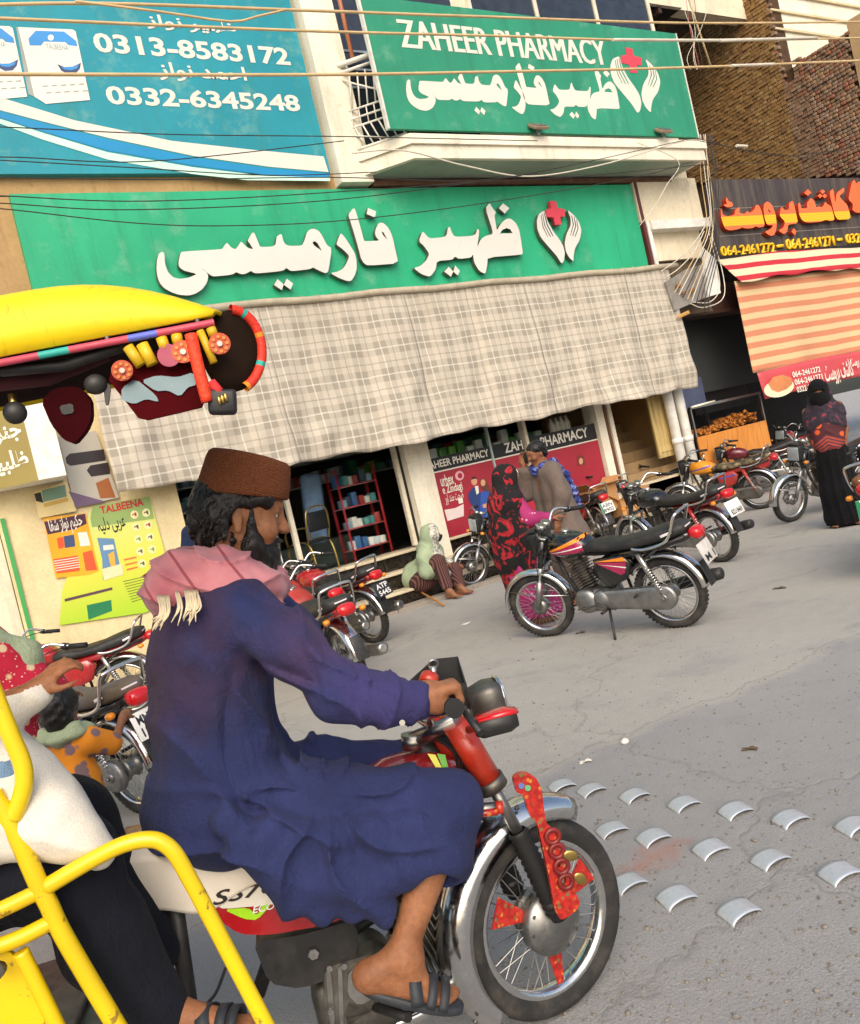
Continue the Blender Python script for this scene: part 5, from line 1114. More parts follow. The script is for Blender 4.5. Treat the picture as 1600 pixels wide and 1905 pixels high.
def motorcycle(label, root_xy, az, tank=M_bk, side=None, tail=None, seat=M_seatv, steer=0, lean=-6, plate=None, plate_m=M_platew, ind=True, chain=M_alloy, frontup=M_bk, scale=1.0, decal=None, shockm=M_chromed, group='motorcycles parked outside the shops', light=M_redl, cowl=M_blkp, dirty=False, tri=None, badge=True):
    side = side or tank; tail = tail or tank
    t = thing('motorcycle', label, 'motorcycle', (root_xy[0], root_xy[1], 0), 0, group, rot=(R(lean), 0, R(az))); t.scale = (scale,)*3
    def P(name, fn, m, key=None, parent=None, S=False):
        key = key or fn.__name__; o = link(name, bmk(key, fn, m), parent or t, m=m)
        if S: o.matrix_local = SM
        return o
    SM = Matrix.Translation(SHP) @ Matrix.Rotation(R(steer), 4, SAX) @ Matrix.Translation(-SHP)
    P('frame', f_frame, M_blkp); e = P('engine', f_crank, M_alloy if not dirty else M_dalloy); P('cylinder', f_cyl, M_dalloy, parent=e); P('carburettor', f_carb, M_blkp, parent=e)
    x = P('exhaust', f_muffler, M_chromed); P('silencer', f_muffler2, M_blkp if not dirty else M_chromed, parent=x)
    P('chain_case', f_chain, chain)
    for s in (1, -1):
        a = P('shock_absorber', lambda s=s: f_shock(s), shockm, 'shock%d' % s); P('spring', lambda s=s: f_spring(s), M_chrome, 'spring%d' % s, a); P('side_panel', lambda s=s: f_side(s), side, 'side%d' % s)
        P('fork_cover', lambda s=s: f_forkU(s), frontup, 'fu%d' % s, S=True); g_ = P('fork_leg', lambda s=s: f_forkL(s), M_alloy, 'fl%d' % s, S=True); P('fork_tube', lambda s=s: f_forkT(s), M_chrome, 'ft%d' % s, g_)
        P('grip', lambda s=s: f_grip(s), M_rubber, 'gr%d' % s, S=True); P('lever', lambda s=s: f_lever(s), M_chromed, 'lv%d' % s, S=True)
        if ind:
            a = P('rear_indicator', lambda s=s: f_indl(-.27, s, .69), M_ambl, 'ri%d' % s); P('stalk', lambda s=s: f_ind(-.27, s, .69), M_blkp, 'ris%d' % s, a)
            a = P('front_indicator', lambda s=s: f_indl(1.05, s, .74), M_ambl, 'fi%d' % s, S=True); P('stalk', lambda s=s: f_ind(1.05, s, .74), M_blkp, 'fis%d' % s, a)
    P('fork_clamp', f_clamp, M_chromed, S=True); P('handlebar', f_handle, M_chrome, S=True); h = P('headlight', f_cowl, cowl, S=True); P('lens', f_hglass, M_lens, parent=h); P('visor', f_visor, cowl, parent=h); P('speedometer', f_speedo, M_chromed, S=True); P('cables', f_cables, M_rubber, S=True)
    P('front_fender', f_ffend, M_chrome, S=True); P('fender_stay', f_ffend2, M_chrome, S=True); add_wheel(t, 'front_wheel', (WB, 0, RW), SM); add_wheel(t, 'rear_wheel', (0, 0, RW))
    P('rear_fender', f_rfend, M_chrome); P('seat', f_seat, seat); tk = P('tank', f_tank, tank); P('tail_cowl', f_tail, tail); P('tail_light', f_light, light); P('grab_rail', f_grab, M_chrome); P('side_stand', f_stand, M_blkp); P('foot_pegs', f_pegs, M_blkp); P('mud_flap', f_flap, M_blkp)
    P('tank_cap', lambda: MB().cyl((.76, 0, .895), (.755, 0, .918), .03, n=14), M_chrome, 'tankcap', tk)
    if badge:
        for s in (1, -1): P('seat_badge', lambda s=s: MB().bevbox((-.16, .137*s, .785), (.10, .006, .02), .003, rot=(0, .25, 0)), M_wd, 'badge%d' % s)
        P('seat_badge', lambda: MB().bevbox((-.281, 0, .80), (.008, .11, .022), .003, rot=(0, -.25, 0)), M_wd, 'badgeb')
    if decal == 'sport':
        for s in (1, -1):
            P('tank_decal', lambda s=s: tank_stripe(s, .765, .83, .78, .865), M_or, 'td1%d' % s, tk); P('tank_decal', lambda s=s: tank_stripe(s, .745, .735, .763, .828), M_mag, 'td2%d' % s, tk); P('tank_decal', lambda s=s: tank_stripe(s, .757, .775, .760, .787).xf(Matrix.Translation((0, .002*s, 0))), M_wd, 'td3%d' % s, tk)
            P('panel_decal', lambda s=s: MB().add([(.50, .132*s, .645), (.24, .132*s, .655), (.225, .132*s, .62)], [(0, 1, 2) if s > 0 else (2, 1, 0)]), M_or, 'pd1%d' % s); P('panel_decal', lambda s=s: MB().add([(.495, .132*s, .638), (.225, .132*s, .612), (.26, .132*s, .525), (.30, .132*s, .515)], [(0, 1, 2, 3) if s > 0 else (3, 2, 1, 0)]), M_mag, 'pd2%d' % s)
            P('panel_decal', lambda s=s: MB().add([(.47, .134*s, .622), (.235, .134*s, .575), (.24, .134*s, .565)], [(0, 1, 2) if s > 0 else (2, 1, 0)]), M_wd, 'pd3%d' % s)
            P('tank_wing', lambda s=s: MB().add([(.90, .095*s, .80), (.87, .118*s, .835), (.855, .125*s, .82), (.865, .12*s, .80)], [(0, 1, 2, 3) if s > 0 else (3, 2, 1, 0)]).xf(Matrix.Translation((0, .012*s, 0))), M_gold, 'wing%d' % s)
    elif decal:
        for s in (1, -1): P('tank_decal', lambda s=s: tank_stripe(s, .775, .80, .79, .825), decal, 'td4%d' % s, tk); P('panel_decal', lambda s=s: MB().add([(.48, .132*s, .60), (.25, .132*s, .63), (.24, .132*s, .60), (.46, .132*s, .575)], [(0, 1, 2, 3) if s > 0 else (3, 2, 1, 0)]), decal, 'pd4%d' % s)
    if plate:
        pl = P('number_plate', lambda: MB().bevbox((-.375, 0, .585), (.008, .21, .165), .003, rot=(0, .30, 0)), plate_m, 'plate'); inkm = M_ink if plate_m is not M_plateb else M_wd
        MM = Matrix.Translation((-.3815, 0, .585)) @ Matrix.Rotation(.30, 4, 'Y') @ Matrix.Rotation(-PI/2, 4, 'Z')
        for i, ln in enumerate(plate):
            z = .008 if i == 0 and len(plate) > 1 else -.065
            o = text_fit('plate_lettering', ln, -.075, .085, z, z+.055, 0, inkm, pl, bold=.02, M=MM)
        if tri: P('plate_band', lambda: MB().bbox((-.004, .075, -.08), (.0, .103, .08)).xf(Matrix.Translation((-.381, 0, .585)) @ Matrix.Rotation(.30, 4, 'Y')), tri, 'pband', pl)
    return t
def proj(P): 
    d = np.array(P, float)-_cc; z = d@_fw; return IW/2+FPX*(d@_cx)/z, IH/2+FPX*(d@_cy)/z
def solve_az(rear, bars, scale=1.0, lo=70, hi=135):
    """heading for which the handlebar clamp of a bike standing at that rear wheel spot shows at that pixel"""
    best = None
    for a in np.arange(lo, hi, 1.0):
        h = Vector((math.cos(R(a)), math.sin(R(a)), 0)); q = proj(Vector(rear)+h*.93*scale+Vector((0, 0, .95*scale))); e = math.hypot(q[0]-bars[0], q[1]-bars[1])
        if best is None or e < best[0]: best = (e, a)
    return best[1]
def bike(label, rear_px, bars_px=None, az=None, **kw):
    r = G(*rear_px); sc = kw.get('scale', 1.0)
    if az is None: az = solve_az(r, bars_px, sc)
    return motorcycle(label, (r.x, r.y), az, **kw)
def bike_front(label, front_px, az, **kw):
    f = G(*front_px); h = Vector((math.cos(R(az)), math.sin(R(az)), 0)); r = f-h*WB*kw.get('scale', 1.0); return motorcycle(label, (r.x, r.y), az, **kw)
# ---- right-hand cluster
ra, fa = G(1258, 1167), G(1032, 1183); d = (fa-ra).normalized(); mid = (ra+fa)/2; ra = mid-d*.6
motorcycle('black motorcycle with orange and crimson tank stripes on its side stand in the open street', (ra.x, ra.y), math.degrees(math.atan2(d.y, d.x)), M_bk, decal='sport', steer=8, plate=('M 1',), plate_m=mat('clear_plate', '#c9c3bb', .3), lean=-7, ind=False)
bike('red tailed motorcycle with black seat and white plate reading BZU 8469', (1345, 1045), (1197, 905), tank=M_bk, side=M_bk, tail=M_rd, plate=('BZU 8469',), shockm=M_rd, steer=-4, lean=-7)
bike('motorcycle with rounded tail badge and white plate with green band reading ABN 8902', (1134, 1012), (1075, 905), tank=M_rd, tail=M_bk, plate=('ABN', '8902'), tri=M_plateg, steer=5, ind=False, badge=False)
bike('red sided motorcycle with amber rear indicators squeezed behind the grey clothed man', (1172, 985), (1130, 893), tank=M_maroon, tail=M_rd, steer=-6)
bike('black motorcycle parked against the stairwell threshold beside the white pipes', (1300, 945), (1184, 880), tank=M_bk, tail=M_bk, steer=4, ind=False)
bike('dusty motorcycle with mustard and red tank and peeling cream patched seat', (1420, 946), (1287, 862), tank=M_yelt, side=M_rd2, tail=M_rd2, shockm=M_rd2, decal=mat('violet_decal', '#5a4a9a', .4), steer=6, ind=False, dirty=True, seat=mat('peeling_seat_vinyl', '#25221f', .7, var=.3, dirt='#bfa878', dirta=.9, dscale=9), chain=M_dalloy)
bike('dark red motorcycle parked against the plank fronted food counter', (1470, 907), (1342, 832), tank=M_maroon, side=M_rd, tail=M_rd, steer=-5, ind=False)
bike_front('black motorcycle with chrome front fender standing beside the woman in the black veil', (1476, 970), 163, tank=M_bk, side=M_bk, tail=M_bk, steer=10, lean=-6)
bike('motorcycle with chrome grab rail and red tail light leaving past the black veiled woman', (1690, 1062), None, az=16, tank=M_rd, tail=M_rd, plate=('LE', '21'), tri=M_plateg, seat=M_brown, steer=0)
bike_front('red motorcycle in the shade behind the black one at the food shop', (1452, 888), 190, tank=M_rd, tail=M_rd, steer=12)
bike_front('motorcycle with brown seat cover parked at the pharmacy steps behind the red and black veil', (884, 1092), 166, tank=M_bk, side=M_bk, tail=M_bk, seat=M_brown, steer=14, decal=M_rd, dirty=True)
# ---- left-hand cluster
bike('motorcycle with black plate reading ATP 5445 parked before the pharmacy steps', (700, 1195), (565, 1045), tank=M_rd, tail=M_rd, plate=('ATP', '5445'), plate_m=M_plateb, dirty=True, steer=-3)
bike('red tanked motorcycle with big amber indicator beside the rider in blue', (668, 1290), (545, 1085), tank=M_rd2, tail=M_rd, dirty=True, steer=5, shockm=M_chrome)
bike('faded red motorcycle wedged between two others in front of the shop window', (640, 1238), (520, 1050), tank=M_rd2, tail=M_bk, dirty=True, steer=0, ind=False)
bike('dusty motorcycle with wide white plate parked behind the child in orange', (270, 1510), (70, 1275), tank=M_maroon, tail=M_bk, plate=('MNA 6', '12 26'), shockm=M_chrome, dirty=True, lean=-5, steer=0, seat=mat('tan_blue_seat_cover', '#6b5f4f', .8, var=.4, dirt='#2f4668', dirta=.8, dscale=6))
bike('red forked motorcycle with a cloth tied round its headlamp by the yellowed wall', (255, 1330), None, az=150, tank=M_rd, tail=M_rd, frontup=M_rd, steer=-20, dirty=True)
bike('old motorcycle with high chrome handlebar below the lime green poster', (330, 1255), (225, 1115), tank=M_maroon, tail=M_bk, steer=8, dirty=True, ind=False)
bike('black motorcycle nearest the orange poster on the left wall', (225, 1265), (140, 1130), tank=M_bk, tail=M_bk, steer=-6, dirty=True, ind=False)
# ---- road studs: curved steel plates let into the road
M_stud = mat('galvanised_stud', '#cdd2d8', .42, .55, var=.12, dirt='#8d8377', dirta=.5, dscale=12)
stm = None
def studmesh():
    m = MB()
    def fn(u, v):
        a = PI*.92*(v-.5); w = .085+.012*math.sin(PI*v)
        return ((u-.5)*.095*(1-.12*v)+.012*(v-.5), -.060*math.sin(a), .025*math.cos(a)+.004*(u-.5))
    m.grid(fn, 6, 12, .0035); return m.mesh('road_stud', M_stud)
stm = studmesh()
for i, (px, py) in enumerate([(1045,1457),(1100,1465),(1180,1475),(1272,1490),(1368,1502),(1470,1517),(1590,1530),(1138,1538),(1215,1552),(1322,1573),(1433,1592),(1562,1617),(1168,1637),(1258,1662),(1374,1688)]):
    p = G(px, py, .02); link('road_stud', stm, None, (p.x, p.y, -.004), (0, random.uniform(-.05, .05), R(72)+random.uniform(-.06, .06)), 'curved galvanised steel stud set in the grey road', 'road stud', 'curved steel studs across the road')
# =====================================================================================
# MOTORCYCLE RICKSHAW with its rider and passenger; local axes: x forward, y left, origin under the front axle
# =====================================================================================
RKO = G(1030, 1882); VF = Frame(RKO, -22.0); v = VF.at
M_yp = None
k = NT('yellow_rickshaw_paint'); ch = k.noise(16, 8, .75, dist=.4); sc_ = k.ramp(ch, [(.61, 0.0), (.63, 1.0)]); b_ = k.ramp(k.noise(3, 4), [(.3, lin('#d9b506')), (.7, lin('#f0cf0c'))])
b_ = k.mix(k.ramp(k.noise(2.4, 6, .6), [(.5, 0.0), (.75, .25)]), b_, lin('#b58f10')); k.col(k.mix(k.math('MULTIPLY', sc_, .75), b_, lin('#6d4a22'))); k.set(.35, 0, .5, .3); k.bump(k.math('SUBTRACT', 1.0, sc_), .3, .003); M_yp = k.m
k = NT('yellow_canopy_shell'); yb_ = k.ramp(k.noise(1.5, 4), [(.3, lin('#dcba00')), (.7, lin('#f0d20a'))]); yb_ = k.mix(k.ramp(k.noise(7, 8, .75), [(.52, 0.0), (.75, .45)]), yb_, lin('#a3862a')); yb_ = k.mix(k.ramp(k.noise(45, 3, .7, vec=k.mapping((1, 1, .2))), [(.62, 0.0), (.70, .4)]), yb_, lin('#6f5a1c')); k.col(yb_); k.set(.55, 0, .35, .05); k.bump(k.noise(5, 5), .25, .02); M_yc = k.m
M_rf = mat('rusty_red_lacquer', '#b5301a', .35, var=.25, coat=.4, dirt='#5a2a1a', dirta=.4); M_rorn = None
k = NT('painted_red_ornament'); vv = k.n('ShaderNodeTexVoronoi'); vv.inputs['Scale'].default_value = 60; k.l(k.tc(), vv.inputs['Vector'])
k.col(k.mix(k.ramp(vv.outputs['Distance'], [(.26, .6), (.40, 0.0)]), k.ramp(k.noise(55, 3), [(.4, lin('#8f1712')), (.6, lin('#b8281b'))]), k.ramp(k.noise(40, 1), [(.4, lin('#d99a3a')), (.5, lin('#c9531f')), (.62, lin('#2f7a4a'))]))); k.set(.3, 0, .5, .4); M_rorn = k.m
rk = thing('motorcycle_rickshaw', 'red and yellow decorated motorcycle rickshaw with canopy, ridden by the man in blue', 'rickshaw', RKO, R(-22))
AX = Vector((.03, 0, .275)); ST = 20
SMr = Matrix.Translation(AX) @ Matrix.Rotation(R(ST), 4, 'Z') @ Matrix.Translation(-AX)
fwl = add_wheel(rk, 'front_wheel', AX, SMr @ Matrix.Identity(4), r=.275)
# red pennant plates between the spokes
for a in (-92, 24, 150):
    m = MB(); r0, r1 = .085, .185; d = Vector((math.cos(R(a)), 0, math.sin(R(a)))); t = Vector((-d.z, 0, d.x)); V = [d*r0+t*.024, d*r0-t*.024, d*r1-t*.010, d*r1+t*.010] if a < 0 else [d*r0*.9+t*.012, d*r0*.9-t*.012, d*r1-t*.042, d*r1+t*.042]
    V = [q+Vector((0, -.03, 0)) for q in V]; m.add(V+[q+Vector((0, .004, 0)) for q in V], [(0, 1, 2, 3), (7, 6, 5, 4), (0, 4, 5, 1), (1, 5, 6, 2), (2, 6, 7, 3), (3, 7, 4, 0)]); m.obj('wheel_plate', M_rorn, fwl)
MB().lathe([(0, -.085), (.03, -.085), (.085, -.062), (.092, -.05), (.092, -.02), (.06, -.01)], (0, 0, 0), (0, 1, 0), 32).obj('brake_drum', M_alloy, fwl)
for i in range(10): MB().cyl((.078*math.cos(i*.628), -.066, .078*math.sin(i*.628)), (.078*math.cos(i*.628), -.058, .078*math.sin(i*.628)), .006, n=6).obj('rivet', M_dalloy, fwl)
o = fender(AX.x, AX.z+.01, .315, 58, 218, .066, 34, .045).obj('front_fender', M_chrome, rk); o.matrix_local = SMr
for i, a in enumerate((205, 150, 95)): q = MB().cyl((AX.x+.33*math.cos(R(a)), -.05, AX.z+.01+.33*math.sin(R(a))), (AX.x+.338*math.cos(R(a)), -.05, AX.z+.01+.338*math.sin(R(a))), .007, n=8).obj('fender_bolt', M_dalloy, rk); q.matrix_local = SMr
# fork: right leg traced, left leg mirrored in the wheel plane
nW = Vector((-math.sin(R(ST)), math.cos(R(ST)), 0))
def mir(p): p = Vector(p); return p-nW*2*((p-AX).dot(nW))
FK = [v(846, 1345, -.10), v(912, 1455, -.10), v(962, 1545, -.10), v(1038, 1697, -.10)]
for f in (lambda p: p, mir):
    P = [f(p) for p in FK]
    a = MB().cyl(P[1], P[0], .036, .036, n=18).obj('fork_cover', M_rf, rk); MB().cyl(P[1]-(P[0]-P[1]).normalized()*.02, P[1]+(P[0]-P[1]).normalized()*.012, .042, n=18).obj('collar', M_dalloy, a)
    MB().cyl(P[2], P[1], .0165, n=14).obj('fork_tube', M_alloy, rk)
    bo = MB(); n = 26
    bo.lathe([((.030 if i % 2 else .0235)*(1+.15*(i/n)), (P[3]-P[2]).length*i/n) for i in range(n+1)], P[2], P[3]-P[2], 16); bo.obj('fork_boot', M_rubber, rk)
    MB().cyl(P[3]-(P[3]-P[2]).normalized()*.05, P[3]+(P[3]-P[2]).normalized()*.015, .032, .026, n=14).obj('fork_end', M_blkp, rk)
yk = MB().tube([v(770, 1378, 0), v(812, 1358, -.05), v(850, 1338, -.10)], [.026, .022, .02], 10); yk.obj('top_yoke', M_chromed, rk); MB().cyl(v(770, 1392, 0), v(768, 1365, 0), .034, n=16).obj('yoke_cap', M_chromed, rk)
MB().tube([v(880, 1462, -.09), v(850, 1470, -.03), v(820, 1462, 0)], .024, 10).obj('lower_yoke', M_blkp, rk)
MB().cyl(v(775, 1375, 0), v(870, 1490, 0), .03, n=12).obj('steering_head', M_blkp, rk)
for i in range(6): MB().tube([v(800+i*6, 1368, -.04), v(845+i*7, 1400+i*3, -.07), v(850+i*5, 1450+i*2, -.05), v(838+i*3, 1495, -.03)], .004, 6, smooth_path=6).obj('cable', M_rubber, rk)
# handlebar, grip, lever, instruments, indicator
gR, gE = v(842, 1318, -.33), v(800, 1330, -.20)
MB().tube([v(805, 1352, 0), v(800, 1345, -.10), gE, v(835, 1322, -.30), gR+(gR-gE).normalized()*.03], .012, 10, smooth_path=5).obj('handlebar', M_chrome, rk)
MB().tube([v(805, 1352, 0), v(770, 1330, .12), v(735, 1290, .25), v(690, 1275, .34)], .012, 10, smooth_path=5).obj('handlebar', M_chrome, rk)
gd = Vector((.02, -1, .03)).normalized(); gC = v(843, 1316, -.36)
g1 = MB().cyl(gC-gd*.15, gC+gd*.01, .0175, n=16).cyl(gC+gd*.008, gC+gd*.016, .024, n=16).obj('grip', M_rubber, rk)
MB().tube([v(858, 1312, -.30), v(872, 1335, -.36), v(895, 1364, -.42)], .009, 8).obj('brake_lever', M_blkp, rk)
hl = MB().loft([sring(x, hw, zb, zt, n=20, e=4) for x, hw, zb, zt in ((-.03, .05, .875, .955), (.02, .065, .862, .968), (.055, .062, .865, .965))]).obj('headlight', M_dalloy, rk); MB().bevbox((.058, 0, .915), (.02, .105, .085), .01).obj('lens', M_lens, hl); MB().torus((.056, 0, .915), (1, 0, 0), .056, .006, 28, 8).obj('bezel', M_chrome, hl)
# open topped instrument tray standing up behind the bars
tr = [v(748, 1278, .04), v(806, 1226, .12), v(852, 1221, .12), v(868, 1272, .04)]
def trayp(u, w, h):
    lo = tr[0].lerp(tr[3], u); hi = tr[1].lerp(tr[2], u); return lo.lerp(hi, w)+Vector((0, 0, -h))
m = MB()
for (a, b) in (((0, 0), (1, 0)), ((1, 0), (1, 1)), ((1, 1), (0, 1)), ((0, 1), (0, 0))):
    A_, B_ = trayp(*a, 0), trayp(*b, 0); A2_, B2_ = A_+Vector((0, .0, -.075)), B_+Vector((0, 0, -.075)); c_ = sum((Vector(q) for q in tr), Vector())/4
    ia, ib = A_.lerp(c_, .07), B_.lerp(c_, .07); ia2, ib2 = ia+Vector((0, 0, -.07)), ib+Vector((0, 0, -.07))
    m.add([A_, B_, ib, ia, A2_, B2_, ib2, ia2], [(0, 1, 2, 3), (4, 5, 1, 0), (7, 6, 5, 4), (3, 2, 6, 7)])
m.add([trayp(0, 0, .055), trayp(1, 0, .055), trayp(1, 1, .055), trayp(0, 1, .055)], [(0, 1, 2, 3)]); ty = m.obj('instrument_tray', M_blkp, rk)
MB().cyl(v(806, 1262, .05), v(806, 1240, .05), .010, n=10).torus(v(806, 1236, .05), (0, 1, .3), .014, .003, 14, 6).obj('ignition_key', M_steel, ty); MB().cyl(v(795, 1275, .0), v(800, 1258, .02), .028, n=14).obj('switch_housing', M_rf, ty)
ic = v(922, 1346, -.24); ii = MB().loft([sring(ic.x+dx, hw, ic.z-h, ic.z+h, n=14, e=3) for dx, hw, h in ((-.055, .012, .018), (-.04, .03, .026), (.03, .034, .028), (.055, .022, .02))]).xf(Matrix.Translation((0, ic.y, 0))).obj('indicator', M_blkp, rk)
MB().loft([sring(ic.x+dx, hw, ic.z+.012, ic.z+h, n=14, e=3) for dx, hw, h in ((-.045, .022, .03), (.03, .03, .034), (.06, .02, .026))]).xf(Matrix.Translation((0, ic.y, 0))).obj('lens', M_redl, ii); MB().tube([ic, ic+Vector((-.06, .08, -.02))], .01, 8).obj('stalk', M_rf, ii)
# painted red fork ornament with scrolls, rings and brass leaves
ORN = [(953,1447),(963,1437),(980,1436),(996,1446),(1006,1466),(1010,1500),(1014,1530),(1030,1542),(1036,1560),(1046,1600),(1058,1640),(1078,1676),(1072,1690),(1050,1706),(1040,1708),(1030,1690),(1022,1640),(1010,1585),(998,1530),(985,1518),(978,1498),(972,1476),(960,1474)]
HOL = [[(1022,1562),(1034,1566),(1030,1580),(1024,1580)], [(1032,1592),(1044,1598),(1040,1612),(1034,1610)], [(1040,1622),(1052,1630),(1050,1645),(1042,1642)]]
Yo = -.155
def orn_poly(pts, y=Yo): return [(lambda q: (q.x, q.z))(v(px, py, y)) for px, py in pts]
me = outline_mesh([rnd(orn_poly(ORN))]+[orn_poly(h) for h in HOL], .018); me.transform(Matrix.Translation((0, Yo, 0)) @ FACE); me.materials.clear(); me.materials.append(M_rorn); orn = link('fork_ornament', me, rk)
for i, (px, py) in enumerate(((1028, 1556), (1036, 1583), (1045, 1612), (1053, 1640))): MB().torus(v(px, py, Yo-.012), (0, 1, 0), .018, .007, 18, 8).obj('scroll_ring', mat('dark_red_lacquer', '#6f1a16', .4), orn)
for px, py, c in ((970, 1462, '#2b3f8f'), (982, 1466, '#2f8a4a')): MB().cyl(v(px, py, Yo-.011), v(px, py, Yo-.014), .008, n=10).obj('painted_flower', mat('flower_'+c[1:], c, .4), orn)
for px, py, a in ((1062, 1592, .5), (1080, 1635, .9)): MB().ell(v(px, py, Yo-.02), (.021, .003, .014), rot=(0, a, 0)).obj('brass_leaf', M_gold, orn)
MB().cyl(v(870, 1508, -.12), v(930, 1502, -.14), .016, n=12).obj('crash_bar', M_alloy, rk); MB().cyl(v(922, 1503, -.14), v(936, 1502, -.143), .018, n=12).obj('bar_cap', M_rf, rk); MB().cyl(v(876, 1516, -.14), v(926, 1510, -.155), .010, n=10).obj('bar_trim', M_rorn, rk)
# tank, seat, side panel, engine
MB().loft([sring(x, hw, zb, zt, n=22, e=2.6) for x, hw, zb, zt in ((-.10, .03, .70, .76), (-.12, .08, .66, .80), (-.18, .115, .63, .83), (-.30, .125, .62, .83), (-.42, .115, .62, .80), (-.52, .09, .64, .765))]).obj('tank', M_rd, rk)
for dx, c in ((0, '#e6e04a'), (.02, '#5fae2a')): MB().add([v(795+dx*900, 1402, -.10), v(810+dx*900, 1404, -.10), v(822+dx*600, 1428, -.11), v(812+dx*600, 1430, -.11)], [(0, 1, 2, 3)]).obj('tank_decal', mat('decal_'+c[1:], c, .3), rk)
MB().loft([sring(x, hw, zb, zt, n=22, e=3) for x, hw, zb, zt in ((-.46, .08, .70, .75), (-.52, .115, .69, .775), (-.75, .13, .70, .79), (-.92, .13, .725, .82), (-1.01, .12, .74, .835), (-1.05, .08, .76, .815))]).obj('seat', mat('maroon_seat_vinyl', '#6d1620', .35, var=.2, coat=.2), rk)
k = NT('white_seat_cloth'); n_ = k.noise(60, 4); k.col(k.ramp(k.noise(4, 6, .6), [(.3, lin('#d3c8b6')), (.7, lin('#e8e0d2'))])); k.set(.95, 0, .1); k.bump(n_, .2, .004); M_wcl = k.m
def drape(u, w):
    x = -.645-.40*u; y0 = -.075-.02*math.sin(u*9); zt_ = .785+.055*u
    t = w
    if t < .3: y = y0-(.145+y0+0.0)*(t/.3); z = zt_-.02*(t/.3)**2
    else: y = -.148-.006*math.sin(u*14)-.012*math.sin(u*5)*(t-.3); z = zt_-.02-(t-.3)/.7*(.095+.025*math.sin(u*3+.2)-.012*math.sin(u*11)+.045*u)
    return (x, y, z)
MB().grid(drape, 40, 20, .004).obj('seat_cloth', M_wcl, rk)
def pan(nm, pts, y, th, m, parent=rk, holes=()):
    me = outline_mesh([rnd(orn_poly(pts, y))]+[orn_poly(h, y) for h in holes], th); me.transform(Matrix.Translation((0, y+th/2, 0)) @ FACE); me.materials.clear(); me.materials.append(m); return link(nm, me, parent)
sp1 = pan('side_panel', [(385,1668),(470,1640),(540,1640),(640,1680),(664,1700),(600,1722),(500,1740),(445,1738),(402,1708)], -.145, .03, M_rd)
pan('decal_field', [(392,1672),(470,1648),(530,1648),(536,1680),(430,1690),(410,1690)], -.148, .002, mat('decal_silver', '#d9d4c6', .35), sp1); pan('decal_arrow', [(415,1692),(462,1689),(478,1704),(490,1682),(506,1682),(478,1712),(455,1710)], -.149, .002, mat('decal_lime', '#9ad021', .3), sp1)
def wtxt(t, a, b, y, m, parent, z0=0, bold=.02, shear=.3):
    A_, B_ = v(*a, y), v(*b, y); L_ = math.hypot(B_.x-A_.x, B_.z-A_.z); an = math.atan2(B_.z-A_.z, B_.x-A_.x)
    M_ = Matrix.Translation((A_.x, y, A_.z)) @ Matrix.Rotation(-an, 4, 'Y'); return text_fit('panel_lettering', t, 0, L_, 0, z0, 0, m, parent, bold=bold, shear=shear, M=M_)
wtxt('SS70', (396, 1686), (520, 1657), -.151, mat('decal_ink', '#2a2422', .4), sp1, .035); wtxt('ECONO', (470, 1700), (545, 1683), -.151, M_wd, sp1, .018)
pan('tool_box', [(470,1752),(560,1740),(655,1712),(668,1740),(660,1800),(640,1812),(560,1840),(500,1830)], -.15, .12, M_blkp)
q = v(583, 1772, -.155); MB().cyl(q, q+Vector((0, -.012, 0)), .014, n=6).obj('bolt', M_steel, rk)
en = MB(); c0 = v(655, 1850, -.06); en.bevbox((c0.x, -.02, c0.z), (.20, .24, .18), .04, seg=3); en.lathe([(0, -.165), (.06, -.165), (.088, -.15), (.095, -.12), (.095, .1)], (c0.x+.035, 0, c0.z+.0), (0, 1, 0), 28); ee = en.obj('engine', M_dalloy, rk)
pan('clutch_cover', [(604,1802),(640,1790),(700,1772),(724,1788),(728,1830),(715,1868),(660,1898),(640,1925),(612,1915),(602,1860)], -.165, .07, M_dalloy, ee); pan('clutch_cover_boss', [(648,1806),(695,1790),(712,1806),(708,1850),(668,1872),(646,1850)], -.178, .014, M_alloy, ee); pan('crankcase_rib', [(606,1808),(616,1806),(624,1910),(614,1912)], -.172, .008, M_alloy, ee); pan('crankcase_rib', [(628,1800),(636,1797),(640,1905),(632,1908)], -.172, .008, M_alloy, ee)
for px, py in ((613, 1800), (640, 1796), (615, 1880)): q = v(px, py, -.185); MB().cyl(q, q+Vector((0, -.008, 0)), .008, n=8).obj('bolt', M_steel, ee)
cA, cB = v(735, 1770, 0), v(815, 1715, 0); d = (cB-cA).normalized(); Mx = Matrix((MB.basis(d)[0], MB.basis(d)[1], d)).transposed(); cy_ = MB().cyl(cA, cB, .05, n=16)
for i in range(9): cy_.bevbox(cA.lerp(cB, .15+.11*i), (.15, .17, .007), .003, rot=Mx, seg=1)
cy_.obj('cylinder', M_dalloy, ee); MB().bevbox(cB+d*.02, (.11, .13, .05), .02, rot=Mx).obj('cylinder_head', M_alloy, ee)
MB().tube([cB+Vector((0, -.02, -.06)), v(830, 1790, -.05), v(815, 1850, -.10), v(760, 1895, -.13), v(560, 1960, -.16)], .02, 10, smooth_path=6).obj('exhaust_pipe', M_chrome, rk)
MB().tube([v(690, 1870, -.14), v(760, 1893, -.30)], .012, 8).obj('foot_peg', M_rubber, rk)
for a, b in (((830, 1470, 0), (700, 1700, 0)), ((700, 1700, 0), (560, 1790, 0)), ((560, 1600, .05), (480, 1850, .05))): MB().cyl(v(*a), v(*b), .02, n=8).obj('frame_tube', M_blkp, rk)
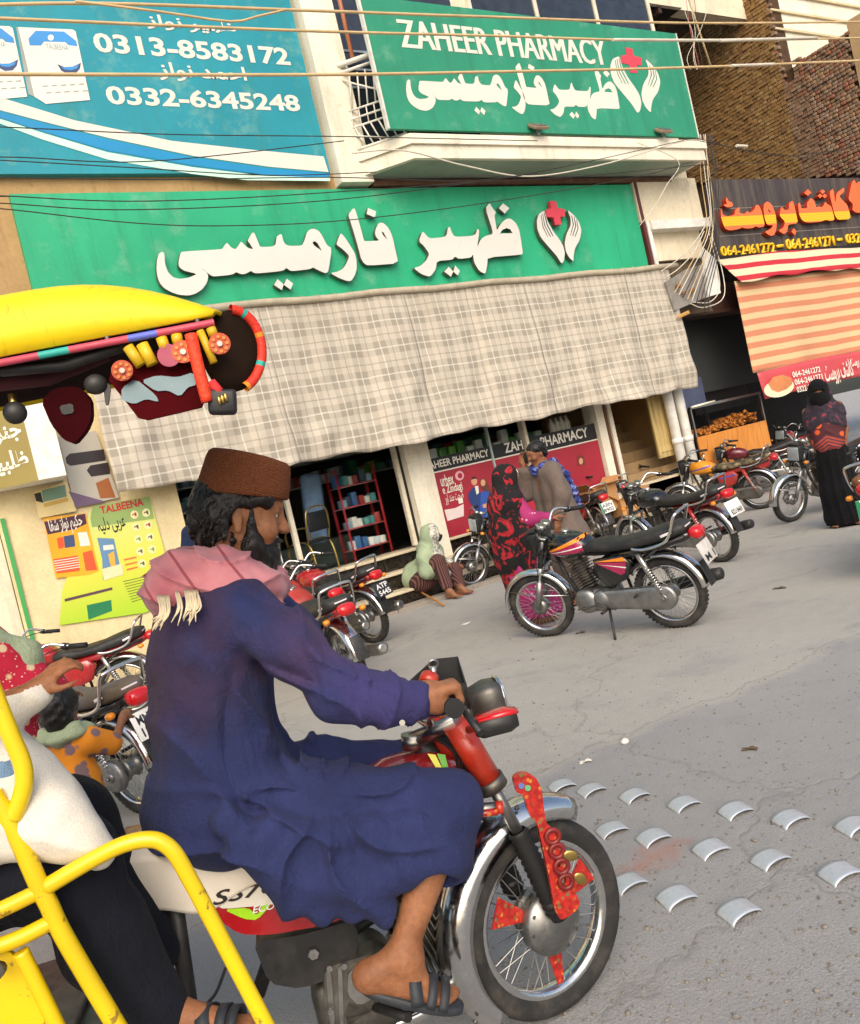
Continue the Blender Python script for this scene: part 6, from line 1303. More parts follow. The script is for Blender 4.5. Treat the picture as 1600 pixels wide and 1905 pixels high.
# black carrier frame under the seat tail
for a, b, r in (((325, 1672, -.12), (356, 1890, -.12), .020), ((232, 1696, -.12), (420, 1672, -.12), .016), ((225, 1690, .12), (410, 1668, .12), .016), ((322, 1680, .12), (350, 1880, .12), .018), ((300, 2000, -.12), (356, 1890, -.12), .02), ((356, 1890, -.12), (620, 1960, -.12), .02)): MB().cyl(v(*a), v(*b), r, n=8).obj('carrier_bar', M_blkp, rk)
MB().tube([v(420, 1800, -.13), v(400, 1850, -.14), v(370, 1880, -.13)], .004, 6, smooth_path=6).obj('loose_wire', M_rubber, rk)
MB().bevbox((-1.35, 0, .33), (.5, .9, .02), .006).obj('cart_floor', M_dalloy, rk)
# cart: yellow tube rails on the near side
YN = -.52
def c2(pts, y=YN): return [v(x/2.857, 1280+yy/2.857, y) for x, yy in pts]
RAIL = .0172
for pts, r in (([(-260,-520),(-120,-200),(0,110),(60,260),(118,400),(128,510),(100,620),(72,690)], RAIL*1.05), ([(-40,560),(80,760),(200,1030),(260,1150),(330,1300),(480,1560),(640,1830),(760,2050)], RAIL*1.1), ([(240,1060),(450,935),(600,855),(700,818),(790,805),(860,820),(930,880),(1000,1000),(1060,1110),(1160,1300),(1300,1570),(1440,1840),(1560,2080)], RAIL), ([(-200,1260),(0,1180),(250,1060)], RAIL*.95), ([(-150,1420),(90,1335),(310,1225)], RAIL*.95), ([(110,1400),(190,1560),(320,1830),(430,2060)], RAIL*.9)):
    MB().tube(c2(pts), r, 12, smooth_path=6).obj('rail', M_yp, rk)
pan('side_sheet', [(-140,1720),(-30,1760),(30,1775),(60,1850),(130,1990),(-140,1990)], YN+.015, .012, M_yp)
q = v(0, 1800, YN-.02); MB().cyl(q, q+Vector((0, -.02, 0)), .014, n=10).obj('hinge_bolt', M_dalloy, rk)
for x in (-1.15, -2.3):
    for y in (-.5, .5): MB().cyl((x, y, .34), (x, y, 1.88), .016, n=8).obj('canopy_post', M_yp, rk) if y > 0 and x < -2 else None
# cart wheels (below and left of the frame) so that the cart stands on the road
for y in (-.52, .52): add_wheel(rk, 'cart_wheel', (-2.0, y, .275), None, r=.275)
MB().cyl((-2.0, -.52, .275), (-2.0, .52, .275), .02, n=10).obj('axle', M_blkp, rk); MB().bevbox((-2.05, 0, .36), (1.6, .98, .03), .01).obj('cart_floor', M_dalloy, rk); MB().bevbox((-1.75, 0, .55), (.45, .95, .12), .03).obj('bench', mat('dark_bench_vinyl', '#2b2225', .5), rk)
for x in (-1.95, -2.1): MB().bevbox((x, 0, .48), (.05, .95, .24), .01).obj('bench_board', M_yp, rk)
# canopy: shell with a rolled edge, underside and beaded trim
YC = -.62
E0, E1 = v(-60, 668, YC), v(398, 597, YC); ze = (E0.z+E1.z)/2; xf_ = E1.x; TOP = v(200, 528, YC+.14).z
def shell(u, w, inset=0.0, dz=0.0):
    # u along length (0 rear .. 1 front), w across (0 near edge .. 1 far edge)
    x = -3.0+(xf_+3.0)*u; a = PI*w; fr = max(0.0, (u-.86)/.14); drop = fr**2.2
    y = -.35-(.27-inset)*math.copysign(abs(math.cos(a))**.55, math.cos(a)); z = ze+(TOP-ze)*(math.sin(a)**.5)*(1-drop*.92)
    return (x+.02*math.sin(a), y, z-dz)
sh_ = MB().grid(lambda u, w: shell(u, 1-w), 60, 40, .008).obj('canopy', M_yc, rk)
MB().grid(lambda u, w: (-3.0+(xf_+2.98)*u, -.10-.5*w, ze+.005), 20, 12, .01).obj('canopy_lining', mat('dark_canopy_lining', '#150d0f', .95, spec=.05, var=.4, dirt='#3a1018', dirta=.5), rk)
bead_c = ['#c0485a', '#cf6f7d', '#5b66c0', '#c4505f', '#2fa89a', '#c0485a']
for i in range(46):
    a_, b_ = E1.lerp(Vector((-3.0, YC, ze)), i/46), E1.lerp(Vector((-3.0, YC, ze)), (i+1)/46); c = bead_c[0] if i % 7 not in (2, 5) else bead_c[2 if i % 7 == 2 else 4]
    MB().tube([a_+Vector((0, -.004, -.004)), b_+Vector((0, -.004, -.004))], .0075, 6, cap=False).obj('edge_bead', mat('bead_'+c[1:], c, .5), sh_)
for px in (200, 368): q = v(px, 632-(px-200)*.19, YC-.005); MB().bevbox(q, (.009, .006, .018), .003).obj('rivet_tab', M_dalloy, sh_)
# front visor disc with braided rim
vc_ = v(432, 652, YC+.06); dA, dB = .060, .082
vr = [vc_+Vector((dA*math.cos(t)+.012*math.sin(t), .03*math.cos(t), dB*math.sin(t))) for t in np.linspace(0, 2*PI, 29)[:-1]]
m = MB(); m.loft([[p+Vector((0, .012, 0)) for p in vr], vr, [vc_+(p-vc_)*.6+Vector((0, -.012, 0)) for p in vr]]); vz = m.obj('front_visor', mat('brown_black_felt', '#241a14', .95, var=.4, spec=.05), rk)
for i in range(22):
    t = -1.25+i*.125; p = vc_+Vector((dA*math.cos(t)+.012*math.sin(t), .03*math.cos(t)-.004, dB*math.sin(t)))*1.0; c = '#e0341c' if i % 6 else ('#2fa89a' if i % 12 else '#e88a1e')
    t2 = t+.125; p2 = vc_+Vector((dA*math.cos(t2)+.012*math.sin(t2), .03*math.cos(t2)-.004, dB*math.sin(t2))); MB().tube([p, p2], .0105, 8, cap=False).obj('braid', mat('braid_'+c[1:], c, .6, bump=.5), vz)
# hanging ornaments
def disc(px, py, y, rx, ry, m, nm, parent=rk, th=.006): return MB().cyl(v(px, py, y), v(px, py, y)+Vector((0, -th, 0)), rx, n=20).obj(nm, m, parent)
M_yt = mat('yellow_tag_plastic', '#c9a41a', .45, var=.25); M_pk = mat('pink_disc', '#9c4055', .6); M_od = mat('orange_enamel', '#b8440f', .5, var=.35)
for (x0, y0), (x1, y1), r in (((238, 645), (262, 680), .011), ((264, 640), (284, 678), .012), ((300, 628), (308, 650), .011), ((328, 622), (332, 640), .011), ((372, 615), (398, 675), .008), ((392, 610), (398, 625), .010)): MB().tube([v(x0, y0, YC), v(x1, y1, YC)], r, 10).obj('hanging_tag', M_yt, rk)
disc(315, 662, YC-.004, .022, .022, M_pk, 'pink_pendant'); 
for px, py, r in ((341, 655, .022), (409, 640, .021), (228, 690, .020)):
    d0 = disc(px, py, YC-.006, r, r, M_od, 'orange_pendant'); disc(px, py, YC-.0125, r*.25, r, mat('bone_boss', '#c9bfae', .5), 'pendant_boss', d0)
    for k_ in range(8): q = v(px, py, YC-.0125)+Vector((r*.68*math.cos(k_*.785), 0, r*.68*math.sin(k_*.785))); MB().cyl(q, q+Vector((0, -.002, 0)), r*.17, n=8).obj('pendant_petal', mat('amber_petal', '#c97a2a', .5), d0)
MB().tube([v(355, 622, YC-.01), v(368, 680, YC-.012), v(386, 748, YC-.01)], .0125, 10, smooth_path=5).obj('braided_strap', mat('orange_braid', '#dd3d18', .6, var=.3, scale=60, bump=.6, bscale=150), rk)
MB().bevbox(v(414, 748, YC), (.055, .03, .05), .008, rot=(0, .2, 0)).obj('black_box', M_blkp, rk); MB().tube([v(392, 712, YC), v(412, 735, YC-.005)], .011, 8).obj('red_tassel', mat('red_tassel', '#c02c2c', .8), rk)
for i in range(3): MB().ell(v(408+i*6, 745-i*3, YC-.02), (.004, .004, .009)).obj('gold_bead', M_gold, rk)
M_mrn = mat('maroon_board', '#40080c', .9, var=.35, scale=4, spec=.05)
bd = pan('mirror_board', [(196,700),(250,662),(352,640),(362,690),(385,755),(330,768),(262,784),(232,745)], YC+.02, .012, M_mrn)
M_mir = mat('mirror_mosaic', '#65787f', .25, .4, var=.12)
pan('mirror_patch', [(226,722),(252,704),(290,735),(296,748),(272,742),(250,752),(226,744)], YC+.017, .003, M_mir, bd); pan('mirror_patch', [(262,708),(292,698),(330,702),(360,692),(366,716),(350,720),(335,738),(312,726),(290,728)], YC+.0165, .003, M_mir, bd)
pan('maroon_shield', [(76,745),(100,722),(145,718),(168,740),(170,775),(160,800),(138,826),(118,818),(95,790)], YC+.03, .03, mat('dark_maroon_lacquer', '#30060a', .9, var=.4, spec=.05), rk)
pan('grey_patch', [(110,755),(135,750),(138,768),(116,772)], YC+.027, .003, M_blkp, rk)
MB().ell(v(28, 768, YC+.02), (.022, .02, .022)).obj('horn_bulb', M_blkp, rk); MB().tube([v(28, 765, YC+.02), v(22, 735, YC+.03)], .008, 8).obj('horn_stem', M_gold, rk)
MB().ell(v(178, 715, YC+.02), (.022, .02, .02)).obj('horn_bulb', M_blkp, rk); pan('black_spike', [(190,710),(206,715),(202,752),(196,754)], YC+.02, .008, M_blkp)
MB().tube([v(0, 690, YC+.02), v(120, 680, YC+.03), v(240, 640, YC+.02)], .012, 8).obj('canopy_rail', M_blkp, rk); MB().tube([v(-40, 720, YC+.1), v(90, 705, YC+.08), v(200, 660, YC+.06)], .014, 8).obj('canopy_rail', mat('dark_red_cloth_roll', '#4a1f24', .9), rk)
# bundle of folded cloth on the canopy
bn = Clay((-2.6, -.5, TOP-.1), (-.95, .2, TOP+.25), .012)
q = v(60, 505, -.1); bn.box((q.x-.1, -.1, TOP+.015), (.16, .2, .035), r=.03); bn.warp(lambda X: .008*sn(X, 35, 3)); bn.obj('cloth_bundle', mat('dark_bundle_cloth', '#2b1d20', .9, var=.4), None, loc=RKO, rot=(0, 0, R(-22)), label='dark and pink folded cloth bundle lying on the yellow canopy', cat='bundle')
bn2 = Clay((-2.6, -.6, TOP-.1), (-.7, .2, TOP+.2), .012); q = v(115, 520, -.15); bn2.box((q.x-.02, -.15, TOP+.0), (.15, .18, .022), rot=(0, .12, 0), r=.02); bn2.warp(lambda X: .006*sn(X, 40, 5)); bn2.obj('pink_cloth', mat('pink_bundle_cloth', '#c25a6e', .9, var=.25), None, loc=RKO, rot=(0, 0, R(-22)), label='pink cloth spread beside the dark bundle on the yellow canopy', cat='cloth')
# =====================================================================================
# PEOPLE
# =====================================================================================
def skinm(name, c, c2):
    k = NT(name); n = k.noise(9, 6, .6); sb = k.ramp(n, [(.3, lin(c2)), (.7, lin(c))]); sb = k.mix(1.0, sb, k.ramp(k.noise(70, 5, .7), [(.3, .75), (.7, 1.15)]), 'MULTIPLY'); sb = k.mix(k.ramp(k.noise(3.5, 4), [(.5, 0.0), (.75, .35)]), sb, lin('#b98a66')); k.col(sb); k.set(.6, 0, .35); k.bump(k.math('ADD', k.noise(180, 3), k.noise(35, 4)), .3, .004)
    k.b.inputs['Subsurface Weight'].default_value = .12; k.b.inputs['Subsurface Radius'].default_value = (.8, .35, .2); k.b.inputs['Subsurface Scale'].default_value = .01; return k.m
M_sk1 = skinm('tanned_skin', '#9e6a48', '#7c4e31'); M_sk2 = skinm('brown_skin', '#8f5f42', '#6f452c')
M_hair = None
k = NT('black_hair'); n = k.noise(1, 4, .6, vec=k.mapping((60, 60, 9))); k.col(k.ramp(n, [(.35, lin('#070606')), (.7, lin('#1d1815'))])); k.set(.45, 0, .4); k.bump(n, .8, .01); M_hair = k.m
def cloth(name, c, bs=.55, var=.2, weave=420, fold=0, stain=None, rough=.9, sheen=.03):
    k = NT(name); c = lin(c); n = k.noise(5, 6, .6); b = k.ramp(n, [(.3, tuple(x*(1-var) for x in c)), (.7, tuple(min(1, x*(1+var)) for x in c))])
    w = k.noise(weave, 2, .5); b = k.mix(1.0, b, k.ramp(w, [(.3, .82), (.7, 1.12)]), 'MULTIPLY')
    if stain:
        for (loc, r, col, a) in stain:
            d = k.n('ShaderNodeVectorMath', operation='DISTANCE'); k.l(k.tc(), d.inputs[0]); d.inputs[1].default_value = loc
            q = k.math('ADD', k.math('DIVIDE', d.outputs['Value'], r), k.math('MULTIPLY', k.math('SUBTRACT', k.noise(7, 4), .5), 1.1)); b = k.mix(k.math('MULTIPLY', k.ramp(q, [(.35, 1.0), (1.0, 0.0)]), a), b, lin(col))
    rg = k.n('ShaderNodeTexNoise'); rg.noise_type = 'RIDGED_MULTIFRACTAL'; rg.inputs['Scale'].default_value = 5.5; rg.inputs['Detail'].default_value = 3; rg.inputs['Distortion'].default_value = .8; k.l(k.mapping((1.4, 1.4, .8), (.3, .5, .2)), rg.inputs['Vector'])
    k.col(b); k.set(rough, 0, .2, sheen=sheen); k.bump(k.math('ADD', k.math('MULTIPLY', rg.outputs[0], .55), k.math('ADD', k.math('MULTIPLY', w, .25), k.math('ADD', k.noise(26, 5, .65, dist=1.2), k.noise(9, 3, .5, vec=k.mapping((3, 3, 1)), dist=2.0)))), bs, .014); return k.m
class Pose:
    """places shapes given in head (or hand) axes into the figure's axes"""
    def __init__(s, o, yaw=0, pitch=0, roll=0, sc=1.0, rot=None):
        s.o = Vector(o); s.R = (Matrix.Rotation(R(yaw), 3, 'Z') @ Matrix.Rotation(-R(pitch), 3, 'Y') @ Matrix.Rotation(R(roll), 3, 'X')) if rot is None else rot; s.sc = sc
    def p(s, x, y, z): return s.o+s.R @ (Vector((x, y, z))*s.sc)
def head(C, H, hair=False):
    """skull, face, ears; H axes: x forward, y left, z up, origin at ear height in the middle of the head"""
    s = H.sc
    def e(c, r, k=.012, rot=None, mode='add'): C.ell(H.p(*c), [q*s for q in r], H.R if rot is None else H.R @ Euler(rot).to_matrix(), k*s, mode)
    def c_(a, b, ra, rb, k=.01, mode='add'): C.cone(H.p(*a), H.p(*b), ra*s, rb*s, k*s, mode)
    e((-.012, 0, .045), (.098, .076, .085)); e((.02, 0, .02), (.078, .068, .085), .02); e((.035, 0, -.055), (.058, .052, .055), .025); c_((.055, 0, -.10), (.06, 0, -.102), .025, .022, .025)
    e((.072, 0, .045), (.025, .055, .022), .015)                                     # brow
    for y in (-1, 1):
        e((.088, .031*y, .022), (.016, .018, .013), .010, mode='sub'); e((.074, .031*y, .021), (.014, .014, .012), .004)      # sockets, eyeballs
        e((.083, .031*y, .029), (.010, .018, .005), .005); e((.065, .045*y, -.02), (.03, .022, .025), .02)                     # lids, cheeks
        e((-.012, .078*y, .0), (.014, .010, .033), .006, (0, -.25, .35*y)); e((-.006, .088*y, .004), (.008, .006, .020), .006, (0, -.25, .35*y), 'sub'); e((-.006, .080*y, -.028), (.009, .007, .010), .006)   # ears
    c_((.088, 0, .03), (.112, 0, -.012), .010, .0125, .012); c_((.104, .012, -.016), (.104, -.012, -.016), .009, .009, .008); c_((.112, 0, -.013), (.113, 0, -.014), .011, .010, .006)   # nose
    c_((.088, .018, -.052), (.088, -.018, -.052), .007, .007, .008); c_((.086, .016, -.065), (.086, -.016, -.065), .008, .008, .008)                                                # lips
def hand(C, W, d, nrm, curl=(.5, .6, .5), side=1, s=1.0, spread=.10, k=.008):
    """palm and five fingers from the wrist W along d; nrm = back of the hand; side=+1: thumb towards d x nrm"""
    d = Vector(d).normalized(); n = (Vector(nrm)-d*Vector(nrm).dot(d)).normalized(); t = d.cross(n)*side
    P = lambda a, b, c: Vector(W)+d*(a*s)+t*(b*s)+n*(c*s)
    C.cone(P(.0, 0, 0), P(.03, 0, 0), .026*s, .028*s, .02)
    for b in (.026, .009, -.009, -.026): C.cone(P(.02, b*.7, 0), P(.085, b, .002), .014*s, .0125*s, .012)
    L = [(.026, .040, .024, .020), (.009, .044, .028, .022), (-.009, .041, .026, .021), (-.026, .032, .020, .018)]
    for b, *seg in L:
        p = P(.086, b, .002); a = spread*(b/.026)*.5; ang = 0.0; r = .0098*s
        for q, cu in zip(seg, curl):
            ang += cu; dd = (d*math.cos(ang)-n*math.sin(ang)+t*a*.4).normalized(); p2 = p+dd*(q*s); C.cone(p, p2, r, r*.9, k*.6); p = p2; r *= .92
    p = P(.022, .026, -.006); q1 = P(.052, .052, -.018); q2 = P(.078, .056, -.034); q3 = P(.098, .048, -.048)
    C.cone(p, q1, .0145*s, .0125*s, .012).cone(q1, q2, .0118*s, .0105*s, k).cone(q2, q3, .0102*s, .009*s, k)
# ---------------- rider ----------------
rider = thing('person', 'bearded man in navy shalwar kameez and brown cap riding the red motorcycle', 'person', RKO, R(-22))
pel = v(405, 1500, 0); pel = Vector((-.76, 0, .87)); chest = v(400, 1200, 0); neckb = v(425, 1065, 0); shR = v(478, 1110, -.20); shL = Vector((shR.x+.02, .19, shR.z-.01))
elR = v(628, 1285, -.27); wrR = v(812, 1306, -.31); hipR = Vector((-.74, -.10, .86)); knR = v(838, 1492, -.19); anR = v(745, 1782, -.27); heel = v(690, 1838, -.27); toe = v(852, 1868, -.29)
hipL = Vector((-.74, .10, .86)); knL = Vector((knR.x-.02, .17, knR.z-.01)); anL = Vector((anR.x, .20, anR.z)); elL = v(612, 1268, .29); wrL = v(765, 1285, .33)
HD = Pose(v(450, 966, -.02), yaw=2, pitch=-20, roll=0, sc=1.04)
C = Clay((-1.1, -.50, .15), (.12, .50, 1.80), .0055)
head(C, HD); nk = HD.p(-.03, 0, -.06)
C.cone(nk, neckb+Vector((0, 0, -.02)), .058, .066, .03); C.cone(HD.p(-.035, 0, -.02), nk, .055, .056, .03)
C.cone(neckb+Vector((-.02, 0, -.06)), chest, .07, .09, .05); C.cone(shR*.8+chest*.2+Vector((-.03, .05, -.03)), shL*.8+chest*.2+Vector((-.03, -.05, -.03)), .045, .045, .04); C.cone(chest, pel, .10, .11, .05)
for a, b, c in ((shR+Vector((-.03, .04, -.04)), elR, wrR), (shL+Vector((-.03, -.04, -.04)), elL, wrL)): C.cone(a, b, .04, .036, .02).cone(b, c, .036, .025, .02)
for a, b, c in ((hipR, knR, anR), (hipL, knL, anL)): C.cone(a, b, .075, .052, .03); C.chain([b, b.lerp(c, .3), c], [.05, .051, .034], .02)
def foot(C, an, he, to, r=.03):
    d = (to-he); d.normalize(); s_ = d.cross(Vector((0, 0, 1))).normalized()
    C.cone(an, he+Vector((0, 0, .03)), .036, .036, .03); C.cone(an+d*.02, he.lerp(to, .55)+Vector((0, 0, .032)), .038, .033, .03); C.cone(he+Vector((0, 0, .03)), he.lerp(to, .6)+Vector((0, 0, .02)), .034, .032, .02)
    for i, (b, l) in enumerate(((-.030, 1.0), (-.013, .99), (.002, .95), (.016, .90), (.030, .83))): C.cone(he.lerp(to, .62)+s_*b*.8+Vector((0, 0, .022)), he.lerp(to, l)+s_*b+Vector((0, 0, .014)), .015 if i else .017, .010 if i else .013, .008)
foot(C, anR, heel, toe); heelL = anL+(heel-anR); heelL.y = .2; toeL = anL+(toe-anR); toeL.y = .22; foot(C, anL, heelL, toeL)
gd_ = Vector((.02, -1, .03)); C.cone(wrR, (gC.x-.062, -.30, gC.z+.036), .027, .027, .02); hand(C, Vector((gC.x-.066, -.30, gC.z+.036)), (1, 0, -.02), (-.05, 0, 1), (1.45, 1.35, .8), -1, 1.05)
hand(C, wrL, Vector((.09, .0, -.02)), (-.1, .1, 1), (1.35, 1.25, .8), 1, .95)
body = C.obj('body', M_sk1, rider, smooth=2)
# eyes
for y in (-1, 1): MB().ell(HD.p(.0775, .031*y, .021), (.0125, .0125, .0105), rot=HD.R, nu=14, nv=10).obj('eye', mat('eye_white', '#d9d2c8', .2, var=.05), rider); MB().ell(HD.p(.0865, .0325*y, .021), (.004, .006, .006), rot=HD.R, nu=10, nv=8).obj('iris', mat('dark_iris', '#1a0f0a', .1), rider)
# hair: thick, swept over the ear and down the neck, made of overlapping locks
C = Clay((-.78, -.22, 1.28), (-.30, .2, 1.80), .0045)
def he_(c, r, k=.012, mode='add'): C.ell(HD.p(*c), r, HD.R, k, mode)
he_((-.022, 0, .060), (.108, .090, .080)); he_((-.060, 0, .010), (.072, .080, .085), .03); he_((-.065, 0, -.045), (.05, .062, .05), .03)
for y in (-1, 1): he_((.035, .066*y, .055), (.04, .022, .035), .015); he_((-.03, .074*y, .03), (.04, .02, .045), .015)
C.ell(HD.p(.105, 0, .03), (.045, .06, .075), HD.R, .008, 'sub')

for i in range(420):
    r_ = rng.uniform(0, 1, 4); th = -2.4+4.8*r_[0]; ph = -.75+1.25*r_[1]
    a = Vector((-.03-.10*math.cos(th)*math.cos(ph), .092*math.sin(th)*math.cos(ph), .03+.095*math.sin(ph)))
    if a.x > .03 and a.z < .02: continue
    b = a+Vector((-.012+.016*r_[2], .010*(r_[3]-.5), -.035-.02*r_[2])); b.y *= 1.04
    C.cone(HD.p(*a), HD.p(*b), .0055, .002, .004)
for i in range(46): 
    y = -.07+.14*i/45; C.cone(HD.p(.05+.03*math.cos(y*16), y, .075), HD.p(.088-abs(y)*.35+.006*math.sin(i*2.1), y*1.02, .052+.010*math.sin(i*3.7)), .007, .003, .006)
for y in (-1, 1): C.ell(HD.p(.002, .09*y, -.012), (.032, .035, .045), HD.R, .006, 'sub'); C.ell(HD.p(.045, .08*y, .0), (.035, .03, .04), HD.R, .006, 'sub')
C.ell(HD.p(.10, 0, .005), (.055, .08, .05), HD.R, .006, 'sub')
C.warp(lambda X: .0022*sn(X, 330, 11)); C.obj('hair', M_hair, rider, smooth=0)
C = Clay((-.62, -.2, 1.26), (-.30, .2, 1.64), .0045)
he_((.055, 0, -.085), (.055, .058, .055), .02); he_((.04, 0, -.125), (.045, .045, .05), .02); he_((.088, 0, -.045), (.024, .032, .008), .01)
for y in (-1, 1): he_((.034, .058*y, -.065), (.03, .017, .045), .015); C.chain([HD.p(.020, .069*y, .035), HD.p(.024, .066*y, -.01), HD.p(.034, .058*y, -.06)], [.007, .010, .016], .012)
C.ell(HD.p(.098, 0, -.056), (.022, .020, .008), HD.R, .004, 'sub'); C.ell(HD.p(.115, 0, -.01), (.05, .045, .026), HD.R, .01, 'sub')
for i in range(90):
    r_ = rng.uniform(0, 1, 3); th = -1.9+3.8*r_[0]; a = Vector((.035+.055*math.cos(th), .058*math.sin(th), -.075-.055*r_[1])); b = a+Vector((.010, .0, -.030-.018*r_[2])); C.cone(HD.p(*a), HD.p(*b), .007, .002, .006)
C.warp(lambda X: .002*sn(X, 380, 12)); C.obj('beard', M_hair, rider, smooth=0)
for y in (-1, 1): MB().tube([HD.p(.088, .014*y, .046), HD.p(.086, .034*y, .052), HD.p(.072, .055*y, .046)], [.004, .005, .003], 6, smooth_path=4).obj('eyebrow', M_hair, rider)
# cap: knitted pillbox, tilted back
k = NT('brown_knit_cap'); pz = k.sep(); w_ = k.math('SINE', k.math('MULTIPLY', pz[2], 1500)); w2 = k.noise(300, 2); k.col(k.ramp(k.math('ADD', k.math('MULTIPLY', w_, .15), w2), [(.3, lin('#5a3220')), (.75, lin('#8a5538'))])); k.set(.95, 0, .1); k.bump(k.math('ADD', k.math('MULTIPLY', w_, .5), w2), .5, .004)
cp = MB(); rings = []
capM = Pose(HD.p(-.004, 0, .088), 2, -25, sc=1.06)
for rx, ry, z in ((.112, .096, -.028), (.115, .099, -.022), (.113, .097, .0), (.107, .093, .05), (.103, .090, .066), (.094, .082, .074), (.06, .05, .079), (.01, .01, .081)):
    rings.append([capM.p(rx*math.cos(t), ry*math.sin(t), z+.012*math.cos(t)*(z < .02)) for t in np.linspace(0, 2*PI, 41)[:-1]])
cp.loft(rings).obj('cap', k.m, rider)
# kameez: torso, sleeves, skirt draped over the thighs; folds pressed into the surface
M_navy = cloth('navy_cotton', '#2a3158', var=.22, stain=[(tuple(v(330, 1230, -.05)), .30, '#3d2a38', .85), (tuple(v(560, 1215, -.22)), .17, '#573a50', .5), (tuple(v(700, 1300, -.30)), .22, '#46386a', .45), (tuple(v(360, 1130, -.05)), .22, '#46303e', .6)])
C = Clay((-1.14, -.56, .30), (.12, .52, 1.50), .0065)
bk = v(345, 1250, -.05); mid_ = v(415, 1390, -.03)
bkc = [v(392, 1142, 0), v(392, 1200, 0), v(400, 1300, 0), v(415, 1400, 0), v(420, 1480, 0)]
for y in (-1, 1):
    C.chain([p+Vector((0, .085*y, 0)) for p in bkc], [.100, .132, .138, .138, .155], .06)
C.cone((bkc[0].x, -.14, bkc[0].z-.01), (bkc[0].x, .14, bkc[0].z-.01), .095, .095, .06)
C.chain([v(330, 1160, -.05), v(328, 1250, -.05), v(345, 1350, -.05), v(355, 1450, -.04)], [.045, .055, .055, .075], .06)
C.cone(neckb+Vector((-.01, 0, -.035)), (neckb.x-.02, 0, neckb.z-.09), .075, .12, .05)
C.ell((-.74, 0, .87), (.21, .21, .14), None, .06)
for s_, (a, b, c) in ((-1, (shR, elR, wrR)), (1, (shL, elL, wrL))):
    C.chain([a+Vector((-.045, .03*(1 if s_ < 0 else -1), -.03)), a.lerp(b, .45)+Vector((-.01, 0, -.015)), b, b.lerp(c, .5)+Vector((0, 0, -.010)), c-(c-b).normalized()*.04], [.082, .070, .064, .052, .040], .05)
for (a, b), y in (((hipR, knR), -1), ((hipL, knL), 1)): C.chain([a, a.lerp(b, .5), b+Vector((.0, 0, .0))], [.118, .100, .082], .05)
# skirt panel hanging on the near side: a thin slab under the thigh
def sheet(P, th, k=.03):
    """thin slab through a fan of points (triangles as flat capsules)"""
    for i in range(len(P)-1):
        for j in range(len(P[i])-1): C.cone(P[i][j], P[i+1][j], th, th, k); C.cone(P[i][j], P[i][j+1], th, th, k); C.cone(P[i][j], P[i+1][j+1], th, th, k)
def V2(pts, y): return [v(px, py, y) for px, py in pts]
tp_ = V2([(420, 1530), (500, 1555), (560, 1560), (620, 1555), (690, 1545), (760, 1540), (820, 1540)], -.27); md_ = V2([(455, 1565), (525, 1630), (575, 1640), (630, 1640), (690, 1640), (760, 1615), (835, 1600)], -.275); bt_ = V2([(490, 1600), (545, 1680), (600, 1698), (655, 1690), (720, 1695), (785, 1640), (840, 1612)], -.262)
sheet([tp_, md_, bt_], .026, .03)
C.cone(knR, v(828, 1598, -.20), .078, .070, .03)     # shalwar leg below the knee
C.cone(knL, knL+Vector((-.05, 0, -.22)), .085, .08, .03)
C.cone(v(808, 1640, -.245), v(770, 1720, -.26), .06, .06, .01, 'sub')
def rdg(q): return (1-np.abs(np.sin(q)))**3.0
def folds(X):
    x, y, z = X.T; o = .0035*sn(X, 26, 1)+.003*sn(X*np.array([1, 1, .35]), 70, 2)
    # long creases falling from shoulder to hip on the back
    u = (x-shR.x)+(z-1.2)*.22; o -= .024*rdg(u*15+1.1*np.sin(z*5.3)+y*6)*np.clip((1.34-z)/.25, 0, 1)*np.clip((z-.84)/.2, 0, 1)*(x < -.40)
    u = (x-shR.x)-(z-1.2)*.35; o += .014*rdg(u*19+.9*np.sin(z*7)+y*9)*np.clip((1.30-z)/.2, 0, 1)*np.clip((z-.84)/.2, 0, 1)*(x < -.42)
    # sleeve: rings bunched at elbow and cuff, long twist along the upper arm
    t = (x-elR.x); near = (y < -.12)*(z > .92); o -= .017*rdg(t*26+z*18+np.sin(z*22))*np.exp(-((t+.01)/.12)**2)*near
    o -= .013*rdg(t*40-z*22+y*10)*np.exp(-((x-wrR.x+.10)/.075)**2)*near; o += .012*rdg((z+x*.8)*18+y*6)*np.exp(-((t+.10)/.10)**2)*near
    # waist: cloth bunched on the seat, fan of pleats over the thigh from the slit
    w_ = np.exp(-((z-.85)/.10)**2)*(x < -.47); o -= .028*rdg(z*21+x*9+np.sin(x*11)*.9)*w_
    px_, pz_ = v(605, 1480, -.25).x, v(605, 1480, -.25).z; r = np.sqrt((x-px_)**2+(z-pz_)**2); th = np.arctan2(z-pz_, x-px_)
    o -= .030*rdg(th*4.2+.8*np.sin(r*14)+.3)*np.clip((r-.02)/.1, 0, 1)*np.exp(-(r/.34)**2)*(z < pz_+.10)*(y < -.05)*(x > -.66)
    return o
C.warp(folds); C.cut(wrR, (wrR-elR).normalized()) if False else None
C.obj('kameez', M_navy, rider, smooth=1)
cd_ = (wrR-elR).normalized(); MB().lathe([(.040, -.045), (.046, -.03), (.0465, .0), (.045, .012), (.038, .013)], wrR-cd_*.035, cd_, 26).obj('cuff', M_navy, rider)
q = v(748, 1344, -.355); MB().cyl(q, q+Vector((0, -.004, 0)), .007, n=10).obj('button', mat('pale_button', '#b7b3a8', .3), rider)
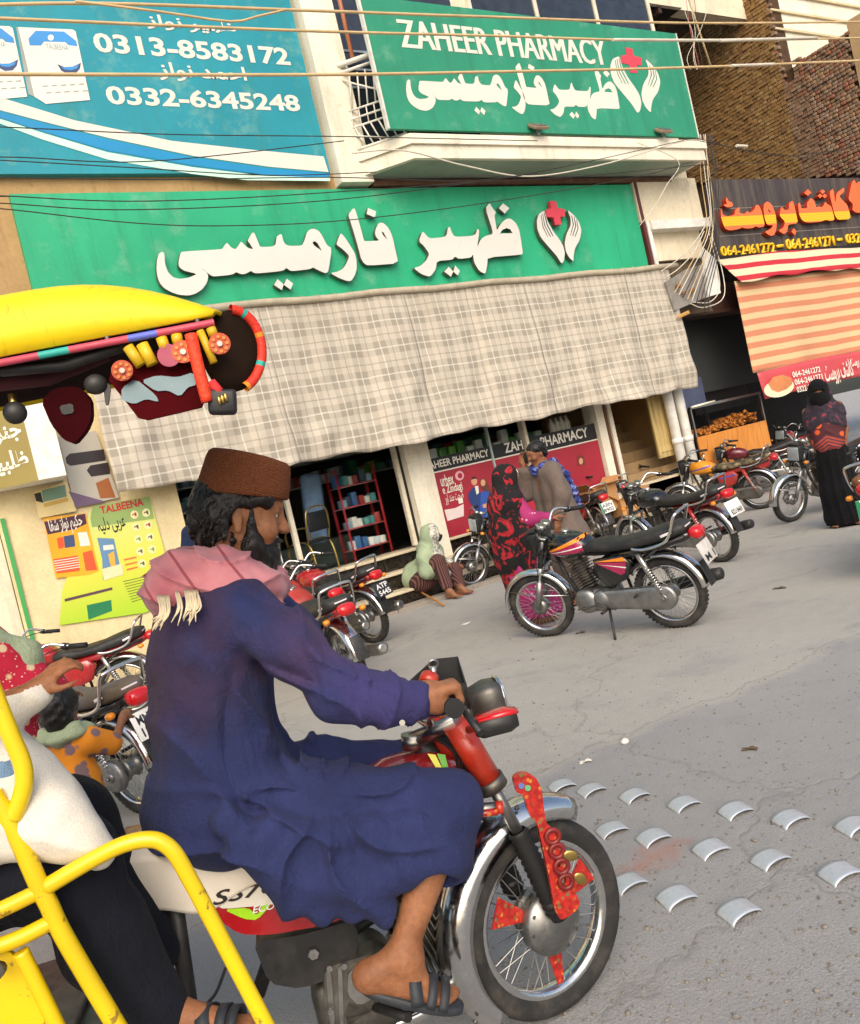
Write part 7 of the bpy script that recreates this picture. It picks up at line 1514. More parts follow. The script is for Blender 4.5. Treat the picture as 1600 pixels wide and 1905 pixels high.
# pink scarf round the neck with tasselled ends on the back
M_pink = None
k = NT('rose_scarf_cloth'); n = k.noise(6, 4); b_ = k.ramp(n, [(.3, lin('#a8606a')), (.7, lin('#cf8c90'))]); pz = k.sep(); ln = k.math('LESS_THAN', k.math('ABSOLUTE', k.math('SUBTRACT', k.math('FRACT', k.math('MULTIPLY', k.math('ADD', pz[0], k.math('MULTIPLY', pz[2], .5)), 9)), .5)), .035)
k.col(k.mix(k.math('MULTIPLY', ln, .7), b_, lin('#7c2630'))); k.set(.95, 0, .1, sheen=.2); k.bump(k.noise(320, 2), .2, .003); M_pink = k.m
C = Clay((-.92, -.32, 1.15), (-.35, .3, 1.62), .006)
nc = neckb
RR = [v(345, 1085, -.10), v(375, 1045, -.06), v(420, 1022, 0), v(470, 1040, -.06), v(500, 1070, -.12)]
ringp = [(-.16, 0, -.015), (-.13, -.10, .0), (-.04, -.145, -.01), (.06, -.12, -.04), (.10, -.02, -.06), (.06, .1, -.04), (-.04, .14, -.01), (-.13, .10, .0), (-.16, 0, -.015)]
P_ = [nc+Vector(p) for p in ringp]; C.chain(catmull(P_, 4), [.036]*33, .03)
C.chain([nc+Vector(p) for p in ((-.17, -.03, .025), (-.11, -.09, .055), (0, -.10, .04), (.07, -.06, .0))], [.035, .034, .03, .028], .03); C.chain([nc+Vector(p) for p in ((-.17, .03, .025), (-.11, .09, .055), (0, .10, .04), (.07, .06, .0))], [.035, .034, .03, .028], .03)
C.chain([nc+Vector((-.16, -.02, -.01)), v(318, 1085, -.08), v(310, 1105, -.08)], [.06, .05, .035], .03)
C.ell(nc+Vector((-.12, -.04, -.02)), (.08, .12, .05), None, .04); C.ell(v(385, 1078, -.13), (.11, .05, .045), None, .04); C.ell(v(330, 1090, -.10), (.06, .06, .045), None, .04)
C.cone(nc+Vector((0, 0, .11)), nc+Vector((0, 0, -.06)), .068, .068, .01, 'sub')
def sf(X):
    x, y, z = X.T; a = np.arctan2(y-nc.y, x-nc.x); return -.016*rdg(z*42+a*2.2+np.sin(a*3)*1.2)+.004*sn(X, 70, 8)
C.warp(sf); C.obj('scarf', M_pink, rider, smooth=1)
tas = MB(); M_tas = mat('cream_tassel', '#d6c6a4', .95, var=.15, bump=.4)
for gx, gy, n_, w_ in ((304, 1108, 15, 24), (330, 1100, 3, 8), (356, 1098, 16, 26)):
    for i in range(n_):
        x0 = gx+(i-n_/2)*w_/n_; MB().tube([v(x0, gy, -.20+.0*i), v(x0+4+rng.normal()*2, gy+30, -.275), v(x0-4+rng.normal()*5+(gx < 320)*-6, gy+54+rng.uniform(-16, 16), -.285+rng.normal()*.004)], [.0022, .0028, .0012], 5, smooth_path=3).obj('tassel', M_tas, rider)
# sandal
M_sand = mat('dark_grey_sandal', '#2a2e33', .6, var=.2, bump=.3)
sd_ = (toe-heel).normalized(); ss = sd_.cross(Vector((0, 0, 1))).normalized(); so = []
def sandal(he, to, parent):
    d_ = (to-he).normalized(); s_ = d_.cross(Vector((0, 0, 1))).normalized(); u_ = s_.cross(d_); L_ = (to-he).length+.035; rings = []
    for dz in (-.016, -.012, .002, .005):
        ring = []
        for i in range(28):
            t = 2*PI*i/28; x = .5-.5*math.cos(t); w = (.034+.014*x)*abs(math.sin(t))**.7*math.copysign(1, math.sin(t)); g_ = .94 if dz in (-.016, .005) else 1.0
            ring.append(he-d_*.02+d_*(L_*(.5+(x-.5)*g_))+s_*w*g_+u_*dz)
        rings.append(ring)
    MB().loft(rings).obj('sandal_sole', M_sand, parent)
    for f, w in ((.52, .03), (.66, .022), (.80, .022)):
        pts = [he.lerp(to, f)+s_*(.050*math.cos(a))*(1.0)+u_*(.004+.062*math.sin(a)*(1.15-f*.55))-d_*.02*math.sin(a)*(f < .6) for a in np.linspace(0, PI, 15)]
        m = MB(); m.sweep(pts, [(-w/2, 0), (w/2, 0), (w/2, .005), (-w/2, .005)], [u_*math.sin(a)+s_*math.cos(a) for a in np.linspace(0, PI, 15)]); m.obj('sandal_strap', M_sand, parent)
sandal(heel, toe, rider); sandal(heelL, toeL, rider)
# ---------------- passenger in the cart (only lap, arm and leg reach into view) ----------------
pas = thing('person', 'passenger in white kameez and black trousers seated behind the yellow rails', 'person', RKO, R(-22))
pk = v(95, 1600, -.36); ph = Vector((pk.x-.50, -.30, pk.z-.02)); pa = v(300, 1884, -.36); phl = v(330, 1935, -.36); pt = v(470, 1925, -.40)
psh = Vector((ph.x-.02, -.34, ph.z+.50)); pel_ = v(-40, 1340, -.40); pwr = v(70, 1285, -.38); pfi = v(118, 1232, -.38)
C = Clay((-2.25, -.75, .0), (-.55, .25, 1.62), .008)
HP = Pose((ph.x-.02, -.15, ph.z+.78), 10, 0); head(C, HP); C.cone(HP.p(-.02, 0, -.05), (ph.x-.02, -.15, ph.z+.55), .055, .06, .03)
C.cone((ph.x, -.15, ph.z+.5), (ph.x, -.15, ph.z+.05), .11, .12, .05)
C.chain([psh, pel_, pwr], [.045, .038, .026], .02); hand(C, pwr, pfi-pwr, (-.3, -.6, .7), (.5, .7, .5), 1, .7)
C.chain([ph, pk, pa], [.075, .055, .036], .03); foot(C, pa, phl+Vector((0, 0, .0)), pt)
C.chain([ph+Vector((0, .28, 0)), pk+Vector((-.03, .26, 0)), pa+Vector((-.05, .26, 0))], [.075, .055, .036], .03)
C.obj('body', M_sk1, pas, smooth=2)
C = Clay((-2.2, -.7, .0), (-.55, .3, 1.3), .009)
C.chain([ph, ph.lerp(pk, .6), pk+Vector((.035, 0, -.02)), pk.lerp(pa, .5)+Vector((.0, 0, 0)), pa+(pk-pa).normalized()*.02], [.12, .11, .098, .086, .07], .05); C.chain([ph+Vector((0, .28, 0)), pk+Vector((-.03, .26, 0)), pa+Vector((-.05, .26, .04))], [.12, .105, .08], .05)
C.warp(lambda X: .004*sn(X, 30, 21)-.008*(1-np.abs(np.sin(X[:, 2]*9+X[:, 0]*24+1)))**2*np.clip((pk.z-X[:, 2])/.1, 0, 1)); C.obj('trousers', cloth('black_trouser_cloth', '#141720', var=.25), pas)
C = Clay((-2.25, -.75, .45), (-.75, .25, 1.32), .008)
for y in (-.24, -.06): C.chain([(ph.x-.02, y, ph.z+.46), (ph.x, y, ph.z+.05)], [.14, .17], .05)
C.cone((ph.x-.02, -.32, ph.z+.48), (ph.x-.02, .02, ph.z+.48), .07, .07, .05)
C.chain([psh+Vector((0, 0, -.02)), pel_, pwr-(pwr-pel_).normalized()*.02], [.075, .060, .045], .05)
A_ = [v(-60, 1480, -.42), v(40, 1500, -.44), v(110, 1520, -.46), v(165, 1545, -.46)]; B_ = [v(-60, 1545, -.44), v(60, 1545, -.46), v(130, 1560, -.47), v(185, 1588, -.46)]
C.chain(A_, [.10, .075, .05, .025], .05); C.chain(B_, [.08, .05, .03, .018], .04)
for a, b in zip([v(-40, 1400, -.40), v(20, 1425, -.40), v(65, 1460, -.40), v(110, 1495, -.40)], B_): C.cone(a, b, .04, .02, .05)
C.cone(v(5, 1410, -.34), v(100, 1510, -.40), .06, .04, .05)
C.cone(pk+Vector((.0, 0, -.05)), pa, .11, .10, .02, 'sub')
C.warp(lambda X: .004*sn(X, 40, 22)-.009*(1-np.abs(np.sin(X[:, 0]*16+X[:, 2]*22)))**2); C.obj('kameez', cloth('white_cotton', '#d9d2c4', bs=.15, var=.1), pas)
C = Clay((-1.9, -.7, .5), (-.9, -.1, 1.2), .01); C.ell(v(-5, 1455, -.44), (.07, .05, .09), None, .02); C.warp(lambda X: .006*sn(X, 50, 23)); C.obj('blue_scarf_end', cloth('pale_denim_cloth', '#6f8cab', var=.2), pas)
sandal(phl+Vector((0, 0, .012)), pt+Vector((0, 0, .01)), pas)

# ---------------- generic standing figure ----------------
def figure(label, origin, az, hgt, arms, skin=M_sk2, head_yaw=0, head_pitch=0, cell=.011, hair=True, feet=True, lean=0.0, group=None):
    """arms: {'R': (elbow, wrist, fingerdir), 'L': ...} in the figure's axes at 1.7 m scale; returns root, scale function and head pose"""
    t = thing('person', label, 'person', origin, R(az), group); s = hgt/1.70; S = lambda x, y, z: Vector((x+lean*z, y, z))*s
    H = Pose(S(.03, 0, 1.565), head_yaw, head_pitch, 0, s*.98); C = Clay((-.55*s, -.6*s, -.01), (.65*s, .6*s, 1.76*s), cell)
    head(C, H); C.cone(H.p(-.03, 0, -.03), S(0, 0, 1.40), .052*s, .06*s, .03); C.chain([S(0, 0, 1.38), S(0, 0, 1.18), S(0, 0, .95)], [.10*s, .105*s, .11*s], .05); C.cone(S(0, .15, 1.38), S(0, -.15, 1.38), .055*s, .055*s, .04)
    for k_, sg in (('R', -1), ('L', 1)):
        e_, w_, f_ = arms[k_]; C.chain([S(0, .18*sg, 1.38), S(*e_), S(*w_)], [.045*s, .036*s, .026*s], .02); hand(C, S(*w_), f_, (0, .3*sg, 1) if abs(f_[2]) < .6 else (0, sg, 0), (.3, .4, .3), sg*-1, s)
    if feet:
        for sg in (-1, 1):
            C.chain([S(0, .09*sg, .9), S(.015, .10*sg, .48), S(-.01, .10*sg, .075)], [.07*s, .05*s, .034*s], .03); a = S(-.01, .10*sg, .075); foot(C, a, S(-.05, .10*sg, .01), S(.20, .12*sg, .01))
    C.obj('body', skin, t, smooth=2); return t, S, H, s
def cl(lo, hi, h=.011): return Clay(lo, hi, h)
def simple_hair(t, H, back=.0, m=None):
    C = Clay(H.p(0, 0, 0)-Vector((.22, .22, .25)), H.p(0, 0, 0)+Vector((.22, .22, .22)), .007); C.ell(H.p(-.02, 0, .058), [.106*H.sc, .088*H.sc, .086*H.sc], H.R, .01); C.ell(H.p(-.06, 0, .0), [.062*H.sc, .075*H.sc, .075*H.sc], H.R, .02)
    C.ell(H.p(.11, 0, .0), [.055*H.sc, .08*H.sc, .075*H.sc], H.R, .008, 'sub'); C.warp(lambda X: .004*sn(X, 160, 31)); C.obj('hair', M_hair, t, smooth=0)

# ---- man in grey with phone
mo = G(1080, 1120); t, S, H, s = figure('man in grey brown kameez with blue scarf holding his hand to his ear', mo, 168, 1.70, {'R': ((.12, -.26, 1.20), (.14, -.13, 1.47), (-.02, .05, 1)), 'L': ((.02, .26, 1.12), (.12, .22, .90), (.2, 0, -1))}, head_pitch=-14, lean=.05)
simple_hair(t, H)
C = cl((-.45, -.5, .3), (.5, .5, 1.52), .0095)
for y in (-.09, .09): C.chain([S(0, y, 1.36), S(-.02, y, 1.15), S(-.02, y, .95), S(-.03, y*1.4, .70), S(-.05, y*1.8, .50)], [.12, .14, .155, .17, .18], .06)
C.cone(S(0, .15, 1.37), S(0, -.15, 1.37), .075, .075, .05); C.chain([S(0, -.17, 1.37), S(.12, -.26, 1.20), S(.14, -.15, 1.42)], [.09, .085, .065], .04); C.chain([S(0, .17, 1.37), S(.02, .26, 1.12), S(.11, .225, .93)], [.09, .08, .06], .04); C.cut((0, 0, .48*s), (0, 0, -1))
C.warp(lambda X: .005*sn(X, 24, 41)-.012*(1-np.abs(np.sin(X[:, 1]*14+X[:, 0]*11+np.sin(X[:, 2]*6))))**2*np.clip((1.25-X[:, 2])/.5, 0, 1)); C.obj('kameez', cloth('grey_brown_cotton', '#6f625a', var=.15), t)
C = cl((-.4, -.4, .02), (.4, .4, .8), .011)
for y in (-.1, .1): C.chain([S(0, y, .7), S(0, y*1.1, .4), S(-.01, y, .10)], [.13, .12, .085], .04)
C.warp(lambda X: -.010*(1-np.abs(np.sin(X[:, 1]*26+X[:, 0]*18)))**2); C.obj('shalwar', bpy.data.materials['grey_brown_cotton'], t)
k = NT('blue_white_scarf'); n = k.noise(22, 3, .6, dist=1.0); k.col(k.ramp(n, [(.45, lin('#1b2760')), (.58, lin('#35478f')), (.68, lin('#8f95bd'))])); k.set(.95); k.bump(k.noise(200, 2), .2, .004)
C = cl((-.4, -.4, .85), (.35, .4, 1.55), .009); C.chain([S(*p) for p in ((.10, .02, 1.40), (.06, -.10, 1.43), (-.06, -.11, 1.45), (-.11, 0, 1.44), (-.06, .11, 1.45), (.06, .10, 1.43))], [.045]*6, .03); C.chain([S(-.10, .06, 1.44), S(-.17, .10, 1.30), S(-.20, .12, 1.12), S(-.22, .11, .98)], [.04, .038, .035, .03], .03)
C.warp(lambda X: .007*np.sin(X[:, 2]*90+X[:, 1]*50)+.004*sn(X, 60, 42)); C.obj('scarf', k.m, t)
MB().bevbox(S(.115, -.10, 1.555), (.012, .06, .12), .004, rot=(0, 0, .4)).obj('phone', M_black if 'M_black' in globals() else M_rubber, None, loc=mo, rot=(0, 0, R(168)), label='dark phone held to the ear of the man in grey', cat='phone')

# ---- woman with red and black veil, magenta dress
wo_ = G(1003, 1158); t, S, H, s = figure('woman in red and black flowered veil over magenta dress holding out her hand', wo_, -28, 1.52, {'R': ((.10, -.22, 1.12), (.34, -.20, 1.08), (1, 0, -.05)), 'L': ((.05, .24, 1.12), (.20, .20, 1.0), (1, 0, 0))}, skin=M_sk2)
k = NT('magenta_embroidered'); vv = k.n('ShaderNodeTexVoronoi'); vv.inputs['Scale'].default_value = 16; k.l(k.tc(), vv.inputs['Vector']); k.col(k.mix(k.ramp(vv.outputs['Distance'], [(.12, .8), (.2, 0.0)]), k.ramp(k.noise(6, 4), [(.3, lin('#86184f')), (.7, lin('#a52a68'))]), lin('#e3b3c9'))); k.set(.8); k.bump(k.noise(120, 2), .25, .004); M_magd = k.m
C = cl((-.5, -.5, .02), (.55, .5, 1.4), .010)
C.chain([S(0, 0, 1.36), S(0, 0, 1.15), S(.0, 0, .9), S(.0, 0, .5), S(.02, 0, .14)], [.13, .15, .17, .20, .23], .06); C.chain([S(0, -.16, 1.36), S(.10, -.22, 1.12), S(.30, -.20, 1.08)], [.08, .075, .055], .04); C.chain([S(0, .16, 1.36), S(.05, .24, 1.12), S(.16, .2, 1.02)], [.08, .07, .05], .04); C.cut((0, 0, .08), (0, 0, -1))
C.warp(lambda X: -.016*(1-np.abs(np.sin(np.arctan2(X[:, 1], X[:, 0])*6)))**2*np.clip((1.0-X[:, 2])/.6, 0, 1)+.004*sn(X, 30, 51)); C.obj('dress', M_magd, t)
k = NT('red_black_flowered_veil'); n = k.noise(7.5, 3, .5, dist=1.6); b_ = k.ramp(n, [(.53, lin('#0d0a0c')), (.56, lin('#8f101c')), (.66, lin('#a81c27')), (.72, lin('#3a0a10'))]); pz = k.sep(); edge = k.math('GREATER_THAN', pz[0], .165)
k.col(k.mix(k.math('MULTIPLY', edge, k.ramp(k.noise(60, 2), [(.45, .2), (.55, .9)])), b_, lin('#b88a56'))); k.set(.9); k.bump(k.noise(150, 2), .2, .004)
C = cl((-.5, -.5, .25), (.4, .5, 1.62), .009); C.ell(H.p(-.03, 0, .035), (.125, .105, .125), None, .03); C.chain([H.p(-.05, 0, -.02), S(-.06, 0, 1.30), S(-.08, 0, 1.05), S(-.09, .02, .75), S(-.08, .04, .40)], [.11, .17, .185, .18, .16], .07); C.cone(S(-.02, .17, 1.33), S(-.02, -.17, 1.33), .10, .10, .06); C.chain([S(.0, -.16, 1.25), S(.03, -.20, .95), S(.0, -.16, .6)], [.09, .08, .07], .05)
C.ell(H.p(.12, 0, -.01), (.08, .06, .10), None, .02, 'sub'); C.cut((0, 0, .33), (0, 0, -1))
C.warp(lambda X: -.014*(1-np.abs(np.sin(np.arctan2(X[:, 1], X[:, 0]+.08)*5+np.sin(X[:, 2]*4))))**2*np.clip((1.35-X[:, 2])/.4, 0, 1)+.004*sn(X, 40, 52)); C.obj('veil', k.m, t)
for i in range(2): pass

# ---- woman in black abaya with patterned shawl
bo_ = G(1577, 976); t, S, H, s = figure('woman in black abaya and face veil with orange bordered shawl', bo_, 208, 1.64, {'R': ((.0, -.19, 1.1), (.04, -.14, .88), (.2, .3, -1)), 'L': ((.0, .19, 1.1), (.04, .14, .88), (.2, -.3, -1))})
M_aba = cloth('black_abaya_cloth', '#0c0b0e', var=.3)
C = cl((-.5, -.5, .02), (.5, .5, 1.4), .012); C.chain([S(0, 0, 1.34), S(0, 0, 1.1), S(0, 0, .8), S(0, 0, .4), S(0, 0, .12)], [.13, .15, .165, .19, .215], .06); C.cone(S(0, .14, 1.34), S(0, -.14, 1.34), .075, .075, .05); C.cut((0, 0, .02), (0, 0, -1))
C.warp(lambda X: -.02*(1-np.abs(np.sin(np.arctan2(X[:, 1], X[:, 0])*7+np.sin(X[:, 2]*3))))**2*np.clip((1.2-X[:, 2])/.6, 0, 1)); C.obj('abaya', M_aba, t)
C = cl((-.35, -.35, 1.2), (.35, .35, 1.75), .009); C.ell(H.p(-.01, 0, .03), (.125, .112, .135), None, .03); C.ell(H.p(.04, 0, -.06), (.10, .09, .11), None, .04); C.cone(H.p(0, 0, -.1), S(0, 0, 1.28), .11, .14, .05); C.box(H.p(.12, 0, .024), (.04, .055, .011), H.R, .004, .006, 'sub'); C.warp(lambda X: .004*sn(X, 50, 61)); C.obj('face_veil', M_aba, t)
k = NT('dark_paisley_shawl'); pz = k.sep(); zed = k.math('ADD', pz[2], k.math('MULTIPLY', k.math('ABSOLUTE', pz[1]), .55)); n = k.noise(10, 3, .5, dist=1.5)
b_ = k.ramp(n, [(.45, lin('#221a24')), (.62, lin('#3a2a3a')), (.70, lin('#8a2a2c'))]); fl = k.n('ShaderNodeTexVoronoi'); fl.inputs['Scale'].default_value = 9; k.l(k.tc(), fl.inputs['Vector']); of = k.mix(k.ramp(fl.outputs['Distance'], [(.30, 1.0), (.38, 0.0)]), lin('#4a1f26'), lin('#d5561f'))
b_ = k.mix(k.math('LESS_THAN', zed, 1.19), b_, of); st_ = k.math('GREATER_THAN', k.math('FRACT', k.math('MULTIPLY', zed, 26)), .5); b_ = k.mix(k.math('LESS_THAN', zed, 1.05), b_, k.mix(st_, lin('#57303f'), lin('#a5402c'))); k.col(b_); k.set(.9); k.bump(k.noise(120, 2), .2, .004)
C = cl((-.45, -.5, .7), (.5, .5, 1.6), .010); C.cone(S(0, .13, 1.33), S(0, -.13, 1.33), .10, .10, .06); C.chain([H.p(-.03, 0, -.02), S(0, 0, 1.36), S(.02, 0, 1.15)], [.12, .14, .16], .06); C.chain([S(.04, .08, 1.2), S(.06, .04, 1.0), S(.08, 0, .80)], [.14, .11, .04], .07); C.chain([S(.04, -.08, 1.2), S(.06, -.04, 1.0), S(.08, 0, .80)], [.14, .11, .04], .07); C.ell(H.p(.03, 0, .02), (.14, .12, .13), None, .01, 'sub')
C.warp(lambda X: -.010*(1-np.abs(np.sin(X[:, 2]*20+np.abs(X[:, 1])*16)))**2+.004*sn(X, 40, 62)); C.obj('shawl', k.m, t)
MB().bevbox(S(.02, .36, .72), (.05, .20, .22), .02).obj('black_bag', M_aba, None, loc=bo_, rot=(0, 0, R(208)), label='black bag hanging at the side of the black veiled woman', cat='bag')

# ---- seated woman with green shawl
so_ = Vector((onY(808, 1085, 9.78).x, 9.78, 0)); AZS = -62; t = thing('person', 'woman in pale green shawl and black mask sitting on the lowest pharmacy step', 'person', so_, R(AZS)); SF = Frame(so_, AZS); w = SF.at
hd = w(804, 996, 0); pel2 = Vector((-.20, 0, .29)); shc = Vector((hd.x-.09, 0, hd.z-.24)); kR = w(832, 1042, -.14); kR = Vector((.20, -.15, .50)); fR = Vector((.34, -.22, .04)); kL = Vector((.22, .20, .32)); fL = Vector((.40, -.02, .04))
H = Pose(hd, 25, -6, 0, .98); C = Clay((-.6, -.6, -.01), (.75, .6, 1.15), .009); head(C, H); C.cone(H.p(-.03, 0, -.04), shc+Vector((0, 0, .06)), .05, .06, .03); C.cone(shc, pel2, .11, .13, .05); C.cone(shc+Vector((0, .16, 0)), shc+Vector((0, -.16, 0)), .055, .055, .04)
eR, wR = Vector((.05, -.26, shc.z-.20)), Vector((.22, -.10, shc.z-.14)); eL, wL = Vector((.02, .26, shc.z-.22)), Vector((.22, .22, .41))
C.chain([shc+Vector((0, -.17, 0)), eR, wR], [.045, .036, .026], .02); hand(C, wR, (1, .5, -.2), (.2, 0, 1), (.5, .6, .4), 1); C.chain([shc+Vector((0, .17, 0)), eL, wL], [.045, .036, .026], .02); hand(C, wL, (1, .1, -.35), (.3, 0, 1), (.3, .4, .3), -1)
for k_, f_ in ((kR, fR), (kL, fL)): C.chain([pel2+Vector((.04, .1*math.copysign(1, k_.y), 0)), k_, f_+Vector((-.02, 0, .06))], [.08, .055, .036], .03); d_ = Vector((.9, -.3, 0)).normalized(); foot(C, f_+Vector((-.02, 0, .07)), f_+Vector((-.06, .02, -.02)), f_+d_*.17+Vector((0, 0, -.02)))
C.obj('body', M_sk2, t, smooth=2)
C = Clay((-.55, -.55, .0), (.7, .55, .75), .010)
for k_, f_ in ((kR, fR), (kL, fL)): C.chain([pel2+Vector((.04, .1*math.copysign(1, k_.y), 0)), k_+Vector((.01, 0, .0)), f_.lerp(k_, .3)], [.13, .10, .075], .04)
C.ell((-.15, 0, .26), (.2, .24, .14), None, .05); k = NT('maroon_striped_cotton'); pz = k.sep(); f_ = k.math('GREATER_THAN', k.math('FRACT', k.math('MULTIPLY', k.math('ADD', pz[1], k.math('MULTIPLY', pz[0], .4)), 34)), .62); k.col(k.mix(f_, lin('#3a1c20'), lin('#6d4a40'))); k.set(.9); k.bump(k.noise(120, 2), .2, .004); C.warp(lambda X: .006*sn(X, 34, 71)); C.obj('shalwar', k.m, t)
k = NT('pale_green_shawl'); n = k.noise(5, 4); b_ = k.ramp(n, [(.3, lin('#7f9173')), (.7, lin('#a3b08f'))]); pz = k.sep(); q = k.math('MULTIPLY', k.math('GREATER_THAN', pz[0], hd.x+.035), 1.0); n2 = k.noise(26, 3, .6, dist=1); b_ = k.mix(k.math('MULTIPLY', q, .9), b_, k.ramp(n2, [(.45, lin('#d3cdbf')), (.55, lin('#7d7a76'))])); k.col(b_); k.set(.95); k.bump(k.noise(160, 2), .2, .004)
C = Clay((-.6, -.6, .05), (.55, .6, 1.15), .009); C.ell(H.p(-.02, 0, .04), (.125, .11, .125), None, .03); C.chain([H.p(-.05, 0, -.03), shc+Vector((-.02, 0, .06)), shc+Vector((-.04, 0, -.15)), pel2+Vector((-.05, 0, .05))], [.105, .13, .17, .20], .10); C.cone(shc+Vector((0, .13, 0)), shc+Vector((0, -.13, 0)), .085, .085, .09); C.chain([shc+Vector((0, -.15, 0)), eR+Vector((0, .05, 0)), wR-(wR-eR)*.25], [.085, .075, .065], .10); C.chain([shc+Vector((0, .15, 0)), eL+Vector((0, -.05, 0)), wL-(wL-eL)*.2], [.085, .075, .065], .10); C.chain([shc+Vector((.12, -.05, -.05)), Vector((.10, -.02, .50)), Vector((.20, .06, .30))], [.09, .07, .05], .06)
C.ell(H.p(.115, 0, -.01), (.075, .055, .095), H.R, .02, 'sub'); C.warp(lambda X: -.012*(1-np.abs(np.sin(X[:, 1]*17+X[:, 2]*7+np.sin(X[:, 0]*9))))**2+.004*sn(X, 45, 72)); C.obj('shawl', k.m, t)
C = Clay(hd-Vector((.2, .2, .2)), hd+Vector((.2, .2, .2)), .006); C.ell(H.p(.062, 0, -.045), (.062, .062, .052), H.R, .01); C.ell(H.p(.11, 0, -.02), (.03, .03, .03), H.R, .02); C.cut(H.p(0, 0, .0), H.R @ Vector((0, 0, 1))); C.obj('mask', M_rubber, t)
for f_ in (fR, fL):
    d_ = Vector((.9, -.3, 0)).normalized(); p = f_+d_*.06+Vector((.02, 0, -.032))
m = MB(); pks = mat('pink_rubber_slipper', '#c04a68', .5)
def slipper(px, py, az, lab):
    o = G(px, py); q = thing('slipper', lab, 'slipper', o, R(az)); rings = []
    for dz in (.0, .004, .018): rings.append([((.13*math.cos(t_)), .045*math.sin(t_)*(1+.15*math.cos(t_)), dz) for t_ in np.linspace(0, 2*PI, 25)[:-1]])
    MB().loft(rings).obj('sole', pks, q); MB().grid(lambda u, w_: (.02+.07*w_, .046*math.cos(PI*u), .018+.04*math.sin(PI*u)*(1-.3*w_)), 10, 4, .004).obj('strap', pks, q)
slipper(862, 1106, -40, 'pink slipper beside the bare foot of the seated woman'); slipper(797, 1118, -20, 'pink slipper lying under the walking stick')
a, b = G(747, 1083, .24), G(826, 1126, .02); MB().tube([a, a.lerp(b, .5)+Vector((0, 0, .01)), b], .014, 8).obj('walking_stick', wood('stick_wood', '#7a5228', '#b07e44'), None, label='brown wooden walking stick leaning down from the step', cat='stick')

# ---- woman in red dotted shawl and child in orange at the left
ro_ = G(66, 1668); t, S, H, s = figure('woman in crimson dotted shawl with pale green scarf standing beyond the passenger', ro_, 15, 1.56, {'R': ((.12, -.24, 1.12), (.30, -.16, 1.02), (1, .2, -.1)), 'L': ((.10, .22, 1.12), (.28, .16, 1.0), (1, 0, 0))})
k = NT('crimson_tie_dye'); vv = k.n('ShaderNodeTexVoronoi', feature='F1'); vv.inputs['Scale'].default_value = 13; k.l(k.tc(), vv.inputs['Vector']); v2 = k.n('ShaderNodeTexVoronoi'); v2.inputs['Scale'].default_value = 42; k.l(k.tc(), v2.inputs['Vector'])
b_ = k.ramp(k.noise(5, 4), [(.3, lin('#9c0d2a')), (.7, lin('#bd1a38'))]); b_ = k.mix(k.ramp(vv.outputs['Distance'], [(.22, .9), (.30, 0.0)]), b_, lin('#c9b88f')); b_ = k.mix(k.ramp(v2.outputs['Distance'], [(.12, .8), (.20, 0.0)]), b_, lin('#dfc7a8')); k.col(b_); k.set(.9); k.bump(k.noise(120, 2), .2, .004)
C = cl((-.6, -.6, .1), (.65, .6, 1.62), .010); C.ell(H.p(-.03, 0, .035), (.125, .108, .125), None, .03); C.chain([H.p(-.05, 0, -.02), S(-.03, 0, 1.32), S(-.03, 0, 1.0), S(-.02, 0, .5), S(-.02, 0, .15)], [.11, .19, .21, .23, .25], .07); C.cone(S(0, .19, 1.36), S(0, -.19, 1.36), .11, .11, .06); C.chain([S(0, -.2, 1.34), S(.12, -.26, 1.12), S(.27, -.18, 1.03)], [.12, .115, .09], .05); C.chain([S(0, .2, 1.34), S(.12, .26, 1.12), S(.27, .18, 1.0)], [.12, .115, .09], .05)
C.ell(H.p(.12, 0, -.01), (.075, .06, .10), None, .02, 'sub'); C.warp(lambda X: -.012*(1-np.abs(np.sin(X[:, 1]*13+X[:, 2]*6)))**2+.004*sn(X, 40, 81)); C.obj('shawl', k.m, t)
C = cl((-.5, -.6, .95), (.55, .6, 1.55), .010); C.chain([S(-.16, -.10, 1.42), S(-.02, -.22, 1.40), S(.14, -.24, 1.27), S(.22, -.16, 1.14)], [.07, .09, .09, .06], .05); C.warp(lambda X: -.010*(1-np.abs(np.sin(X[:, 2]*24+X[:, 0]*10)))**2); C.obj('green_scarf', cloth('sage_scarf', '#9aa585', var=.15), t)
co_ = G(218, 1742); t, S, H, s = figure('small child in orange flowered dress reaching towards the parked motorcycle', co_, 52, 1.04, {'R': ((.10, -.26, 1.28), (.30, -.26, 1.40), (1, .1, .3)), 'L': ((.12, .24, 1.15), (.22, .2, 1.0), (1, 0, 0))}, cell=.008)
simple_hair(t, Pose(H.o, 0, 0, 0, H.sc*1.45))
k = NT('orange_flowered_cotton'); vv = k.n('ShaderNodeTexVoronoi'); vv.inputs['Scale'].default_value = 17; k.l(k.tc(), vv.inputs['Vector']); k.col(k.mix(k.ramp(vv.outputs['Distance'], [(.30, .95), (.40, 0.0)]), k.ramp(k.noise(5, 4), [(.3, lin('#c06f10')), (.7, lin('#db8a1c'))]), lin('#6d5a62'))); k.set(.9); k.bump(k.noise(120, 2), .2, .004)
C = cl((-.35, -.4, .05), (.4, .4, 1.0), .008); C.chain([S(0, 0, 1.34), S(0, 0, 1.1), S(0, 0, .85), S(0, 0, .40)], [.075, .085, .10, .15], .04); C.cone(S(0, .14, 1.36), S(0, -.14, 1.36), .045, .045, .03); C.chain([S(0, -.16, 1.36), S(.09, -.24, 1.29)], [.055, .05], .03); C.chain([S(0, .16, 1.36), S(.10, .23, 1.18)], [.055, .05], .03)
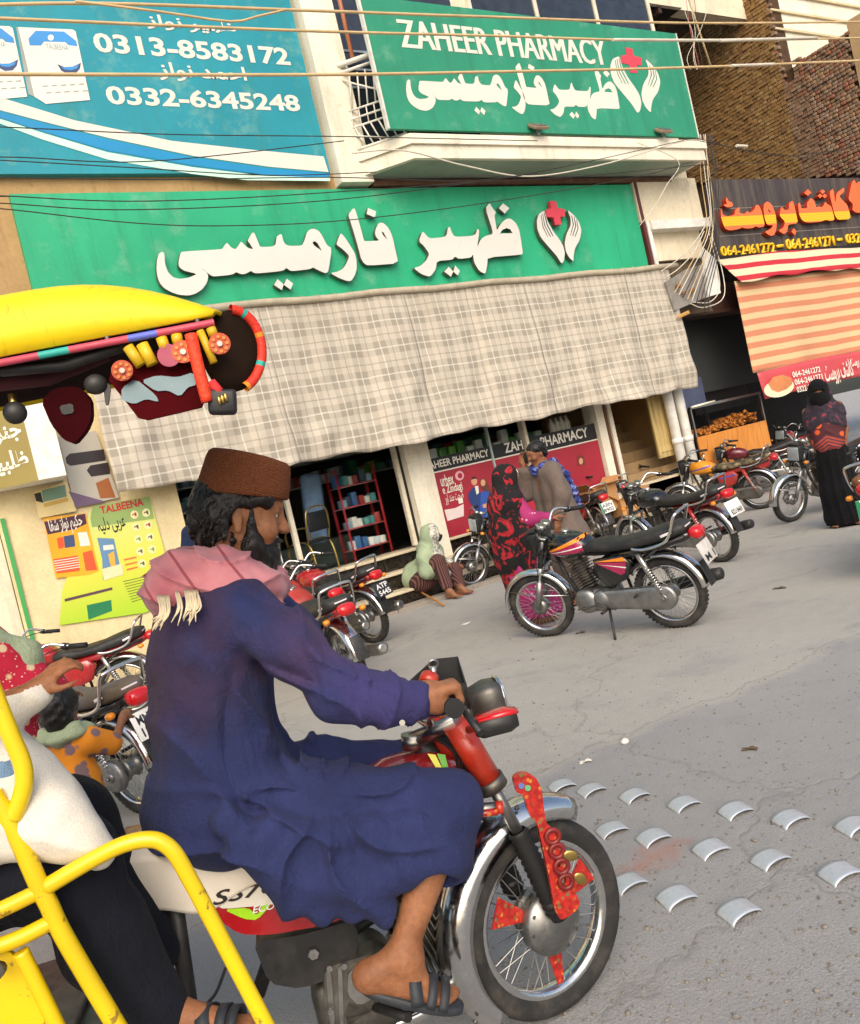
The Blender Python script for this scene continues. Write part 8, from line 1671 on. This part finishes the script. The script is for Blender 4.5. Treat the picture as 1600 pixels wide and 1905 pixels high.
C.warp(lambda X: -.010*(1-np.abs(np.sin(np.arctan2(X[:, 1], X[:, 0])*6)))**2*np.clip((.75-X[:, 2])/.3, 0, 1)); C.obj('dress', k.m, t)
C = cl((-.3, -.3, .7), (.3, .3, 1.0), .008); C.chain([S(.08, .02, 1.40), S(.05, -.11, 1.43), S(-.06, -.11, 1.45), S(-.11, 0, 1.43), S(-.06, .11, 1.45), S(.06, .10, 1.42)], [.034]*6, .02); C.warp(lambda X: .005*np.sin(X[:, 2]*120)); C.obj('green_scarf', bpy.data.materials['sage_scarf'], t)
sl = pks
MB().ell(S(.1, .12, .012), (.10, .045, .012)).obj('sandal', pks, t); MB().ell(S(.1, -.12, .012), (.10, .045, .012)).obj('sandal', pks, t)

# ---- dark blue figure in the shop entrance beside the lime poster
no_ = (3.12, 10.02, .21); t, S, H, s = figure('person in dark blue standing at the shop entrance beside the lime green poster', no_, 250, 1.72, {'R': ((.02, -.26, 1.12), (.10, -.24, .88), (.2, 0, -1)), 'L': ((.02, .26, 1.12), (.10, .24, .88), (.2, 0, -1))}, cell=.014)
simple_hair(t, H); C = cl((-.45, -.5, .3), (.5, .5, 1.52), .014)
for y in (-.09, .09): C.chain([S(0, y, 1.36), S(0, y, .95), S(0, y*1.5, .45)], [.13, .15, .17], .06)
C.cone(S(0, .15, 1.37), S(0, -.15, 1.37), .075, .075, .05); C.chain([S(0, -.17, 1.37), S(.02, -.26, 1.12), S(.09, -.24, .92)], [.09, .08, .06], .04); C.chain([S(0, .17, 1.37), S(.02, .26, 1.12), S(.09, .24, .92)], [.09, .08, .06], .04); C.cut((0, 0, .42), (0, 0, -1)); C.warp(lambda X: .006*sn(X, 24, 91)); C.obj('kameez', cloth('dark_blue_cotton', '#1b2744', var=.2), t)
C = cl((-.4, -.4, .02), (.4, .4, .8), .014)
for y in (-.1, .1): C.chain([S(0, y, .7), S(-.01, y, .10)], [.13, .09], .04)
C.obj('shalwar', bpy.data.materials['dark_blue_cotton'], t)
# =====================================================================================
# CABLES, METER BOARD, CARTONS, LITTER
# =====================================================================================
M_cabp = mat('pale_dusty_cable', '#c9ad7e', .7, var=.15); M_cabd = mat('dark_cable', '#2e2723', .6, var=.2); M_cabw = mat('white_cable', '#cfc7b5', .6, var=.1)
def cable(pts, Y, r, m, label, group, n=8, sp=8):
    P = [onY(px, py, Y if not isinstance(Y, (list, tuple)) else Y[i]) for i, (px, py) in enumerate(pts)]
    return MB().tube(P, r, n, smooth_path=sp).obj('cable', m, None, label=label, cat='cable', group=group)
LP = 'thick pale cable strung across the street in front of the upper signs'; GP = 'thick overhead cables'
cable([(-260, 20), (140, 6), (560, 19), (900, 31), (1320, 43), (1750, 38)], 6.6, .013, M_cabp, 'thick pale cable strung above the words ZAHEER PHARMACY', GP)
cable([(-260, 22), (0, 34), (560, 57), (900, 66), (1320, 76), (1750, 66)], 6.4, .012, M_cabp, 'thick pale cable strung across the words ZAHEER PHARMACY', GP)
cable([(-260, 136), (0, 138), (560, 139), (900, 134), (1320, 124), (1750, 106)], 6.5, .014, M_cabp, 'thick pale cable strung across the Urdu line of the balcony signboard', GP)
cable([(140, 2), (300, 22), (428, 40), (480, 30), (532, 18)], 6.55, .010, M_cabp, 'short pale spliced cable drooping in front of the teal billboard', None, sp=3)
for i, pts in enumerate(([(1140, 74), (1320, 75), (1400, 73)], [(1340, 76), (1420, 73), (1520, 70)], [(1360, 122), (1395, 121), (1440, 119)], [(1370, 271), (1390, 272)])): cable(pts, 6.38, .017, M_cabw, 'pale tape wrapped splice on an overhead cable', 'cable splices')
LD_ = 'thin dark cable sagging across the signs'; GD = 'thin dark cables'
for pts, Y in (([(-260, 228), (0, 236), (320, 250), (640, 254), (1000, 262)], 8.7), ([(-260, 285), (0, 298), (250, 312), (500, 326), (700, 320)], 8.9), ([(-260, 305), (0, 292), (280, 300), (640, 262)], 8.8), ([(-260, 350), (0, 364), (280, 374), (640, 356), (954, 328), (1272, 261)], 8.6), ([(-260, 368), (0, 378), (256, 390), (640, 370), (1000, 322)], 8.65), ([(-260, 370), (0, 388), (240, 414), (420, 420), (640, 410), (900, 378), (1180, 330), (1290, 300)], 8.62), ([(0, 330), (300, 334), (620, 330), (960, 336), (1310, 306)], 8.75), ([(1300, 258), (1450, 290), (1600, 272), (1800, 240)], 9.0), ([(1300, 308), (1480, 296), (1640, 262)], 9.0), ([(1300, 262), (1420, 284), (1600, 306), (1760, 330)], 9.0)): cable(pts, Y, .0055, M_cabd, LD_, GD, 6)
cable([(655, 285), (750, 280), (869, 309), (988, 328), (1130, 304), (1263, 264), (1310, 262)], 8.95, .010, M_cabw, 'white cable looping below the balcony slab', None)
cable([(1185, 265), (1262, 300), (1240, 345), (1220, 380), (1190, 420)], 9.0, .006, M_cabw, 'thin white cable hanging past the right end of the green sign', None)
for i in range(9): 
    j = random.uniform(-6, 6); cable([(1300+i*3, 250), (1308+i*3+j, 330), (1318+i*2+j, 400), (1312+i*3, 440+i*4), (1280+i*5, 500+i*6), (1255+i*8, 545+i*4)], 9.55, .008, random.choice((M_cabp, M_cabw, M_cabd)), 'cable in the tangled bundle running down beside the food shop sign', 'bundle of cables beside the food shop sign', 6, 5)
for i, pts in enumerate(([(1318, 430), (1335, 500), (1338, 540), (1320, 562), (1290, 562)], [(1322, 430), (1345, 510), (1345, 555), (1310, 572), (1285, 565)], [(1230, 505), (1270, 475), (1300, 440), (1322, 400)], [(1240, 515), (1262, 500), (1290, 470), (1310, 430)])): cable(pts, 9.6, .009, M_cabw, 'looped white cable end over the grey meter board', 'looped cable ends on the meter board', 6, 6)
for i, (x0, x1) in enumerate(((1270, 1298), (1275, 1303), (1283, 1296), (1290, 1310), (1310, 1285))): cable([(x0, -20), (x0+4, 20), ((x0+x1)/2+4*(-1)**i, 60), (x1-6, 105), (x1, 130)], 9.4, .005, (M_cabw, mat('red_wire', '#b0504a', .6), M_cabw, M_cabd, M_cabw)[i], 'thin loose wire dangling over the brick wall', 'loose wires over the brick wall', 6, 5)
MB().cyl(onY(1280, -5, 9.5), onY(1322, 122, 9.5), .016, n=8).obj('bamboo_pole', mat('dry_pole', '#b79f78', .8), None, label='thin slanting pole standing above the balcony end', cat='pole')
mb_ = thing('meter_board', 'grey meter board with brown junction boxes and looped cables', 'meter board')
a = onY(1240, 515, 9.75); b = onY(1300, 560, 9.75)
MB().add([onY(1238, 525, 9.75), onY(1255, 578, 9.75), onY(1325, 548, 9.75), onY(1312, 490, 9.75), onY(1278, 500, 9.75)]+[p+Vector((0, .04, 0)) for p in (onY(1238, 525, 9.75), onY(1255, 578, 9.75), onY(1325, 548, 9.75), onY(1312, 490, 9.75), onY(1278, 500, 9.75))], [(0, 1, 2, 3, 4), (9, 8, 7, 6, 5)]+[(i, i+5, (i+1) % 5+5, (i+1) % 5) for i in range(5)]).obj('board', mat('grey_board', '#8f8a83', .7, dirt='#5c5249'), mb_)
MB().add([onY(x, y, 9.7) for x, y in ((1308, 460), (1330, 480), (1341, 545), (1318, 552))]+[onY(x, y, 9.7)+Vector((0, .05, 0)) for x, y in ((1308, 460), (1330, 480), (1341, 545), (1318, 552))], [(0, 1, 2, 3), (7, 6, 5, 4), (0, 4, 5, 1), (1, 5, 6, 2), (2, 6, 7, 3), (3, 7, 4, 0)]).obj('white_cover', M_white, mb_)
for px, py, s_ in ((1262, 532, .075), (1272, 545, .06), (1288, 540, .07)): MB().bevbox(onY(px, py, 9.68), (s_, .06, s_), .015, rot=(0, random.uniform(-.4, .4), 0)).obj('junction_box', mat('brown_bakelite', '#8a6136', .5, var=.3), mb_)
MB().bevbox(onY(1272, 585, 9.7), (.30, .03, .06), .01, rot=(0, -.2, 0)).obj('timber_offcut', wood('pale_timber', '#b08040', '#d0a560'), None, label='pale timber offcut wedged below the meter board', cat='timber')
# cartons by the stairwell
M_card = mat('corrugated_cardboard', '#b98a58', .85, var=.12, bump=.2); M_card2 = mat('cardboard_inside', '#9a6f42', .9)
def carton(loc, dims, rz, label):
    t = thing('cardboard_box', label, 'box', loc, rz); x, y, z = dims
    for c, d in (((0, -y/2, z/2), (x, .008, z)), ((0, y/2, z/2), (x, .008, z)), ((-x/2+.004, 0, z/2), (.008, y-.01, z)), ((x/2-.004, 0, z/2), (.008, y-.01, z)), ((0, 0, .005), (x-.02, y-.02, .008))): MB().box(c, d).obj('panel', M_card, t)
    MB().box((0, -y/2-y*.17, z+.03), (x, y*.42, .006), rot=(-.35, 0, 0)).obj('flap', M_card, t); MB().box((-x/2-.08, 0, z+.05), (.2, y, .006), rot=(0, .6, 0)).obj('flap', M_card2, t); MB().box((x/2+.07, 0, z+.06), (.2, y, .006), rot=(0, -.7, 0)).obj('flap', M_card, t)
carton((9.45, 10.12, .46), (.55, .34, .38), R(8), 'open brown cardboard box on the steps under the crimson poster'); carton((9.9, 9.98, .23), (.45, .3, .34), R(-12), 'smaller open cardboard box leaning beside the pillar')
# litter
M_pap = mat('paper_scrap', '#d8d4c8', .8)
def scrap(px, py, s_, label, cat, m=M_pap, stone=False):
    p = G(px, py)
    if stone: mb2 = Clay((-.05, -.05, -.01), (.05, .05, .06), .005); mb2.ell((0, 0, .012), (.024*s_, .019*s_, .016*s_)); mb2.warp(lambda X: .003*sn(X, 150, 7)); mb2.obj('pebble', m, None, loc=p, label=label, cat=cat)
    else: MB().grid(lambda u, v: ((u-.5)*.09*s_, (v-.5)*.04*s_, .006+.012*math.sin(u*5)*math.sin(v*4)**2), 8, 5, .001).obj('paper_scrap', m, None, loc=p, rot=(0, 0, random.uniform(0, 3)), label=label, cat=cat)
scrap(1163, 1384, 1.0, 'pale pebble lying on the open road beyond the studs', 'pebble', stone=True); scrap(870, 1160, 1.6, 'crumpled paper scrap on the road between rider and black motorcycle', 'paper'); scrap(1090, 1418, .7, 'tiny paper shred near the first road stud', 'paper'); scrap(1450, 1095, 1.2, 'dark leaf on the open road', 'leaf', mat('dry_leaf', '#5c4a33', .9)); scrap(1395, 1395, .8, 'small dry leaf past the row of studs', 'leaf', mat('dry_leaf', '#5c4a33', .9)); scrap(1080, 1178, .9, 'dry leaf below the black motorcycle', 'leaf', mat('dry_leaf', '#5c4a33', .9))
gr_ = MB()
for i in range(1400):
    px, py = random.uniform(880, 1600), random.uniform(1180, 1900); p = G(px, py); r_ = random.uniform(.002, .006)*(1 if random.random() < .93 else 1.8); gr_.ell((p.x, p.y, r_*.3), (r_*random.uniform(.8, 1.6), r_, r_*.6), rot=(0, 0, random.random()*3), nu=5, nv=4)
gr_.obj('road_grit', mat('grit_stone', '#7d766c', .95, var=.4, scale=50), None, label='loose grit scattered over the grey road', cat='grit', kind='stuff')
